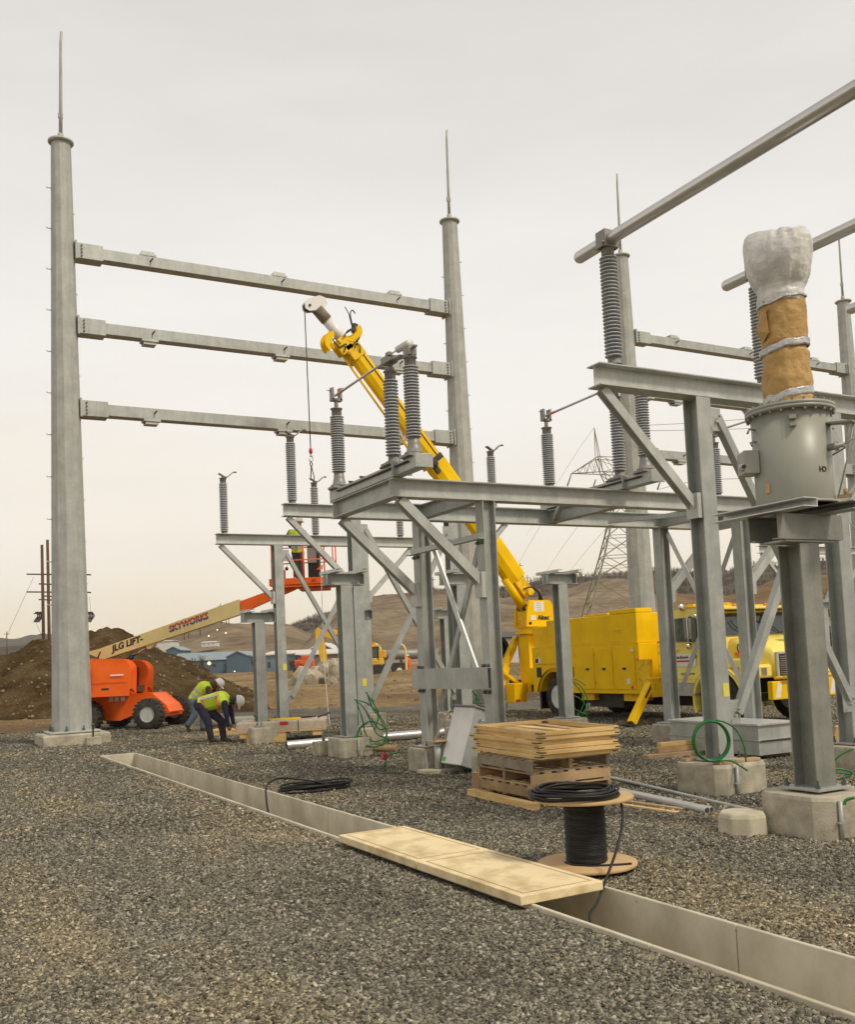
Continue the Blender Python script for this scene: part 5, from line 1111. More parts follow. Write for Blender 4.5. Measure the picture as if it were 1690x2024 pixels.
# front outrigger at the near side
m = MB(); m.bx(14.0, 14.5, 15.72, 16.05, .55, .95); m.bx(14.15, 14.25, 15.95, 16.3, .6, 1.35); TB(m, 'outrigger_housing', 'yellow_dirty', bevel=.01)
m = MB(); m.bar((14.05, 15.85, .82), (13.38, 15.72, .06), .15, .15, (0, 1, 0)); o = TB(m, 'outrigger_leg', 'yellow', bevel=.008)
m = MB(); m.bar((14.02, 15.77, .80), (13.72, 15.72, .46), .05, .012, (0, 1, 0)); TB(m, 'wear_strip', 'steel_dark', o)
m = MB(); m.box((13.34, 15.7, .03), (.28, .24, .03)); m.box((13.38, 15.7, .06), (.1, .1, .06)); TB(m, 'foot_pad', 'steel_dark', o)
# pedestal and turret at the rear
m = MB(); m.bx(14.98, 15.85, 21.55, 22.0, .55, 2.10); m.bx(14.95, 15.9, 20.3, 21.54, .75, 1.2); TB(m, 'pedestal', 'yellow', bevel=.02); m = MB(); m.bx(14.25, 14.62, 19.70, 20.27, 1.705, 2.22); TB(m, 'corner_locker', 'yellow', bevel=.01)
m = MB(); m.lathe([(.55, 2.10), (.55, 2.17), (.47, 2.18), (.47, 2.26), (.52, 2.27), (.52, 2.30)], (15.4, 21.8, 0), 30, smooth=False); TB(m, 'slew_ring', 'yellow_dirty')
for yy in (21.50, 22.05):
    pl = [(14.92, 2.30), (15.80, 2.30), (15.80, 2.85), (15.70, 2.98), (15.05, 2.99), (14.96, 2.7)]
    m = MB(); n = len(pl); m.add([(x, yy, z) for x, z in pl]+[(x, yy+.05, z) for x, z in pl], [(i, (i+1) % n, (i+1) % n+n, i+n) for i in range(n)]+[tuple(range(n)), tuple(range(n, 2*n))[::-1]]); tp = TB(m, 'turret_plate', 'yellow', bevel=.008)
    if yy < 22:
        m = MB(); m.bx(15.17, 15.50, 21.492, 21.497, 2.68, 2.95); ws = TB(m, 'warning_sign', 'sign_white', tp)
        for k in range(4): text(['SLEEP', 'POOR', 'THINK', 'LARGE'][k] if 0 else '=====', .055, M['castgrey'], ws, tw(15.335, 21.489, 2.91-.062*k), (1, 0, 0), (0, 0, 1), .001)
        text('Altec', .175, M['black'], tp, tw(15.47, 21.489, 2.52), (1, 0, 0), (0, 0, 1), .002, offset=.005)
        m = MB(); m.bx(15.06, 15.22, 21.493, 21.497, 2.46, 2.59); TB(m, 'logo_patch', 'sign_white', tp)
        m = MB(); m.lathe([(.045, 0), (.045, .004), (0, .004)], (15.04, 21.499, 2.38), 12, (0, -1, 0)); TB(m, 'pin_hole', 'black', tp)
m = MB(); m.bx(15.0, 15.75, 21.57, 22.03, 2.31, 2.85); TB(m, 'turret_core', 'yellow_dirty')
m = MB()
for k in range(5): m.tube(smooth_pts([(14.95+.03*k, 21.6+.05*k, 3.3), (15.2+.03*k, 21.6+.05*k, 3.35), (15.45+.03*k, 21.6+.05*k, 3.2), (15.6, 21.65+.05*k, 2.95)]), .018, 6)
TB(m, 'hydraulic_hoses', 'black')
# rear outriggers, hose reel
for s in (-1, 1):
    c = 15.4; f = lambda x: c+s*(x-15.4) if s < 0 else 2*c-(x)
    X = (lambda x: x) if s < 0 else (lambda x: 30.8-x)
    m = MB(); m.bar((X(15.05), 22.2, 2.02), (X(14.50), 22.2, 1.08), .16, .20, (0, 1, 0)); TB(m, 'outrigger_arm', 'yellow_dirty', bevel=.01)
    m = MB(); m.bar((X(14.62), 22.2, 1.25), (X(14.15), 22.2, .15), .20, .24, (0, 1, 0)); o = TB(m, 'outrigger_leg', 'yellow', bevel=.01)
    m = MB(); m.box((X(14.13), 22.2, .06), (.36, .34, .05)); TB(m, 'foot_pad', 'steel_dark', o)
    m = MB(); m.bar((X(14.45), 22.05, 1.1), (X(15.2), 22.05, .62), .08, .12, (0, 1, 0)); TB(m, 'outrigger_strut', 'yellow', bevel=.01)
m = MB(); m.bx(14.55, 14.95, 21.7, 22.1, .30, .80); lb = TB(m, 'tail_box', 'yellow', bevel=.01)
m = MB(); m.bx(14.58, 14.72, 21.692, 21.698, .32, .38); TB(m, 'tail_lamp', 'red', lb)
m = MB(); m.lathe([(.30, -.1), (.30, .1), (.26, .1), (.26, -.1)], (14.65, 22.6, 1.75), 24, (-.5, -1, 0)); m.lathe([(.36, -.13), (.36, -.11), (.1, -.11)], (14.65, 22.6, 1.75), 24, (-.5, -1, 0)); TB(m, 'hose_reel', 'black')
m = MB(); m.tube(smooth_pts([(14.6, 22.5, 1.6), (14.35, 22.5, 1.2), (14.3, 22.5, .8), (14.5, 22.4, .6)]), .025, 6); m.tube(smooth_pts([(14.7, 22.4, 1.5), (14.5, 22.4, 1.0), (14.55, 22.3, .75), (14.8, 22.3, 1.0)]), .02, 6); TB(m, 'loose_hose', 'black')
# boom, lying in the vertical plane y = 21.8, pointing over the yard
Y = 21.8
A, B, C, E = Vector((15.12, Y, 3.22)), Vector((12.50, Y, 6.62)), Vector((10.2, Y, 9.42)), Vector((9.42, Y, 10.22))
dd = (B-A).normalized(); nn = Vector((-dd.z, 0, dd.x)).normalized()
if nn.z < 0: nn = -nn
def hexbox(p, q, w, h, name, mt, sc=1.0, c=.3):
    m = MB(); pl = [(-w/2, -h*.15), (-w*.28, -h/2), (w*.28, -h/2), (w/2, -h*.15), (w/2, h*.38), (w*.42, h/2), (-w*.42, h/2), (-w/2, h*.38)]
    m.extr(pl, p, q, (0, 0, 1), 0, (sc, sc)); return TB(m, name, mt, bevel=.012)
lbm = hexbox(A+dd*.45, B, .42, .50, 'lower_boom', 'yellow')
m = MB(); m.bar(A-dd*.1, A+dd*.5, .34, .34); m.lathe([(.10, -.3), (.10, .3)], A, 14, (0, 1, 0)); TB(m, 'boom_foot', 'yellow_dirty', bevel=.01)
m = MB(); m.lathe([(.05, 0), (.05, .006)], A+dd*2.5-Vector((0, .215, 0)), 10, (0, -1, 0)); m.lathe([(.09, 0), (.09, .006), (0, .006)], A+dd*2.0+nn*.02-Vector((0, .217, 0)), 16, (0, -1, 0)); TB(m, 'boom_decal', 'sign_white', lbm)
m = MB(); m.bar(B-dd*.25, B+dd*.15, .40, .44); m.lathe([(.07, -.26), (.07, .26)], B-nn*.12, 12, (0, 1, 0)); TB(m, 'boom_collar', 'steel_dark', bevel=.01)
d2 = (C-B).normalized(); n2 = Vector((-d2.z, 0, d2.x)); n2 = -n2 if n2.z < 0 else n2
ob = hexbox(B-dd*.3+n2*.0, C+n2*.0, .32, .36, 'upper_boom', 'yellow')
m = MB(); m.bar(B+n2*.24, C+n2*.22-d2*.1, .10, .06); TB(m, 'boom_rail', 'yellow', ob)
for sgn in (-1, 1): m = MB(); m.bar(B+n2*.10+Vector((0, sgn*.163, 0)), C+n2*.10-d2*.1+Vector((0, sgn*.163, 0)), .006, .035); TB(m, 'boom_slot', 'steel_dark', ob)
m = MB(); m.tube([B-n2*.36, B-n2*.36+d2*1.0], .05, 10); m.tube([B-n2*.36+d2*1.0, C-n2*.30], .032, 8); TB(m, 'side_cylinder', 'yellow_dirty')
m = MB(); m.bar(C-d2*.35, C+d2*.08, .36, .42); m.box(C-n2*.05, (.40, .32, .26), (0, -.8, 0)); TB(m, 'boom_head', 'yellow_dirty', bevel=.02)
# auger grab folded on the head
def hook_plate(c, R, a0, a1, w, yy, name, mt='yellow'):
    m = MB(); k = 12; pts = []
    for i in range(k+1): a = a0+(a1-a0)*i/k; pts.append((c.x+R*math.cos(a), c.z+R*math.sin(a)))
    inn = [(c.x+(R-w*(.6+.4*math.sin(PI*i/k)))*math.cos(a0+(a1-a0)*i/k), c.z+(R-w*(.6+.4*math.sin(PI*i/k)))*math.sin(a0+(a1-a0)*i/k)) for i in range(k+1)]
    q = pts+inn[::-1]; n = len(q); m.add([(x, yy, z) for x, z in q]+[(x, yy+.05, z) for x, z in q], [(i, (i+1) % n, (i+1) % n+n, i+n) for i in range(n)]+[(i, i+1, n-2-i, n-1-i) for i in range(k)]+[(n+i, n+n-1-i, n+n-2-i, n+i+1) for i in range(k)]); return TB(m, name, mt, bevel=.01)
for yy in (21.62, 21.84):
    hook_plate(C+Vector((-.02, 0, .38)), .30, math.radians(-120), math.radians(30), .17, yy, 'grab_arm')
    hook_plate(C+Vector((-.46, 0, .02)), .28, math.radians(100), math.radians(235), .20, yy, 'grab_arm')
    m = MB(); m.box((C.x-.22, yy+.03, C.z-.02), (.42, .06, .40), (0, -.7, 0)); TB(m, 'grab_plate', 'yellow_dirty', bevel=.03)
m = MB(); rnd = random.Random(4)
for k in range(8): p = C+Vector((rnd.uniform(-.5, .2), rnd.uniform(-.25, .1), rnd.uniform(-.25, .3))); m.tube(smooth_pts([p, p+Vector((rnd.uniform(-.2, .2), 0, .12)), p+Vector((rnd.uniform(-.25, .25), -.05, .05)), p+Vector((rnd.uniform(-.2, .2), 0, -.1))], 4), .016, 5)
m.box(C+Vector((.16, 0, .50)), (.12, .12, .22), (0, .2, 0)); m.tube([C+Vector((.1, 0, .5)), C+Vector((.02, 0, .85)), C+Vector((-.08, 0, 1.02))], .012, 6); m.tube(smooth_pts([C+Vector((.1, 0, .6)), C+Vector((.06, 0, .85)), C+Vector((.12, 0, .96)), C+Vector((.2, 0, .88))]), .015, 6); TB(m, 'winch_fittings', 'steel_dark')
d3 = (E-C).normalized()
m = MB(); m.tube([C, C+d3*.85], .135, 20); tt = TB(m, 'fibreglass_tip', 'white')
m = MB(); m.tube([C+d3*.85, C+d3*1.2], .15, 20); TB(m, 'tip_collar', 'wood_grey')
for yy in (Y-.10, Y+.07):
    pl = [(9.02, 10.22), (9.00, 10.36), (9.08, 10.46), (9.40, 10.60), (9.56, 10.56), (9.60, 10.42), (9.44, 10.20), (9.24, 10.20), (9.12, 10.17)]
    m = MB(); n = len(pl); m.add([(x, yy, z) for x, z in pl]+[(x, yy+.03, z) for x, z in pl], [(i, (i+1) % n, (i+1) % n+n, i+n) for i in range(n)]+[tuple(range(n)), tuple(range(n, 2*n))[::-1]]); TB(m, 'sheave_plate', 'sign_white')
m = MB(); m.lathe([(.12, -.05), (.10, 0), (.12, .05)], (9.13, Y, 10.31), 18, (0, 1, 0)); m.lathe([(.03, -.13), (.03, .13)], (9.13, Y, 10.31), 10, (0, 1, 0)); TB(m, 'sheave', 'steel_dark')
m = MB(); m.tube([C-n2*.1, Vector((9.5, Y, 10.15))], .010, 5); TB(m, 'winch_line', 'steel_dark')
m = MB(); m.tube([A+Vector((-.05, 0, -.45)), A+Vector((-.62, 0, .38))], .12, 14); m.tube([A+Vector((-.62, 0, .38)), A+Vector((-1.35, 0, 1.42))], .085, 14); TB(m, 'lift_cylinder', 'yellow')
m = MB(); m.lathe([(.09, -.16), (.09, .16)], A+Vector((-.08, 0, -.42)), 12, (0, 1, 0)); TB(m, 'cylinder_pin', 'steel_dark')
# lifting line with hook and sling
t = thing('crane_hook', 'steel load line hanging from the boom tip with red hook block and sling', 'hook', (9.02, 21.72, 5.95))
m = MB(); m.tube([(0, .05, 4.35), (0, 0, .82)], .014, 6); m.build('load_line', M['steel_dark'], t)
m = MB(); m.ell((0, 0, .74), (.045, .045, .085)); m.build('hook_block', M['red'], t)
m = MB(); m.tube(smooth_pts([(0, 0, .66), (.04, 0, .58), (.03, 0, .50), (-.03, 0, .50), (-.04, 0, .56)]), .016, 6); m.lathe([(.03, .6), (.03, .64)], n=8); m.build('hook', M['chrome'], t)
m = MB(); m.tube(smooth_pts([(0, 0, .50), (-.03, 0, .42), (0, 0, .36), (.03, 0, .42), (0, 0, .50)]), .012, 6); m.tube([(0, 0, .38), (-.03, 0, .02)], .014, 6); m.tube([(0, 0, .38), (.07, 0, .08), (.05, 0, .02)], .012, 6); m.build('sling', M['black'], t)
# ------------------------------------------------------------------ boom lift
lc = D(232, 1400, 27.6); LZ = rt
lift = thing('boom_lift', 'orange boom lift with cream lettered boom carrying a worker in its basket', 'boom lift', (lc.x, lc.y, 0), rt)
def LP(px, py, dz=0, Z=27.6):       # frontal plane of the boom, local coordinates
    p = D(px, py, Z); d = p-Vector((lc.x, lc.y, 0)); return Vector((d.dot(RGT), d.dot(FWD)+dz, d.z))
# chassis rotated ten degrees against the boom
ch = math.radians(-10); Rc = Matrix.Translation((.46, 0, 0)) @ Matrix.Rotation(ch, 4, 'Z')
def LB(m, name, mt, parent=None, bevel=0, rot=True):
    if rot: m.xf(Rc)
    return m.build(name, M[mt], parent or lift, bevel)
wx = .87
m = MB(); pl = [(-1.45, .42), (-1.1, .30), (-.2, .26), (.25, .42), (1.25, .42), (1.15, .62), (.75, .95), (-1.45, .95)]
n = len(pl); m.add([(x, -.45, z) for x, z in pl]+[(x, .45, z) for x, z in pl], [(i, (i+1) % n, (i+1) % n+n, i+n) for i in range(n)]+[tuple(range(n)), tuple(range(n, 2*n))[::-1]]); cs = LB(m, 'chassis', 'orange', bevel=.02)
m = MB(); m.bx(.80, 1.12, -.75, .75, .30, .56); m.bx(-1.1, -.8, -.75, .75, .28, .5); LB(m, 'axle', 'orange', bevel=.02)
text('4870', .13, M['black'], lift, Rc @ Vector((1.13, -.30, .43)), Rc.to_3x3() @ Vector((0, 1, 0)), (0, 0, 1), .002)
text('4870', .12, M['black'], lift, Rc @ Vector((1.0, -.758, .43)), Rc.to_3x3() @ Vector((1, 0, 0)), (0, 0, 1), .002)
for k, x in enumerate((-.45, -.28, -.10)): m = MB(); m.bx(x-.06, x+.06, -.455, -.452, .78, .90); LB(m, 'decal', 'sign_white')
for x in (wx, -.93):
    for y in (-.86, .86):
        p = Rc @ Vector((x, y, .41)); s = Rc.to_3x3() @ Vector((0, -1 if y < 0 else 1, 0)); wheel(lift, p, .41, .32, s, 'galv_dark', rimr=.52, chunky=True)
# turret: near hood, trough, far hood
def hood(x0, x1, y0, y1, z0, z1, name, r=.22):
    m = MB(); pl = [(x0, z0), (x1-.03, z0)]
    for k in range(7): a = PI/2*k/6; pl.append((x1-r+r*math.cos(a), z1-r+r*math.sin(a)))
    pl += [(x0+.35, z1+.07), (x0, z1-.0)]; n = len(pl)
    m.add([(x, y0+(.05 if z > z0+.3 else 0), z) for x, z in pl]+[(x, y1, z) for x, z in pl], [(i, (i+1) % n, (i+1) % n+n, i+n) for i in range(n)]+[tuple(range(n)), tuple(range(n, 2*n))[::-1]]); return LB(m, name, 'orange', bevel=.09, rot=False)
h1 = hood(-1.25, .60, -1.02, -.42, 1.02, 1.84, 'engine_hood'); hood(-1.25, .66, .42, 1.0, 1.02, 1.80, 'engine_hood')
m = MB(); m.bx(-1.2, .50, -.41, .41, 1.0, 1.70); LB(m, 'turret_trough', 'black', rot=False, bevel=.03)
m = MB(); m.bx(-1.2, .50, -.6, .6, .95, 1.02); LB(m, 'turntable', 'steel_dark', rot=False)
m = MB(); m.bx(.40, .66, -.35, .35, 1.02, 1.18); LB(m, 'bump_rail', 'steel_dark', rot=False)
m = MB(); m.bx(-1.22, .58, -1.026, -1.021, 1.30, 1.315); LB(m, 'hood_line', 'orange_dirty', h1, rot=False)
m = MB(); m.bx(.15, .50, -1.034, -1.024, 1.48, 1.52); LB(m, 'decal', 'sign_white', h1, rot=False)
m = MB(); m.bx(-.35, -.335, -1.028, -1.021, 1.08, 1.75); LB(m, 'hood_seam', 'orange_dirty', h1, rot=False)
m = MB(); m.bx(-.1, .1, -1.03, -1.02, 1.12, 1.16); LB(m, 'hood_latch', 'steel_dark', h1, rot=False)
m = MB(); m.bx(-1.22, -.40, -1.040, -1.030, 1.42, 1.64); [LB(MB().bx(-1.1+.07*k, -1.06+.07*k, -1.03, -1.022, 1.10, 1.22), 'vent', 'black', h1, rot=False) for k in range(0)]; sp = LB(m, 'logo_panel', 'sign_white', h1, rot=False)
def sky_mat():
    m = bpy.data.materials.new('split_lettering'); m.use_nodes = True; nt = m.node_tree; b = nt.nodes['Principled BSDF']; tc = N(nt, 'ShaderNodeTexCoord'); sp = N(nt, 'ShaderNodeSeparateXYZ'); nt.links.new(tc.outputs['Generated'], sp.inputs[0])
    return m, nt, b, sp
def split_text(body, size, parent, origin, xd, yd, name='lettering', shear=.25, sx=1.0, offset=.004):
    o = text(body, size, M['red'], parent, origin, xd, yd, .002, shear=shear, offset=offset, sx=sx, name=name)
    o.data.materials.append(M['blue']); o.data.materials.append(M['sign_white']); yv = Vector(yd).normalized()
    # cut at mid height: faces below the middle are blue
    import bmesh
    bm = bmesh.new(); bm.from_mesh(o.data)
    for off in (-.03*size, .05*size):
        bmesh.ops.bisect_plane(bm, geom=bm.verts[:]+bm.edges[:]+bm.faces[:], plane_co=Vector(origin)+yv*off, plane_no=yv)
    dele = []
    for f in bm.faces:
        h = (f.calc_center_median()-Vector(origin)).dot(yv)
        if h < -.03*size: f.material_index = 1
        elif h < .05*size: dele.append(f)
    bmesh.ops.delete(bm, geom=dele, context='FACES'); bm.to_mesh(o.data); bm.free(); return o
split_text('SKYWORKS', .15, sp, Vector((-.81, -1.043, 1.53)), (1, 0, 0), (0, 0, 1))
m = MB(); m.bx(-.95, -.80, -1.028, -1.022, 1.08, 1.2); LB(m, 'decal', 'sign_white', h1, rot=False)
m = MB(); m.tube([LP(206, 1322, -.6), LP(206, 1302, -.6)], .045, 10); m.tube([LP(206, 1302, -.6), LP(212, 1288, -.6)], .02, 6); LB(m, 'exhaust', 'black', rot=False)
# boom
p0 = LP(186, 1298); p1 = LP(476, 1201); ud = (p1-p0).normalized(); vd = Vector((-ud.z, 0, ud.x))
m = MB(); hh = .34; 
q = [LP(175, 1290), LP(205, 1303), LP(476, 1214), LP(474, 1186), LP(285, 1253), LP(200, 1283)]; n = 6
m.add([v+Vector((0, -.15, 0)) for v in q]+[v+Vector((0, .15, 0)) for v in q], [(i, (i+1) % n, (i+1) % n+n, i+n) for i in range(n)]+[tuple(range(n)), tuple(range(n, 2*n))[::-1]]); mb_ = LB(m, 'main_boom', 'cream', rot=False, bevel=.012)
m = MB(); q = [LP(478, 1211), LP(583, 1165), LP(578, 1152), LP(540, 1166), LP(477, 1189)]; n = 5
m.add([v+Vector((0, -.11, 0)) for v in q]+[v+Vector((0, .11, 0)) for v in q], [(i, (i+1) % n, (i+1) % n+n, i+n) for i in range(n)]+[tuple(range(n)), tuple(range(n, 2*n))[::-1]]); LB(m, 'inner_boom', 'orange', rot=False, bevel=.01)
def along(px0, py0, px1, py1): a = LP(px0, py0, -.155); b = LP(px1, py1, -.155); return (a+b)/2, (b-a).normalized()
c, xd = along(222, 1284, 285, 1262); text('JLG LIFT-', .235, M['black'], mb_, c, xd, Vector((-xd.z, 0, xd.x)), .002, shear=.3, offset=.009, sx=.98)
c, xd = along(334, 1246, 414, 1217); split_text('SKYWORKS', .235, mb_, c, xd, Vector((-xd.z, 0, xd.x)), offset=.010, sx=.93)
m = MB(); q = [LP(283, 1270), LP(293, 1283), LP(300, 1281), LP(312, 1268), LP(318, 1259)]; n = 5
m.add([v+Vector((0, -.1, 0)) for v in q]+[v+Vector((0, .1, 0)) for v in q], [(i, (i+1) % n, (i+1) % n+n, i+n) for i in range(n)]+[tuple(range(n)), tuple(range(n, 2*n))[::-1]]); LB(m, 'cylinder_bracket', 'cream', rot=False)
m = MB(); m.tube([LP(240, 1313), LP(262, 1297)], .065, 12); LB(m, 'lift_cylinder', 'black', rot=False)
m = MB(); m.tube([LP(262, 1297), LP(290, 1278)], .032, 10); LB(m, 'cylinder_rod', 'chrome', rot=False)
# basket
def bk(px, py, dz=0): return LP(px, py, dz)
fz = bk(600, 1143).z; x0, x1 = bk(541, 1143).x, bk(662, 1143).x; yb0, yb1 = -.45, .45
m = MB(); m.bx(x0+.25, x1, yb0, yb1, fz-.20, fz-.02); m.bx(x0+.2, x1+.1, yb0+.02, yb1-.02, fz-.27, fz-.21); bsk = LB(m, 'basket_floor', 'orange', rot=False, bevel=.008)
text('VERSALIFT' if 0 else '#2', .12, M['black'], bsk, Vector((x1-.55, yb0-.003, fz-.11)), (1, 0, 0), (0, 0, 1), .001)
m = MB(); m.bx(x0-.1, x0+.55, -.25, .25, fz-.20, fz+.0); m.bx(x0+.75, x1-.15, -.3, .3, fz-.36, fz-.28); LB(m, 'basket_mount', 'orange_dirty', rot=False, bevel=.01)
rails = MB(); top = fz+1.05; mid = fz+.48
for z in (top, top-.13 if 0 else top-.02): pass
def rail(z, name='guard_rail', r=.02): m = MB(); m.tube([(x0, yb0, z), (x1, yb0, z), (x1, yb1, z), (x0, yb1, z)], r, 8, closed=True); LB(m, name, 'orange', rot=False)
rail(top, r=.024); rail(top-.12, r=.015); rail(mid, r=.018)
for (x, y) in ((x0+.02, yb0), (x0+.02, yb1), (bk(603, 1100).x, yb0), (bk(637, 1100).x, yb1), (x1, yb0), (x1, yb1), (bk(575, 1100).x, yb1)):
    m = MB(); w = .028 if abs(x-bk(603, 1100).x) < .01 else .02; m.tube([(x, y, fz-.05), (x, y, top)], w, 8); LB(m, 'rail_post', 'orange', rot=False)
m = MB(); m.bx(bk(604, 1100).x+.05, bk(630, 1100).x, .0, .40, fz+.0, fz+1.02); LB(m, 'control_console', 'black', rot=False, bevel=.02)
m = MB(); m.bx(bk(605, 1100).x+.03, bk(625, 1100).x, -.05, .0, fz+.42, fz+.85); LB(m, 'console_panel', 'castgrey', rot=False, bevel=.01)
m = MB(); m.bx(bk(545, 1100).x, bk(562, 1100).x, -.2, .1, fz+.02, fz+.25); LB(m, 'red_box', 'red', rot=False)
m = MB(); m.add([bk(628, 1128, -.4), bk(641, 1118, -.4), bk(640, 1128, -.4), bk(628, 1128, -.35), bk(641, 1118, -.35), bk(640, 1128, -.35)], [(0, 1, 2), (5, 4, 3), (0, 3, 4, 1), (1, 4, 5, 2), (2, 5, 3, 0)]); LB(m, 'gusset', 'orange', rot=False)
m = MB(); m.ell(bk(571, 1127, -.46), (.05, .05, .055)); m.tube([bk(571, 1115, -.46), bk(571, 1124, -.46)], .006, 5); LB(m, 'hanging_knob', 'steel_dark', rot=False)
t = thing('hand_line', 'thin pale rope hanging from the lift basket to the gravel', 'rope', G(655, 1440)); base = Vector(t.location); m = MB(); 
m.tube(smooth_pts([D(632, 1060, 24.5)-base, D(635, 1150, 24.5)-base, D(640, 1300, 24.3)-base, D(648, 1400, 24)-base, D(652, 1432, 23.5)-base]), .008, 5); m.build('rope', M['white'], t)
# ------------------------------------------------------------------ people
def pmat(n, c, **k): return mat(n, c, **k)
pmat('navy', (.035, .03, .055), rough=.9, var=.25, scale=12); pmat('denim', (.12, .17, .22), rough=.9, var=.25, scale=14); pmat('hoodie', (.10, .055, .025), rough=.95, var=.25, scale=14)
pmat('lime', (.55, .70, .04), rough=.7, var=.12, scale=10); pmat('reflective', (.42, .42, .40), rough=.4, var=.1); pmat('vest_orange', (.85, .30, .08), rough=.6, var=.1); pmat('teal', (.01, .12, .09), rough=.9, var=.2); pmat('slate', (.055, .06, .075), rough=.9, var=.2, scale=14)
pmat('boot', (.05, .04, .025), rough=.8); pmat('hivis_orange', (.85, .16, .03), rough=.7); pmat('gaiter', (.04, .05, .035), rough=.9)
def person(label, root, rz, J, top='hoodie', legs='denim', vest='lime', band='reflective', helmet='white', face=(1, 0, 0), crown=(0, 0, 1), stripes=(.25, .6), crossband=None, vox=.013, gaiter=None):
    t = thing('person', label, 'person', root, rz); V = {k: Vector(v) for k, v in J.items()}
    P, Cc, Nk, Hd = V['pelvis'], V['chest'], V['neck'], V['head']; ax = (Cc-P).normalized(); cr = Vector(crown).normalized(); fd = Vector(face); fd = (fd-cr*fd.dot(cr)).normalized(); sd = cr.cross(fd)
    Rh = Matrix((fd, sd, cr)).transposed()
    b = MB(); b.cap_(P, Cc, .13, .145); b.cap_(Cc, Nk, .12, .06); b.cap_(Nk, Hd-cr*.02, .055, .06)
    b.ell(Hd, (.095, .075, .115), Rh); b.ell(Hd+fd*.035-cr*.07, (.055, .05, .045), Rh); b.ell(Hd+fd*.10-cr*.02, (.018, .012, .022), Rh)
    for s in (-1, 1): b.ell(Hd+sd*s*.078-cr*.01, (.02, .012, .03), Rh)
    for s in ('l', 'r'):
        sh, el, wr = V['sh'+s], V['el'+s], V['wr'+s]; hp, kn, an, to = V['hip'+s], V['kn'+s], V['an'+s], V['toe'+s]
        b.cap_(Cc+(sh-Cc)*.4, sh, .07, .06); b.cap_(sh, el, .052, .040); b.cap_(el, wr, .040, .026)
        b.cap_(P, hp, .10, .09); b.cap_(hp, kn, .085, .055); b.cap_(kn, an, .055, .04); b.cap_(an, to, .04, .03)
        hd = (wr-el).normalized(); a, u, _ = frame(hd, fd if abs(hd.dot(fd)) < .9 else (0, 0, 1)); pc = wr+hd*.045
        b.ell(pc, (.038, .018, .048), Matrix((a, u, hd)).transposed())
        for k in range(4):
            f0 = wr+hd*.08+a*(-.028+.0187*k); L = [.055, .068, .063, .048][k]; f1 = f0+hd*L*.5+u*.012; f2 = f1+hd*L*.4+u*.03; b.cap_(f0, f1, .0095, .009, 8); b.cap_(f1, f2, .009, .0085, 8)
        th = wr+hd*.03+a*.03; b.cap_(th, th+a*.025+hd*.03+u*.01, .011, .010, 8); b.cap_(th+a*.025+hd*.03+u*.01, th+a*.02+hd*.06+u*.03, .010, .009, 8)
    b.build('body', M['skin'], t, remesh=vox)
    e = MB(); [e.ell(Hd+fd*.086+sd*s*.032+cr*.01, (.010, .012, .008), Rh, 8) for s in (-1, 1)]
    o = MB(); o.ell(Hd+fd*.086+sd*.032+cr*.01, (.010, .012, .008), Rh, 8); o.build('eye', M['black'], t); o = MB(); o.ell(Hd+fd*.086-sd*.032+cr*.01, (.010, .012, .008), Rh, 8); o.build('eye', M['black'], t)
    o = MB(); o.box(Hd+fd*.088-cr*.05, (.012, .035, .008), Rh); o.build('mouth', M['wood_old'], t)
    g = MB(); g.cap_(P+ax*.05, Cc, .155, .175); g.cap_(Cc, Nk, .15, .085)
    for s in ('l', 'r'): g.cap_(Cc+(V['sh'+s]-Cc)*.3, V['sh'+s], .10, .085); g.cap_(V['sh'+s], V['el'+s], .078, .060); g.cap_(V['el'+s], V['wr'+s], .060, .042)
    g.build('jacket', M[top], t, remesh=vox)
    g = MB(); g.cap_(P-ax*.0, P+ax*.08, .165, .155)
    for s in ('l', 'r'): g.cap_(P, V['hip'+s], .13, .125); g.cap_(V['hip'+s], V['kn'+s], .118, .085); g.cap_(V['kn'+s], V['an'+s]+(V['kn'+s]-V['an'+s]).normalized()*.05, .085, .07)
    g.build('trousers', M[legs], t, remesh=vox)
    for s in ('l', 'r'):
        an, to = V['an'+s], V['toe'+s]; m = MB(); m.cap_(an+(V['kn'+s]-an).normalized()*.06, an, .06, .058); m.cap_(an-(to-an).normalized()*.03, to, .052, .045); m.build('boot', M['boot'], t, remesh=.014)
    if vest:
        a0, a1 = P+ax*.03, Cc; g = MB(); g.cap_(a0, a1, .172, .195); g.cap_(Cc, Nk-(Nk-Cc)*.1, .165, .09)
        for s in ('l', 'r'): g.cap_(Cc, V['sh'+s]-(V['sh'+s]-Cc)*.15, .12, .105)
        vo_ = g.build('vest', M[vest], t, remesh=vox)
        for k in stripes:
            p = a0+(a1-a0)*k; r = .172+.023*k+.004; m = MB(); m.tube([p-ax*.028, p+ax*.028], r, 28, cap=False); m.build('reflective_band', M[band], vo_)
        if crossband:
            sd2 = ax.cross(fd).normalized(); 
            for s in (-1, 1): m = MB(); nrm = Vector(crossband); q0 = a0+nrm*.18+sd2*s*.07; q1 = Cc+nrm*.20+sd2*s*.08; m.bar(q0, q1, .055, .02, nrm); m.build('reflective_band', M['reflective'], vo_)
    m = MB(); pr = [(.135, .0), (.128, .02), (.122, .06), (.10, .10), (.06, .128), (0, .138)]; m.lathe(pr, Hd+cr*.035, 20, cr); m.ell(Hd+cr*.04+fd*.10, (.085, .10, .010), Rh, 14); h = m.build('helmet', M[helmet], t)
    m = MB(); m.box(Hd+cr*.11+sd*.085, (.05, .01, .035), Rh); m.build('helmet_sticker', M['red'], h)
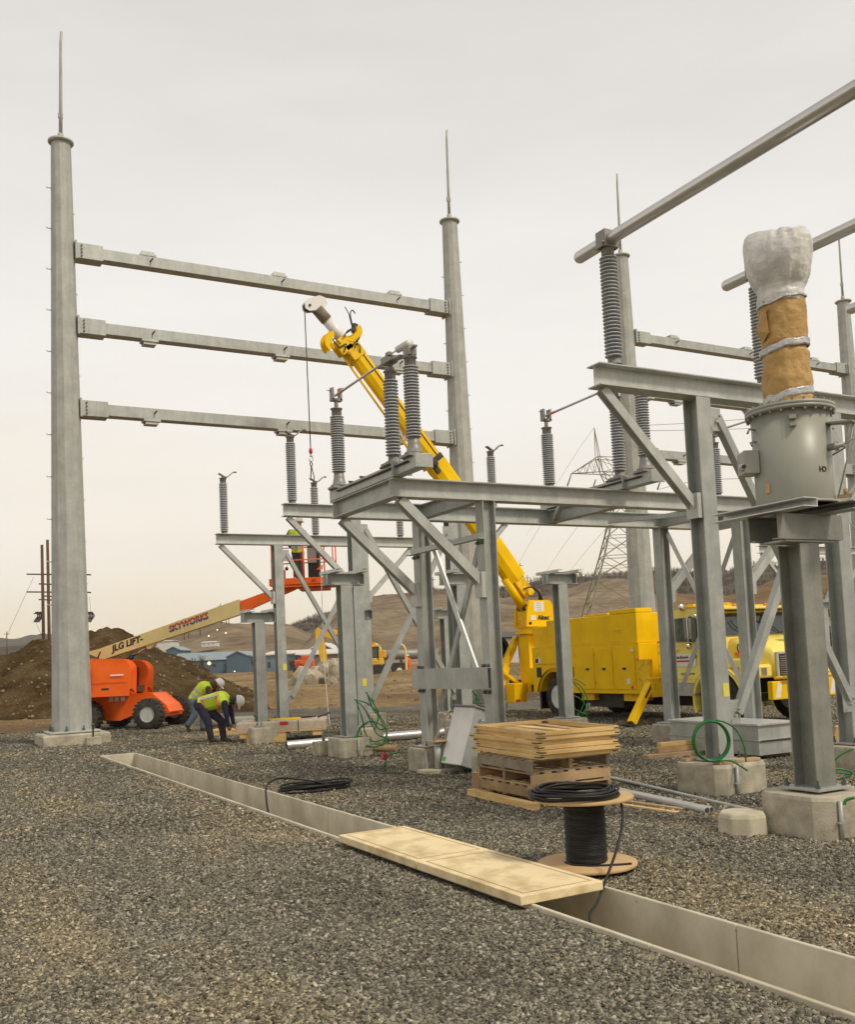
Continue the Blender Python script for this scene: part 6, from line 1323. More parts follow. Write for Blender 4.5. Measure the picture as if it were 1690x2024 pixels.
    if gaiter: m = MB(); m.ell(Hd-cr*.03-fd*.02, (.095, .092, .10), Rh); m.cap_(Nk, Hd-cr*.05, .085, .08); m.build('neck_warmer', M[gaiter], t, remesh=vox)
    return t
def JP(rootpx, Z, **pts):
    r = D(rootpx[0], rootpx[1], Z); root = Vector((r.x, r.y, r.z)); J = {}
    for k, v in pts.items():
        p = D(v[0], v[1], Z)-root; J[k] = (p.dot(RGT), p.dot(FWD)+(v[2] if len(v) > 2 else 0), p.z)
    return root, J
root, J = JP((430, 1467), 21.1, pelvis=(397, 1393), chest=(437, 1383), neck=(457, 1384), head=(467, 1386), shl=(446, 1388, -.19), ell=(450, 1411, -.16), wrl=(452, 1433, -.1), shr=(446, 1388, .19), elr=(453, 1408, .18), wrr=(458, 1430, .15),
             hipl=(399, 1397, -.08), knl=(413, 1428, -.10), anl=(419, 1460, -.1), toel=(431, 1464, -.12), hipr=(402, 1397, .08), knr=(436, 1425, .05), anr=(441, 1461, .02), toer=(455, 1465, .0))
person('bending worker in navy overalls with lime and orange vest and white helmet', root, rt, J, 'navy', 'navy', 'lime', 'vest_orange', face=(.25, 0, -1), crown=(1, -.05, .10), stripes=(.12, .85), crossband=(0, -.8, .6), gaiter='gaiter')
root, J = JP((390, 1450), 24.6, pelvis=(383, 1384), chest=(403, 1361), neck=(420, 1352), head=(430, 1353), shl=(413, 1361, -.19), ell=(423, 1378, -.2), wrl=(432, 1397, -.15), shr=(413, 1360, .19), elr=(427, 1376, .2), wrr=(440, 1394, .15),
             hipl=(385, 1387, -.08), knl=(387, 1412, -.12), anl=(373, 1434, -.14), toel=(377, 1446, -.14), hipr=(387, 1388, .08), knr=(399, 1413, .06), anr=(400, 1441, .02), toer=(409, 1448, -.0))
person('stooping worker in brown hoodie, jeans and lime vest with grey stripes, behind the other', root, rt, J, 'hoodie', 'denim', 'lime', 'reflective', face=(.55, -.1, -.85), crown=(.8, 0, .6), stripes=(.25, .62), gaiter='hoodie')
root, J = JP((590, 1143), 27.65, pelvis=(588, 1091), chest=(587, 1060), neck=(587, 1046), head=(590, 1034), shl=(574, 1052, 0), ell=(563, 1064, .12), wrl=(570, 1078, .30), shr=(600, 1053, .0), elr=(609, 1064, .15), wrr=(611, 1078, .35),
             hipl=(584, 1093, 0), knl=(584, 1117, .03), anl=(586, 1139, 0), toel=(588, 1142, .16), hipr=(593, 1093, 0), knr=(595, 1117, .03), anr=(595, 1139, 0), toer=(597, 1142, .16))
person('worker with green sleeves, lime vest and white helmet standing in the lift basket', root, rt, J, 'teal', 'slate', 'lime', 'reflective', face=(.6, .8, -.1), crown=(.05, 0, 1), stripes=(.2,), crossband=(0, -1, 0))
root, J = JP((807, 1332), 95, pelvis=(807, 1314), chest=(806, 1305), neck=(806, 1300), head=(806, 1297), shl=(802, 1302, 0), ell=(801, 1307, -.1), wrl=(803, 1312, -.25), shr=(810, 1302, 0), elr=(812, 1307, -.1), wrr=(810, 1312, -.25), hipl=(805, 1315, 0), knl=(805, 1323, 0), anl=(805, 1331, 0), toel=(804, 1332, -.15), hipr=(809, 1315, 0), knr=(809, 1323, 0), anr=(810, 1331, 0), toer=(810, 1332, -.15))
person('distant worker all in orange standing near the excavator', root, rt, J, 'hivis_orange', 'hivis_orange', None, face=(-1, -.3, 0), vox=.03)
# ------------------------------------------------------------------ far ground, hills and woods
def land(name, c1, c2, c3, s=.01):
    m = bpy.data.materials.new(name); m.use_nodes = True; nt = m.node_tree; b = nt.nodes['Principled BSDF']; tc = N(nt, 'ShaderNodeTexCoord'); v = tc.outputs['Object']
    a = noise_(nt, v, s, 9, .68); c = ramp_(nt, a, [(.36, c1), (.5, c2), (.64, c3)])
    f = noise_(nt, v, s*12, 6, .7); c = mixcol(nt, c, ramp_(nt, f, [(.35, .6), (.62, 1.12)]), .8, 'MULTIPLY'); nt.links.new(c, b.inputs['Base Color']); b.inputs['Roughness'].default_value = 1; b.inputs['Specular IOR Level'].default_value = .1
    bp = N(nt, 'ShaderNodeBump'); bp.inputs['Strength'].default_value = .8; bp.inputs['Distance'].default_value = 2.0; nt.links.new(f, bp.inputs['Height']); nt.links.new(bp.outputs[0], b.inputs['Normal']); M[name] = m
land('hill_grass', (.13, .095, .06), (.235, .18, .115), (.31, .245, .165), .016); land('hill_wood', (.07, .055, .043), (.11, .085, .066), (.16, .12, .09), .02); land('soil', (.10, .065, .026), (.195, .13, .056), (.29, .205, .10), .7); land('hill_far', (.07, .065, .06), (.10, .09, .08), (.13, .115, .095), .004)
land('hill_rust', (.13, .075, .03), (.21, .13, .055), (.27, .18, .085))
def prof_at(pr, x):
    if x <= pr[0][0]: return pr[0][1]
    for (a, b), (c, d) in zip(pr, pr[1:]):
        if a <= x <= c: u = (x-a)/(c-a); u = u*u*(3-2*u)*.5+u*.5; return b+(d-b)*u
    return pr[-1][1]
def hill(name, pr, Zf, Zr, mt, z0=-1.5, rough=1.0, kind='structure', step=8, rows=14, fr=.02, back=1.5, p=1.2):
    xs = []; x = pr[0][0]
    while x <= pr[-1][0]: xs.append(x); x += step
    v = []; nr = rows+4
    for x in xs:
        y = prof_at(pr, x); top = D(x, y, Zr); hz = top.z
        for j in range(nr):
            if j <= rows: u = j/rows; Z = Zf+(Zr-Zf)*u; h = z0+(hz-z0)*(u**p*(2-u**p) if p > 1 else u)
            else: u = (j-rows)/4; Z = Zr+(Zr-Zf)*back*u*.5; h = hz+(z0-hz)*u*u
            g = az_pt(x, Z); q = Vector((g.x*fr, g.y*fr, 3.1)); h += (hz-z0)*.10*rough*mn.fractal(q, 1, 2, 6)*min(1, (j/rows)*2)*(1 if j < rows else .3)
            v.append((g.x, g.y, h))
    n = nr; f = [(i*n+j, (i+1)*n+j, (i+1)*n+j+1, i*n+j+1) for i in range(len(xs)-1) for j in range(n-1)]
    o = mesh_obj(name, v, f, [M[mt]], smooth=[True]*len(f)); tag(o, kind=kind) if kind else None; return o, v, n
hill('far_hill', [(-900, 1290), (-300, 1272), (0, 1264), (60, 1262), (100, 1257), (180, 1262), (340, 1258), (420, 1266), (600, 1262), (900, 1240)], 1100, 1900, 'hill_far', step=12)
hill('wooded_hill', [(-700, 1300), (-200, 1292), (0, 1280), (95, 1276), (200, 1284), (300, 1290)], 500, 900, 'hill_wood', step=10)
h1_, v1_, n1_ = hill('grassy_hill', [(255, 1296), (300, 1272), (345, 1258), (400, 1245), (440, 1237), (490, 1237), (530, 1239), (570, 1240), (610, 1255), (660, 1275), (720, 1292)], 420, 900, 'hill_grass')
h2_, v2_, n2_ = hill('wooded_hill', [(535, 1262), (580, 1242), (620, 1229), (660, 1221), (720, 1210), (800, 1190), (860, 1175), (900, 1172)], 900, 1300, 'hill_wood')
hill('grassy_hill', [(555, 1302), (600, 1272), (640, 1242), (680, 1215), (705, 1200), (740, 1190), (800, 1183), (860, 1179), (930, 1180), (1000, 1192), (1060, 1190), (1120, 1176), (1180, 1162), (1240, 1152), (1300, 1165), (1350, 1176)], 330, 800, 'hill_grass')
hill('grassy_hill', [(1290, 1190), (1330, 1180), (1400, 1186), (1450, 1180), (1500, 1168), (1560, 1160), (1640, 1148), (1760, 1140), (2100, 1125)], 300, 780, 'hill_rust')
h3_, v3_, n3_ = hill('wooded_hill', [(820, 1192), (900, 1180), (990, 1168), (1040, 1160), (1100, 1150), (1170, 1143), (1250, 1138), (1350, 1137), (1460, 1134), (1560, 1126), (1650, 1116), (1760, 1110), (2200, 1100)], 820, 1150, 'hill_wood')
def woods(spots, label, seed, hmin=5, hmax=10, sl=.12, mt='hill_wood', cat='woods'):
    rnd = random.Random(seed); v = []; f = []
    for (x, y, z) in spots:
        H_ = rnd.uniform(hmin, hmax); n = 11; base = Vector((x, y, z-.5))
        for k in range(n):
            a = rnd.uniform(0, 2*PI); lean = rnd.uniform(.15, .9) if k else .05; h0 = H_*rnd.uniform(.0, .5) if k else 0; L = (H_-h0)*rnd.uniform(.6, 1)
            p = base+Vector((0, 0, h0)); q = p+Vector((math.cos(a)*lean, math.sin(a)*lean, 1)).normalized()*L
            s = Vector((-math.sin(a), math.cos(a), 0))*sl*rnd.uniform(.6, 1.3); s2 = s.cross(q-p).normalized()*s.length
            b = len(v); v += [p-s, p+s, q, p-s2, p+s2]; f += [(b, b+1, b+2), (b+3, b+4, b+2)]
    o = mesh_obj('woods', v, f, [M[mt]]); tag(o, label, cat, kind='stuff'); return o
def spots_on(v, n, rows, j0, j1, N_, seed, i0=0, i1=1):
    rnd = random.Random(seed); out = []
    cols = len(v)//n
    for _ in range(N_):
        i = int((i0+(i1-i0)*rnd.random())*(cols-1)); j = rnd.randint(j0, j1); a, b = v[i*n+j], v[min(i+1, cols-1)*n+j]; u = rnd.random(); out.append(tuple(a[k]+(b[k]-a[k])*u for k in range(3)))
    return out
woods(spots_on(v3_, n3_, 14, 5, 15, 9000, 1), 'bare brown woods along the right hand ridge', 11, 4, 9, .085)
woods(spots_on(v2_, n2_, 14, 8, 15, 2600, 2), 'bare woods on the ridge between the two grassy hills', 12, 4, 9, .085)
rnd = random.Random(5)
def scat(x0, x1, Z0, Z1, n, z=0): return [(lambda g: (g.x, g.y, z))(az_pt(rnd.uniform(x0, x1), rnd.uniform(Z0, Z1))) for _ in range(n)]
woods(scat(-200, 330, 300, 480, 500, -1)+scat(330, 760, 300, 420, 420, -1)+scat(950, 1320, 300, 380, 520, 0)+scat(1400, 1720, 200, 330, 420, 0), 'bare scrub and brush in the low ground before the hills', 13, 3, 7, .07)
# ------------------------------------------------------------------ spoil heap, boulders, barrier
o, v, n = hill('spoil_heap', [(-260, 1345), (-120, 1318), (0, 1300), (30, 1290), (60, 1279), (95, 1271), (140, 1262), (185, 1251), (212, 1247), (245, 1251), (300, 1272), (350, 1294), (400, 1322), (440, 1344), (480, 1362), (540, 1384), (590, 1396)], 33.5, 42, 'soil', z0=-.05, rough=1.1, kind=None, step=4, rows=30, fr=.45, p=1.3)
for vv in o.data.vertices:
    q = vv.co.copy(); q.z = 0
    if vv.co.z > .05: vv.co.z += .16*mn.fractal(q*1.1, 1, 2, 5)+.08*mn.noise(q*3.2)
def heap_stones(o, N_, seed):
    rnd = random.Random(seed); V = [v.co.copy() for v in o.data.vertices]; F = [tuple(p.vertices) for p in o.data.polygons]; m = MB()
    for _ in range(N_):
        f = rnd.choice(F); p = sum((V[i] for i in f), Vector())/4
        if p.z < .1: continue
        p = p+Vector((rnd.uniform(-.1, .1), rnd.uniform(-.1, .1), .0)); r = .015+.05*rnd.random()**3; a = len(m.v)
        m.add([p+Vector((rnd.uniform(.6, 1.2)*r*x, rnd.uniform(.6, 1.2)*r*y, rnd.uniform(.5, .9)*r*z)) for x, y, z in ((-1, -1, -1), (1, -1, -1), (1, 1, -1), (-1, 1, -1), (-.7, -.7, 1), (.7, -.7, 1), (.7, .7, 1), (-.7, .7, 1))], [(3, 2, 1, 0), (4, 5, 6, 7), (0, 1, 5, 4), (1, 2, 6, 5), (2, 3, 7, 6), (3, 0, 4, 7)])
    q = m.build('stones_on_heap', M['soil_stone']); tag(q, 'pale stones scattered over the brown earth heap', 'stones', kind='stuff')
heap_stones(o, 1300, 3)
tag(o, 'long heap of brown earth and stones behind the orange lift', 'earth heap')
def rock(c, r, seed, label, group='boulders in the broken rock pile', mt='rock', name='boulder'):
    t = MB(); t.ell((0, 0, 0), (1, 1, 1), n=18)
    for i, p in enumerate(t.v):
        q = p*1.3+Vector((seed*7.1, 0, 0)); k = 1+.35*mn.noise(q)+.15*mn.noise(q*2.7); p = p*k
        p = Vector((max(-.82, min(.82, p.x)), p.y, max(-.7, min(.75, p.z)))); t.v[i] = Vector((p.x*r[0], p.y*r[1], p.z*r[2]))
    R_ = Euler((seed*.7, seed*1.1, seed*2.3)).to_matrix().to_4x4(); t.xf(R_); t.sm = [False]*len(t.f)
    o = t.build(name, M[mt], loc=c); tag(o, label, name if name != 'boulder' else 'boulder', group); return o
RK = [(600, 1347, 1.3, 'brown boulder at the left foot of the rock pile'), (625, 1352, 1.5, 'boulder low in the middle of the rock pile'), (648, 1345, 1.9, 'largest pale flat-faced boulder of the rock pile'), (668, 1335, 1.3, 'boulder at the right of the rock pile behind the column'),
      (640, 1330, 1.0, 'round boulder on the crest of the rock pile under the bucket'), (655, 1322, .9, 'boulder standing on top of the rock pile'), (666, 1318, .8, 'topmost boulder touching the excavator bucket'), (612, 1340, .7, 'small pale boulder between two larger ones at left'),
      (690, 1345, 1.0, 'boulder half hidden right of the wide column'), (586, 1354, .8, 'low outlying boulder left of the rock pile'), (636, 1360, .4, 'small stone fallen in front of the pile'), (660, 1362, .45, 'small stone at the lower right of the pile'), (612, 1362, .4, 'small stone at the lower left of the pile'), (680, 1358, .4, 'small stone near the column foot')]
for i, (px, py, r, lb) in enumerate(RK): rock(D(px, py, 58+(i % 3)*1.5), (r*.75, r*.6, r*.6), i+1, lb)
def gbox(name, label, cat, px0, px1, pyb, pyt, Z, depth, mt, rz=0, parts=None, group=None):
    a = D(px0, pyb, Z); b = D(px1, pyb, Z); c = (a+b)/2; w = (Vector((b.x-a.x, b.y-a.y, 0))).length; h = D((px0+px1)/2, pyt, Z).z-c.z
    t = thing(name, label, cat, (c.x, c.y, c.z), rt+rz, group=group); return t, w, h
t, w, h = gbox('concrete_barrier', 'long pale concrete barrier in front of the blue sheds', 'barrier', 478, 712, 1345, 1331, 118, 1, 'concrete_pale')
for k in range(7): m = MB(); m.bx(-w/2+k*w/7+.03, -w/2+(k+1)*w/7-.03, -.3, .3, -.3, h); m.build('barrier_block', M['concrete_pale'], t)
# ------------------------------------------------------------------ buildings
mat('blue_wall', (.06, .11, .155), .6, c2=(.085, .145, .195), scale=.3, stretch=(1, 1, 1)); mat('pale_blue_wall', (.16, .22, .26), .6, var=.1, scale=.3); mat('brown_wall', (.20, .15, .13), .8, var=.15, scale=.4); mat('roof_white', (.62, .60, .56), .6, var=.08, scale=.4); mat('roof_blue', (.22, .27, .29), .5, var=.1, scale=.3)
def shed(label, px0, px1, pyb, pye, pyr, Z, depth, wall, roof, rz=0, gable=False, nwin=3):
    t, w, h = gbox('shed', label, 'building', px0, px1, pyb, pye, Z, depth, wall, rz, group='industrial sheds in the valley'); hr = D((px0+px1)/2, pyr, Z).z-D((px0+px1)/2, pyb, Z).z
    m = MB(); m.bx(-w/2, w/2, 0, depth, -2.5 if Z < 400 else -.3, h); 
    if gable: m.add([(-w/2, 0, h), (w/2, 0, h), (0, 0, hr), (-w/2, depth, h), (w/2, depth, h), (0, depth, hr)], [(0, 1, 2), (5, 4, 3)])
    m.build('wall', M[wall], t)
    m = MB(); e = .3
    if gable: m.add([(-w/2-e, -e, h-.1), (0, -e, hr), (w/2+e, -e, h-.1), (-w/2-e, depth+e, h-.1), (0, depth+e, hr), (w/2+e, depth+e, h-.1), (-w/2-e, -e, h+.15), (0, -e, hr+.3), (w/2+e, -e, h+.15), (-w/2-e, depth+e, h+.15), (0, depth+e, hr+.3), (w/2+e, depth+e, h+.15)], [(6, 7, 10, 9), (7, 8, 11, 10), (0, 3, 4, 1), (1, 4, 5, 2), (0, 1, 7, 6), (1, 2, 8, 7), (3, 9, 10, 4), (4, 10, 11, 5), (0, 6, 9, 3), (2, 5, 11, 8)])
    else: m.add([(-w/2-e, -e, h), (w/2+e, -e, h), (w/2+e, depth/2, hr), (-w/2-e, depth/2, hr), (-w/2-e, depth+e, h), (w/2+e, depth+e, h), (-w/2-e, -e, h+.2), (w/2+e, -e, h+.2), (w/2+e, depth/2, hr+.2), (-w/2-e, depth/2, hr+.2), (-w/2-e, depth+e, h+.2), (w/2+e, depth+e, h+.2)], [(6, 7, 8, 9), (9, 8, 11, 10), (0, 3, 2, 1), (3, 4, 5, 2), (0, 1, 7, 6), (4, 10, 11, 5), (0, 6, 9, 3), (3, 9, 10, 4), (1, 2, 8, 7), (2, 5, 11, 8)])
    m.build('roof', M[roof], t)
    for k in range(nwin):
        x = -w/2+w*(k+.5)/nwin; m = MB(); m.bx(x-w*.03, x+w*.03, -.06, -.01, h*.35, h*.65); m.build('window', M['glass'], t)
    return t
shed('long blue shed with grey roof behind the spoil heap', 345, 456, 1326, 1306, 1290, 300, 22, 'blue_wall', 'roof_blue', .12, nwin=5)
shed('blue gable-ended shed at the right end of the long blue one', 448, 492, 1326, 1298, 1288, 292, 30, 'blue_wall', 'roof_blue', 0, True, 0)
shed('small dark blue shed just above the spoil heap', 328, 356, 1300, 1286, 1279, 320, 14, 'blue_wall', 'roof_blue', 0, True, 0)
shed('small white block building above the spoil heap', 309, 334, 1290, 1268, 1266, 340, 14, 'roof_white', 'roof_white', 0, False, 0)
shed('pale blue shed with white roof behind the concrete barrier', 520, 592, 1332, 1294, 1287, 170, 16, 'pale_blue_wall', 'roof_white', -.1, False, 3)
shed('brown-walled shed with white roof behind the rock pile', 588, 668, 1334, 1294, 1285, 165, 14, 'brown_wall', 'roof_white', .05, False, 2)
shed('blue gabled building with white roof behind the excavator arm', 602, 668, 1320, 1290, 1271, 230, 26, 'blue_wall', 'roof_white', 0, True, 0)
shed('low white shed with dark roof left of the truck hose reel', 985, 1026, 1300, 1262, 1251, 120, 8, 'roof_white', 'steel_dark', 0, False, 3)
for k, (a, b, y0, y1, Z, lb) in enumerate(((398, 426, 1277, 1270, 520, 'white flat building halfway up the left grassy hill'), (720, 742, 1266, 1258, 420, 'white trailer row behind the excavator, left one'), (746, 762, 1264, 1258, 430, 'white trailer row behind the excavator, right one'), (1500, 1548, 1172, 1164, 640, 'small white house on the right grassy slope'), (1530, 1560, 1166, 1159, 650, 'dark long barn on the right grassy slope'))):
    shed(lb, a, b, y0, y1, y1-2, Z, 10, 'roof_white' if k != 4 else 'brown_wall', 'roof_white' if k != 4 else 'steel_dark', 0, False, 3)
t, w, h = gbox('overhead_conveyor', 'long dark grey covered conveyor behind the excavator', 'conveyor', 755, 868, 1303, 1285, 130, 2, 'steel_dark')
m = MB(); m.tube([(-w/2-4, 0, h/2+.2), (w/2, 0, h/2)], h*.55, 14); m.build('casing', M['castgrey'], t)
for k in range(4): m = MB(); x = -w/2+w*k/3; m.bx(x-.15, x+.15, -.3, .3, -3, 0); m.build('support_leg', M['steel_dark'], t)
for (px, lb) in ((748, 'yellow curved standpipe right beside the excavator cab'), (797, 'yellow curved standpipe left of the orange worker'), (852, 'yellow curved standpipe right of the braced column')):
    b = D(px, 1338, 86); t = thing('standpipe', lb, 'pipe', b, rt, group='yellow curved standpipes'); m = MB(); m.tube(smooth_pts([(.3, 0, 0), (.3, 0, 2.0), (.2, 0, 2.6), (-.2, 0, 2.9), (-.5, 0, 2.8)]), .10, 8); m.build('pipe', M['cream'], t)
b = D(776, 1335, 98); t = thing('flatbed_truck', 'dark flatbed truck parked behind the excavator', 'truck', b, rt); m = MB(); m.bx(-1.3, 1.6, -1.1, 1.1, .7, 1.25); m.build('bed', M['steel_dark'], t, bevel=.05); m = MB(); m.bx(-2.4, -1.35, -1.05, 1.05, .5, 1.9); m.build('cab', M['castgrey'], t, bevel=.1)
for x in (-1.8, .75): wheel(t, (x, -1.0, .5), .5, .3, (0, -1, 0)); wheel(t, (x, 1.0, .5), .5, .3, (0, 1, 0))
b = D(603, 1334, 74); t = thing('compactor', 'dark orange compactor standing at the left of the rock pile', 'machine', b, rt); m = MB(); m.bx(-.7, .7, -.6, .6, .5, 1.15); m.bx(-.2, .6, -.5, .5, 1.15, 1.45); m.build('body', M['orange_dirty'], t, bevel=.06); m = MB(); m.lathe([(.45, -.6), (.45, .6)], (-.4, 0, .45), 20, (0, 1, 0)); m.build('drum', M['steel_dark'], t); m = MB(); m.tube([(-.5, 0, 1.1), (-.7, 0, 1.5), (.3, 0, 1.35)], .05, 6); m.build('roll_bar', M['black'], t)
# excavator
EZ = 66; b = D(755, 1337, EZ); t = thing('excavator', 'yellow tracked excavator with its arm reaching down to the rock pile', 'excavator', b, rt)
def EP(px, py, dy=0): p = D(px, py, EZ)-b; return Vector((p.dot(RGT), p.dot(FWD)+dy, p.z))
mat('cat_yellow', (.68, .38, .02), .5, c2=(.80, .47, .04), scale=1.5)
for y in (-.95, .95):
    m = MB(); n = 24; pl = []
    for k in range(12): a = PI/2+PI*k/11; pl.append((-1.35+.36*math.cos(a), .38+.36*math.sin(a)))
    for k in range(12): a = -PI/2+PI*k/11; pl.append((.50+.36*math.cos(a), .38+.36*math.sin(a)))
    m.add([(x, y-.25, z) for x, z in pl]+[(x, y+.25, z) for x, z in pl], [(i, (i+1) % n, (i+1) % n+n, i+n) for i in range(n)]+[tuple(range(n)), tuple(range(n, 2*n))[::-1]]); o = m.build('track', M['steel_dark'], t, bevel=.02)
    m = MB(); m.lathe([(.24, -.28), (.24, .28)], (.48, y, .38), 14, (0, 1, 0)); m.build('idler', M['castgrey'], o)
m = MB(); m.bx(-1.5, .15, -1.1, 1.1, .80, 1.25); m.bx(-.25, .30, -.1, 1.1, 1.25, 1.75); m.build('house', M['cat_yellow'], t, bevel=.05)
c0, c1 = EP(722, 1326), EP(748, 1277); 
m = MB(); m.bx(c0.x, c1.x, -1.08, -.1, 1.0, c1.z-.06); m.build('cab_glass', M['glass_green'], t, bevel=.03)
for (x, nm) in ((c0.x, 1), (c1.x, 1), ((c0.x+c1.x)/2+.05, 1)): m = MB(); m.bx(x-.045, x+.045, -1.11, -1.06, 1.0, c1.z-.05); m.build('cab_pillar', M['black'], t)
m = MB(); m.bx(c0.x-.08, c1.x+.08, -1.15, -.05, c1.z-.06, c1.z+.08); m.bx(c0.x-.03, c1.x+.05, -1.12, -.08, .98, 1.12); m.build('cab_roof', M['cat_yellow'], t, bevel=.03)
for px in (729, 738): m = MB(); p = EP(px, 1272); m.bx(p.x-.13, p.x+.13, -.8, -.5, c1.z+.08, c1.z+.28); m.build('beacon', M['lamp_orange'], t)
def eplate(pts, name, w=.3, mt='cat_yellow', par=None):
    q = [EP(*p) for p in pts]; n = len(q); m = MB(); m.add([v+Vector((0, .2-w/2, 0)) for v in q]+[v+Vector((0, .2+w/2, 0)) for v in q], [(i, (i+1) % n, (i+1) % n+n, i+n) for i in range(n)]+[tuple(range(n)), tuple(range(n, 2*n))[::-1]]); return m.build(name, M[mt], par or t, bevel=.02)
bo = eplate([(722, 1322), (700, 1285), (672, 1268), (640, 1257), (638, 1249), (668, 1250), (695, 1262), (725, 1290), (735, 1320)], 'boom')
text('CAT', .26, M['black'], bo, EP(661, 1256, .04), (EP(668, 1258)-EP(655, 1255)).normalized(), Vector((.2, 0, 1)), .01)
eplate([(623, 1248), (627, 1241), (636, 1246), (644, 1290), (645, 1312), (636, 1314), (630, 1290), (624, 1262)], 'stick', .26)
m = MB(); m.tube([EP(636, 1243, .2), EP(660, 1247, .2)], .06, 8); m.build('cylinder_rod', M['chrome'], t); m = MB(); m.tube([EP(655, 1246, .2), EP(685, 1254, .2)], .10, 8); m.build('arm_cylinder', M['cat_yellow'], t)
eplate([(634, 1308), (646, 1308), (644, 1322), (634, 1330), (622, 1326), (626, 1316)], 'bucket', .9, 'rock')
# ------------------------------------------------------------------ street lights
def lamp(px, py, Z, label, colr, r=.35, e=6, h=0):
    p = D(px, py, Z); t = thing('street_lamp', label, 'lamp', (p.x, p.y, -1), group='lit yard lamps in the valley')
    m = MB(); m.tube([(0, 0, 0), (0, 0, p.z+1)], .08, 6); m.build('pole', M['steel_dark'], t); mm = bpy.data.materials.new('lamp_glow'); mm.use_nodes = True; b = mm.node_tree.nodes['Principled BSDF']; b.inputs['Emission Color'].default_value = (*colr, 1); b.inputs['Emission Strength'].default_value = e; b.inputs['Base Color'].default_value = (.8, .6, .4, 1)
    m = MB(); m.ell((0, 0, p.z+1), (r, r, r)); m.build('lamp_head', mm, t)
lamp(413, 1311, 230, 'lit orange yard lamp before the blue gable shed', (1, .50, .15), .35, 7)
for px, py, Z, lb in ((429, 1245, 620, 'lit lamp on the crest of the left grassy hill'), (446, 1251, 620, 'lit lamp right below the hill crest lamp'), (412, 1257, 600, 'lit lamp left of the hill crest lamp'), (463, 1327, 200, 'small lit lamp beside the concrete barrier'), (850, 1259, 320, 'yellow lit lamp beyond the braced column'), (370, 1320, 240, 'dim lit lamp in front of the long blue shed')):
    lamp(px, py, Z, lb, (1, .75, .45) if py != 1259 else (1, .8, .1), Z*.0006, 3)
# ------------------------------------------------------------------ wooden pole structure at left, hill poles
t = thing('utility_pole_frame', 'pair of tall dark wooden poles with crossarms seen beside the leftmost steel pole', 'utility poles', az_pt(88, 75), rt)
base = Vector(t.location)
def UP(px, py, dy=0): p = D(px, py, 75)-base; return Vector((p.dot(RGT), p.dot(FWD)+dy, p.z))
mat('creosote', (.075, .045, .025), .9, c2=(.13, .08, .045), scale=6)
for px, py in ((82, 1077), (93, 1067)): a = UP(px, py); m = MB(); m.tube([(a.x, 0, -1), (a.x, 0, a.z)], [.14, .11], 10); m.build('pole', M['creosote'], t)
for py, x0, x1 in ((1135, 52, 179), (1170, 52, 179), (1154, 76, 102), (1178, 86, 102), (1185, 76, 102)): m = MB(); m.bar(UP(x0, py), UP(x1, py+1), .10, .10); m.build('crossarm', M['creosote'], t)
for x0, s in ((74, 1), (176, 1)):
    for k in range(4): m = MB(); c = UP(x0-5+3.2*k, 1222); m.tube(smooth_pts([c+Vector((0, 0, .5)), c+Vector((.15, .1, .2)), c+Vector((0, 0, -.1)), c+Vector((-.12, 0, -.3))]), .05, 5); m.build('insulator_string', M['steel_dark'], t)
    m = MB(); m.bar(UP(x0-8, 1213), UP(x0+8, 1213), .08, .08); m.build('bracket', M['creosote'], t)
for (a, b) in (((66, 1140), (10, 1262)), ((68, 1225), (84, 1262)), ((176, 1180), (180, 1225))):
    m = MB(); m.tube([UP(*a), UP(*b)], .012, 4); m.build('stay_wire', M['steel_dark'], t)
HP = [(160, 1200, 1256, 320), (437, 1193, 1245, 700), (447, 1205, 1245, 700), (452, 1216, 1241, 700), (364, 1222, 1262, 650), (372, 1226, 1262, 650), (553, 1203, 1248, 900), (560, 1203, 1246, 900), (13, 1248, 1290, 300), (845, 1150, 1180, 760), (853, 1142, 1180, 760), (857, 1140, 1180, 760), (1031, 1113, 1165, 700), (1044, 1137, 1165, 740), (1050, 1143, 1165, 740), (1425, 1122, 1140, 900), (1431, 1122, 1140, 900), (395, 1225, 1250, 650)]
pl_names = ['tall pole behind the spoil heap crest', 'tallest of the poles on the left hill crest', 'second pole on the left hill crest', 'third pole on the left hill crest', 'left pole of the close pair above the boom lettering', 'right pole of the close pair above the boom lettering', 'left twin pole right of the far short stand', 'right twin pole right of the far short stand', 'lone pole at the far left edge', 'left pole of the group seen through the crossed braces', 'middle pole of the group seen through the crossed braces', 'right pole of the group seen through the crossed braces', 'tall pole just right of the yellow lift boom', 'short pole right of the tall one by the boom', 'second short pole right of the tall one by the boom', 'left pole on the far right ridge', 'right pole on the far right ridge', 'short pole at the start of the left hill crest']
for (px, y0, y1, Z), lb in zip(HP, pl_names):
    p = D(px, y0, Z); q = D(px, y1, Z); t = thing('hill_pole', 'thin distant utility pole, '+lb, 'utility pole', (q.x, q.y, q.z-2), rt, group='utility poles on the hills'); m = MB(); r = Z*.00045; m.tube([(0, 0, 0), (0, 0, p.z-q.z+2)], r, 5); m.bar((-r*7, 0, (p.z-q.z)+2-r*6), (r*7, 0, (p.z-q.z)+2-r*6), r, r); m.build('pole', M['creosote'], t)
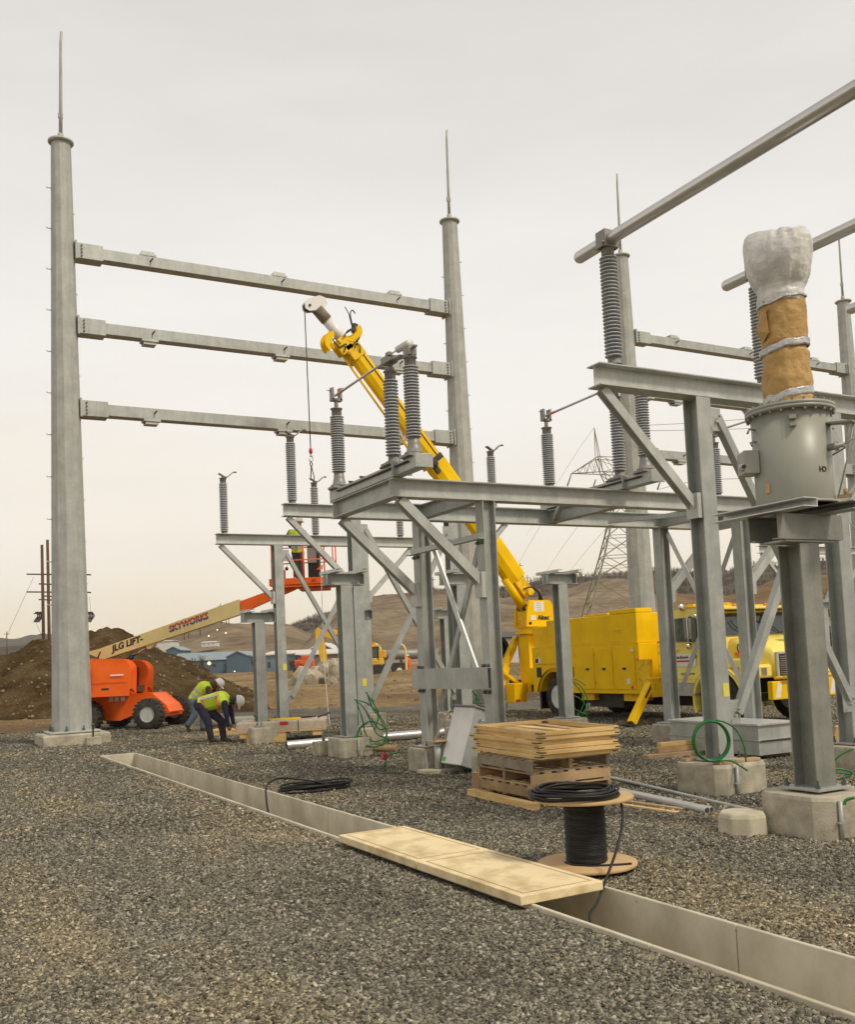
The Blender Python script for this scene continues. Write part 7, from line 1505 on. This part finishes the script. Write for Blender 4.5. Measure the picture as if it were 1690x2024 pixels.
# lattice tower
LTZ = 150; tb = az_pt(1222, LTZ); t = thing('lattice_tower', 'tall steel lattice transmission tower behind the crane truck', 'transmission tower', (tb.x, tb.y, -1), rt)
def TP(px, py, dy=0): p = D(px, py, LTZ)-Vector((tb.x, tb.y, -1)); return Vector((p.dot(RGT), p.dot(FWD)+dy, p.z))
mat('tower_steel', (.25, .23, .17), .7, var=.15)
def seg(a, b, r=.06, nm='lattice_bar', par=None): m = MB(); m.bar(a, b, r*2, r*2); return m
lv = [(1300, 74), (1245, 64), (1190, 54), (1140, 44), (1100, 36), (1060, 30), (1020, 25), (985, 21)]
ring = []
for py, hw in lv:
    c = TP(1222-(py-1100)*-.0+(1100-py)*.10, py); wv = hw/F_PX*LTZ; ring.append([c+Vector((sx*wv*.9, sy*wv*.9, 0)) for sx, sy in ((-1, -1), (1, -1), (1, 1), (-1, 1))])
legs = MB()
for k in range(4):
    m = MB()
    for a, b in zip(ring, ring[1:]): m.bar(a[k], b[k], .18, .18)
    m.build('leg', M['tower_steel'], t)
for k in range(4):
    m = MB(); j = (k+1) % 4
    for a, b in zip(ring, ring[1:]):
        m.bar(a[k], b[j], .09, .09); m.bar(a[j], b[k], .09, .09); m.bar(b[k], b[j], .09, .09)
        mid = (a[k]+b[j])/2; m.bar(a[k]*.5+b[k]*.5, mid, .06, .06); m.bar(a[j]*.5+b[j]*.5, mid, .06, .06)
    m.build('side_lattice', M['tower_steel'], t)
top = ring[-1]; m = MB(); c = (top[0]+top[2])/2
y_ = 1.2
hl = [TP(1190, 935, s*y_) for s in (-1, 1)]; hr = [TP(1290, 940, s*y_) for s in (-1, 1)]; ul = [TP(1180, 905, s*y_) for s in (-1, 1)]; ur = [TP(1283, 910, s*y_) for s in (-1, 1)]
tl = TP(1130, 936); tr = TP(1308, 943); pkl = TP(1175, 845); pkr = TP(1277, 872)
for i in (0, 1):
    a = top[0 if i == 0 else 3]; b = top[1 if i == 0 else 2]
    for (p, q, r) in ((a, hl[i], .14), (b, hr[i], .14), (a, hr[i], .09), (b, hl[i], .09), (hl[i], hr[i], .13), (hl[i], ul[i], .12), (hr[i], ur[i], .12), (ul[i], pkl, .1), (hl[i], pkl, .08), (ur[i], pkr, .1), (hr[i], pkr, .08), (tl, hl[i], .12), (tl, ul[i], .1), (tr, hr[i], .12), (tr, ur[i], .1), (ul[i], ur[i], .09), (ul[i], hr[i], .06), (ur[i], hl[i], .06)): m.bar(p, q, r, r)
    for k in range(1, 4):
        u = k/4
        for (s, e1, e2) in ((tl, hl[i], ul[i]), (tr, hr[i], ur[i])): m.bar(s+(e1-s)*u, s+(e2-s)*u, .06, .06); m.bar(s+(e1-s)*u, s+(e2-s)*(u+.25 if u < .75 else 1), .05, .05)
        m.bar(hl[i]+(hr[i]-hl[i])*u, ul[i]+(ur[i]-ul[i])*(u-.12), .06, .06); m.bar(hl[i]+(hr[i]-hl[i])*u, ul[i]+(ur[i]-ul[i])*(u+.12), .06, .06)
m.build('crossarm', M['tower_steel'], t)
for px, py in ((1122, 960), (1170, 972), (1300, 968)): m = MB(); q0 = TP(px+8, py-24); q1 = TP(px, py); m.tube([q0, q1], .12, 6); m.build('insulator_string', M['castgrey'], t)
def wire(label, pts, r=.03):
    q = [D(*p) for p in pts]; t = thing('power_line', label, 'wire', q[0], group='thin power lines'); m = MB(); m.tube(smooth_pts([p-q[0] for p in q], 5), r, 4); m.build('conductor', M['steel_dark'], t)
wire('thin power line falling from the left arm of the lattice tower', [(1122, 960, 150), (1085, 1012, 190), (1030, 1105, 300), (985, 1185, 480)], .035)
wire('thin power line falling from the middle of the lattice tower', [(1190, 985, 150), (1150, 1030, 190), (1090, 1115, 300), (1050, 1180, 480)], .035)
wire('thin power line falling from the right of the lattice tower', [(1215, 1030, 150), (1180, 1065, 190), (1130, 1125, 300), (1100, 1165, 400)], .035)
wire('earth wire falling from the left peak of the lattice tower', [(1175, 845, 150), (1140, 895, 170), (1090, 975, 230), (1040, 1060, 330)], .025)
wire('upper power line running right from the lattice tower', [(1245, 842, 150), (1370, 836, 140), (1500, 826, 130), (1760, 800, 110)], .03)
wire('second power line running right from the lattice tower', [(1245, 852, 150), (1370, 850, 140), (1500, 846, 130), (1760, 830, 110)], .03)
wire('lower power line running right behind the grey tank', [(1300, 968, 150), (1380, 950, 140), (1500, 945, 130), (1760, 935, 110)], .03)
# bare trees near the sheds
def bare_tree(px, pyb, pyt, Z, label, seed):
    b = D(px, pyb, Z); H_ = D(px, pyt, Z).z-b.z; t = thing('bare_tree', label, 'tree', b, group='bare trees in the valley'); rnd = random.Random(seed); tr_ = MB(); cr_ = MB(); r0 = H_*.022
    tr_.tube([(0, 0, -.5), (0, 0, H_*.35), (rnd.uniform(-.2, .2), 0, H_*.6)], [r0, r0*.75, r0*.4], 6)
    for k in range(34):
        h = H_*rnd.uniform(.25, .65); a = rnd.uniform(0, 6.28); L = H_*rnd.uniform(.2, .42); e = Vector((math.cos(a)*L*.6, math.sin(a)*L*.6, h+L*.8)); cr_.tube([(0, 0, h), e*.6+Vector((0, 0, h*.4)), e], [r0*.35, r0*.2, r0*.08], 4)
        for _ in range(4): q = e*.7+Vector((0, 0, h*.3)); cr_.tube([q, q+Vector((rnd.uniform(-1, 1), rnd.uniform(-1, 1), rnd.uniform(.3, 1.2)))*H_*.10], r0*.09, 3)
    tr_.build('trunk', M['hill_wood'], t); cr_.build('crown', M['hill_wood'], t)
for a in ((575, 1335, 1296, 150, 'bare tree in front of the pale blue shed', 1), (400, 1328, 1290, 230, 'bare tree left of the lit lamp', 2), (500, 1330, 1290, 220, 'bare tree right of the blue gable shed', 3), (672, 1300, 1262, 200, 'bare tree behind the excavator boom', 4), (382, 1328, 1296, 240, 'bare tree in front of the long blue shed', 5), (1478, 1252, 1216, 190, 'bare tree above the truck bonnet', 6), (1300, 1190, 1150, 420, 'bare tree near the right tall pole', 7), (1640, 1215, 1160, 260, 'bare tree at the right edge', 8)): bare_tree(*a)
# far-side rocks on the dirt field
m = MB()
for k in range(1500):
    px = -50+rnd.random()*1800; Z = 31+rnd.random()**1.6*55; g = az_pt(px, Z)
    if Z < 36 and g.y < 27: continue
    r = .03+.12*rnd.random()**3; z = dirt_h(g.x, g.y)
    if g.y < pad_y(g.x) if -25 <= g.x <= 40 else False: continue
    p = Vector((g.x, g.y, z)); m.add([p+Vector((rnd.uniform(.6, 1.2)*r*x, rnd.uniform(.6, 1.2)*r*y, rnd.uniform(.4, .8)*r*zz)) for x, y, zz in ((-1, -1, -1), (1, -1, -1), (1, 1, -1), (-1, 1, -1), (-.7, -.7, 1), (.7, -.7, 1), (.7, .7, 1), (-.7, .7, 1))], [(3, 2, 1, 0), (4, 5, 6, 7), (0, 1, 5, 4), (1, 2, 6, 5), (2, 3, 7, 6), (3, 0, 4, 7)])
q = m.build('field_stones', M['soil_stone']); tag(q, 'scattered pale stones over the dirt field', 'stones', kind='stuff')
HAZE = True
if HAZE:
    m = bpy.data.materials.new('haze'); m.use_nodes = True; nt = m.node_tree; nt.nodes.clear(); o_ = N(nt, 'ShaderNodeOutputMaterial'); pv = N(nt, 'ShaderNodeVolumePrincipled'); pv.inputs['Density'].default_value = .00012; pv.inputs['Color'].default_value = (.97, .93, .86, 1); pv.inputs['Anisotropy'].default_value = .2
    nt.links.new(pv.outputs[0], o_.inputs['Volume']); b = MB(); b.bx(-1900, 2300, -1900, 2300, -14, 122); o = b.build('haze', m); tag(o, kind='stuff', label='pale valley haze between the yard and the far hills', cat='haze')
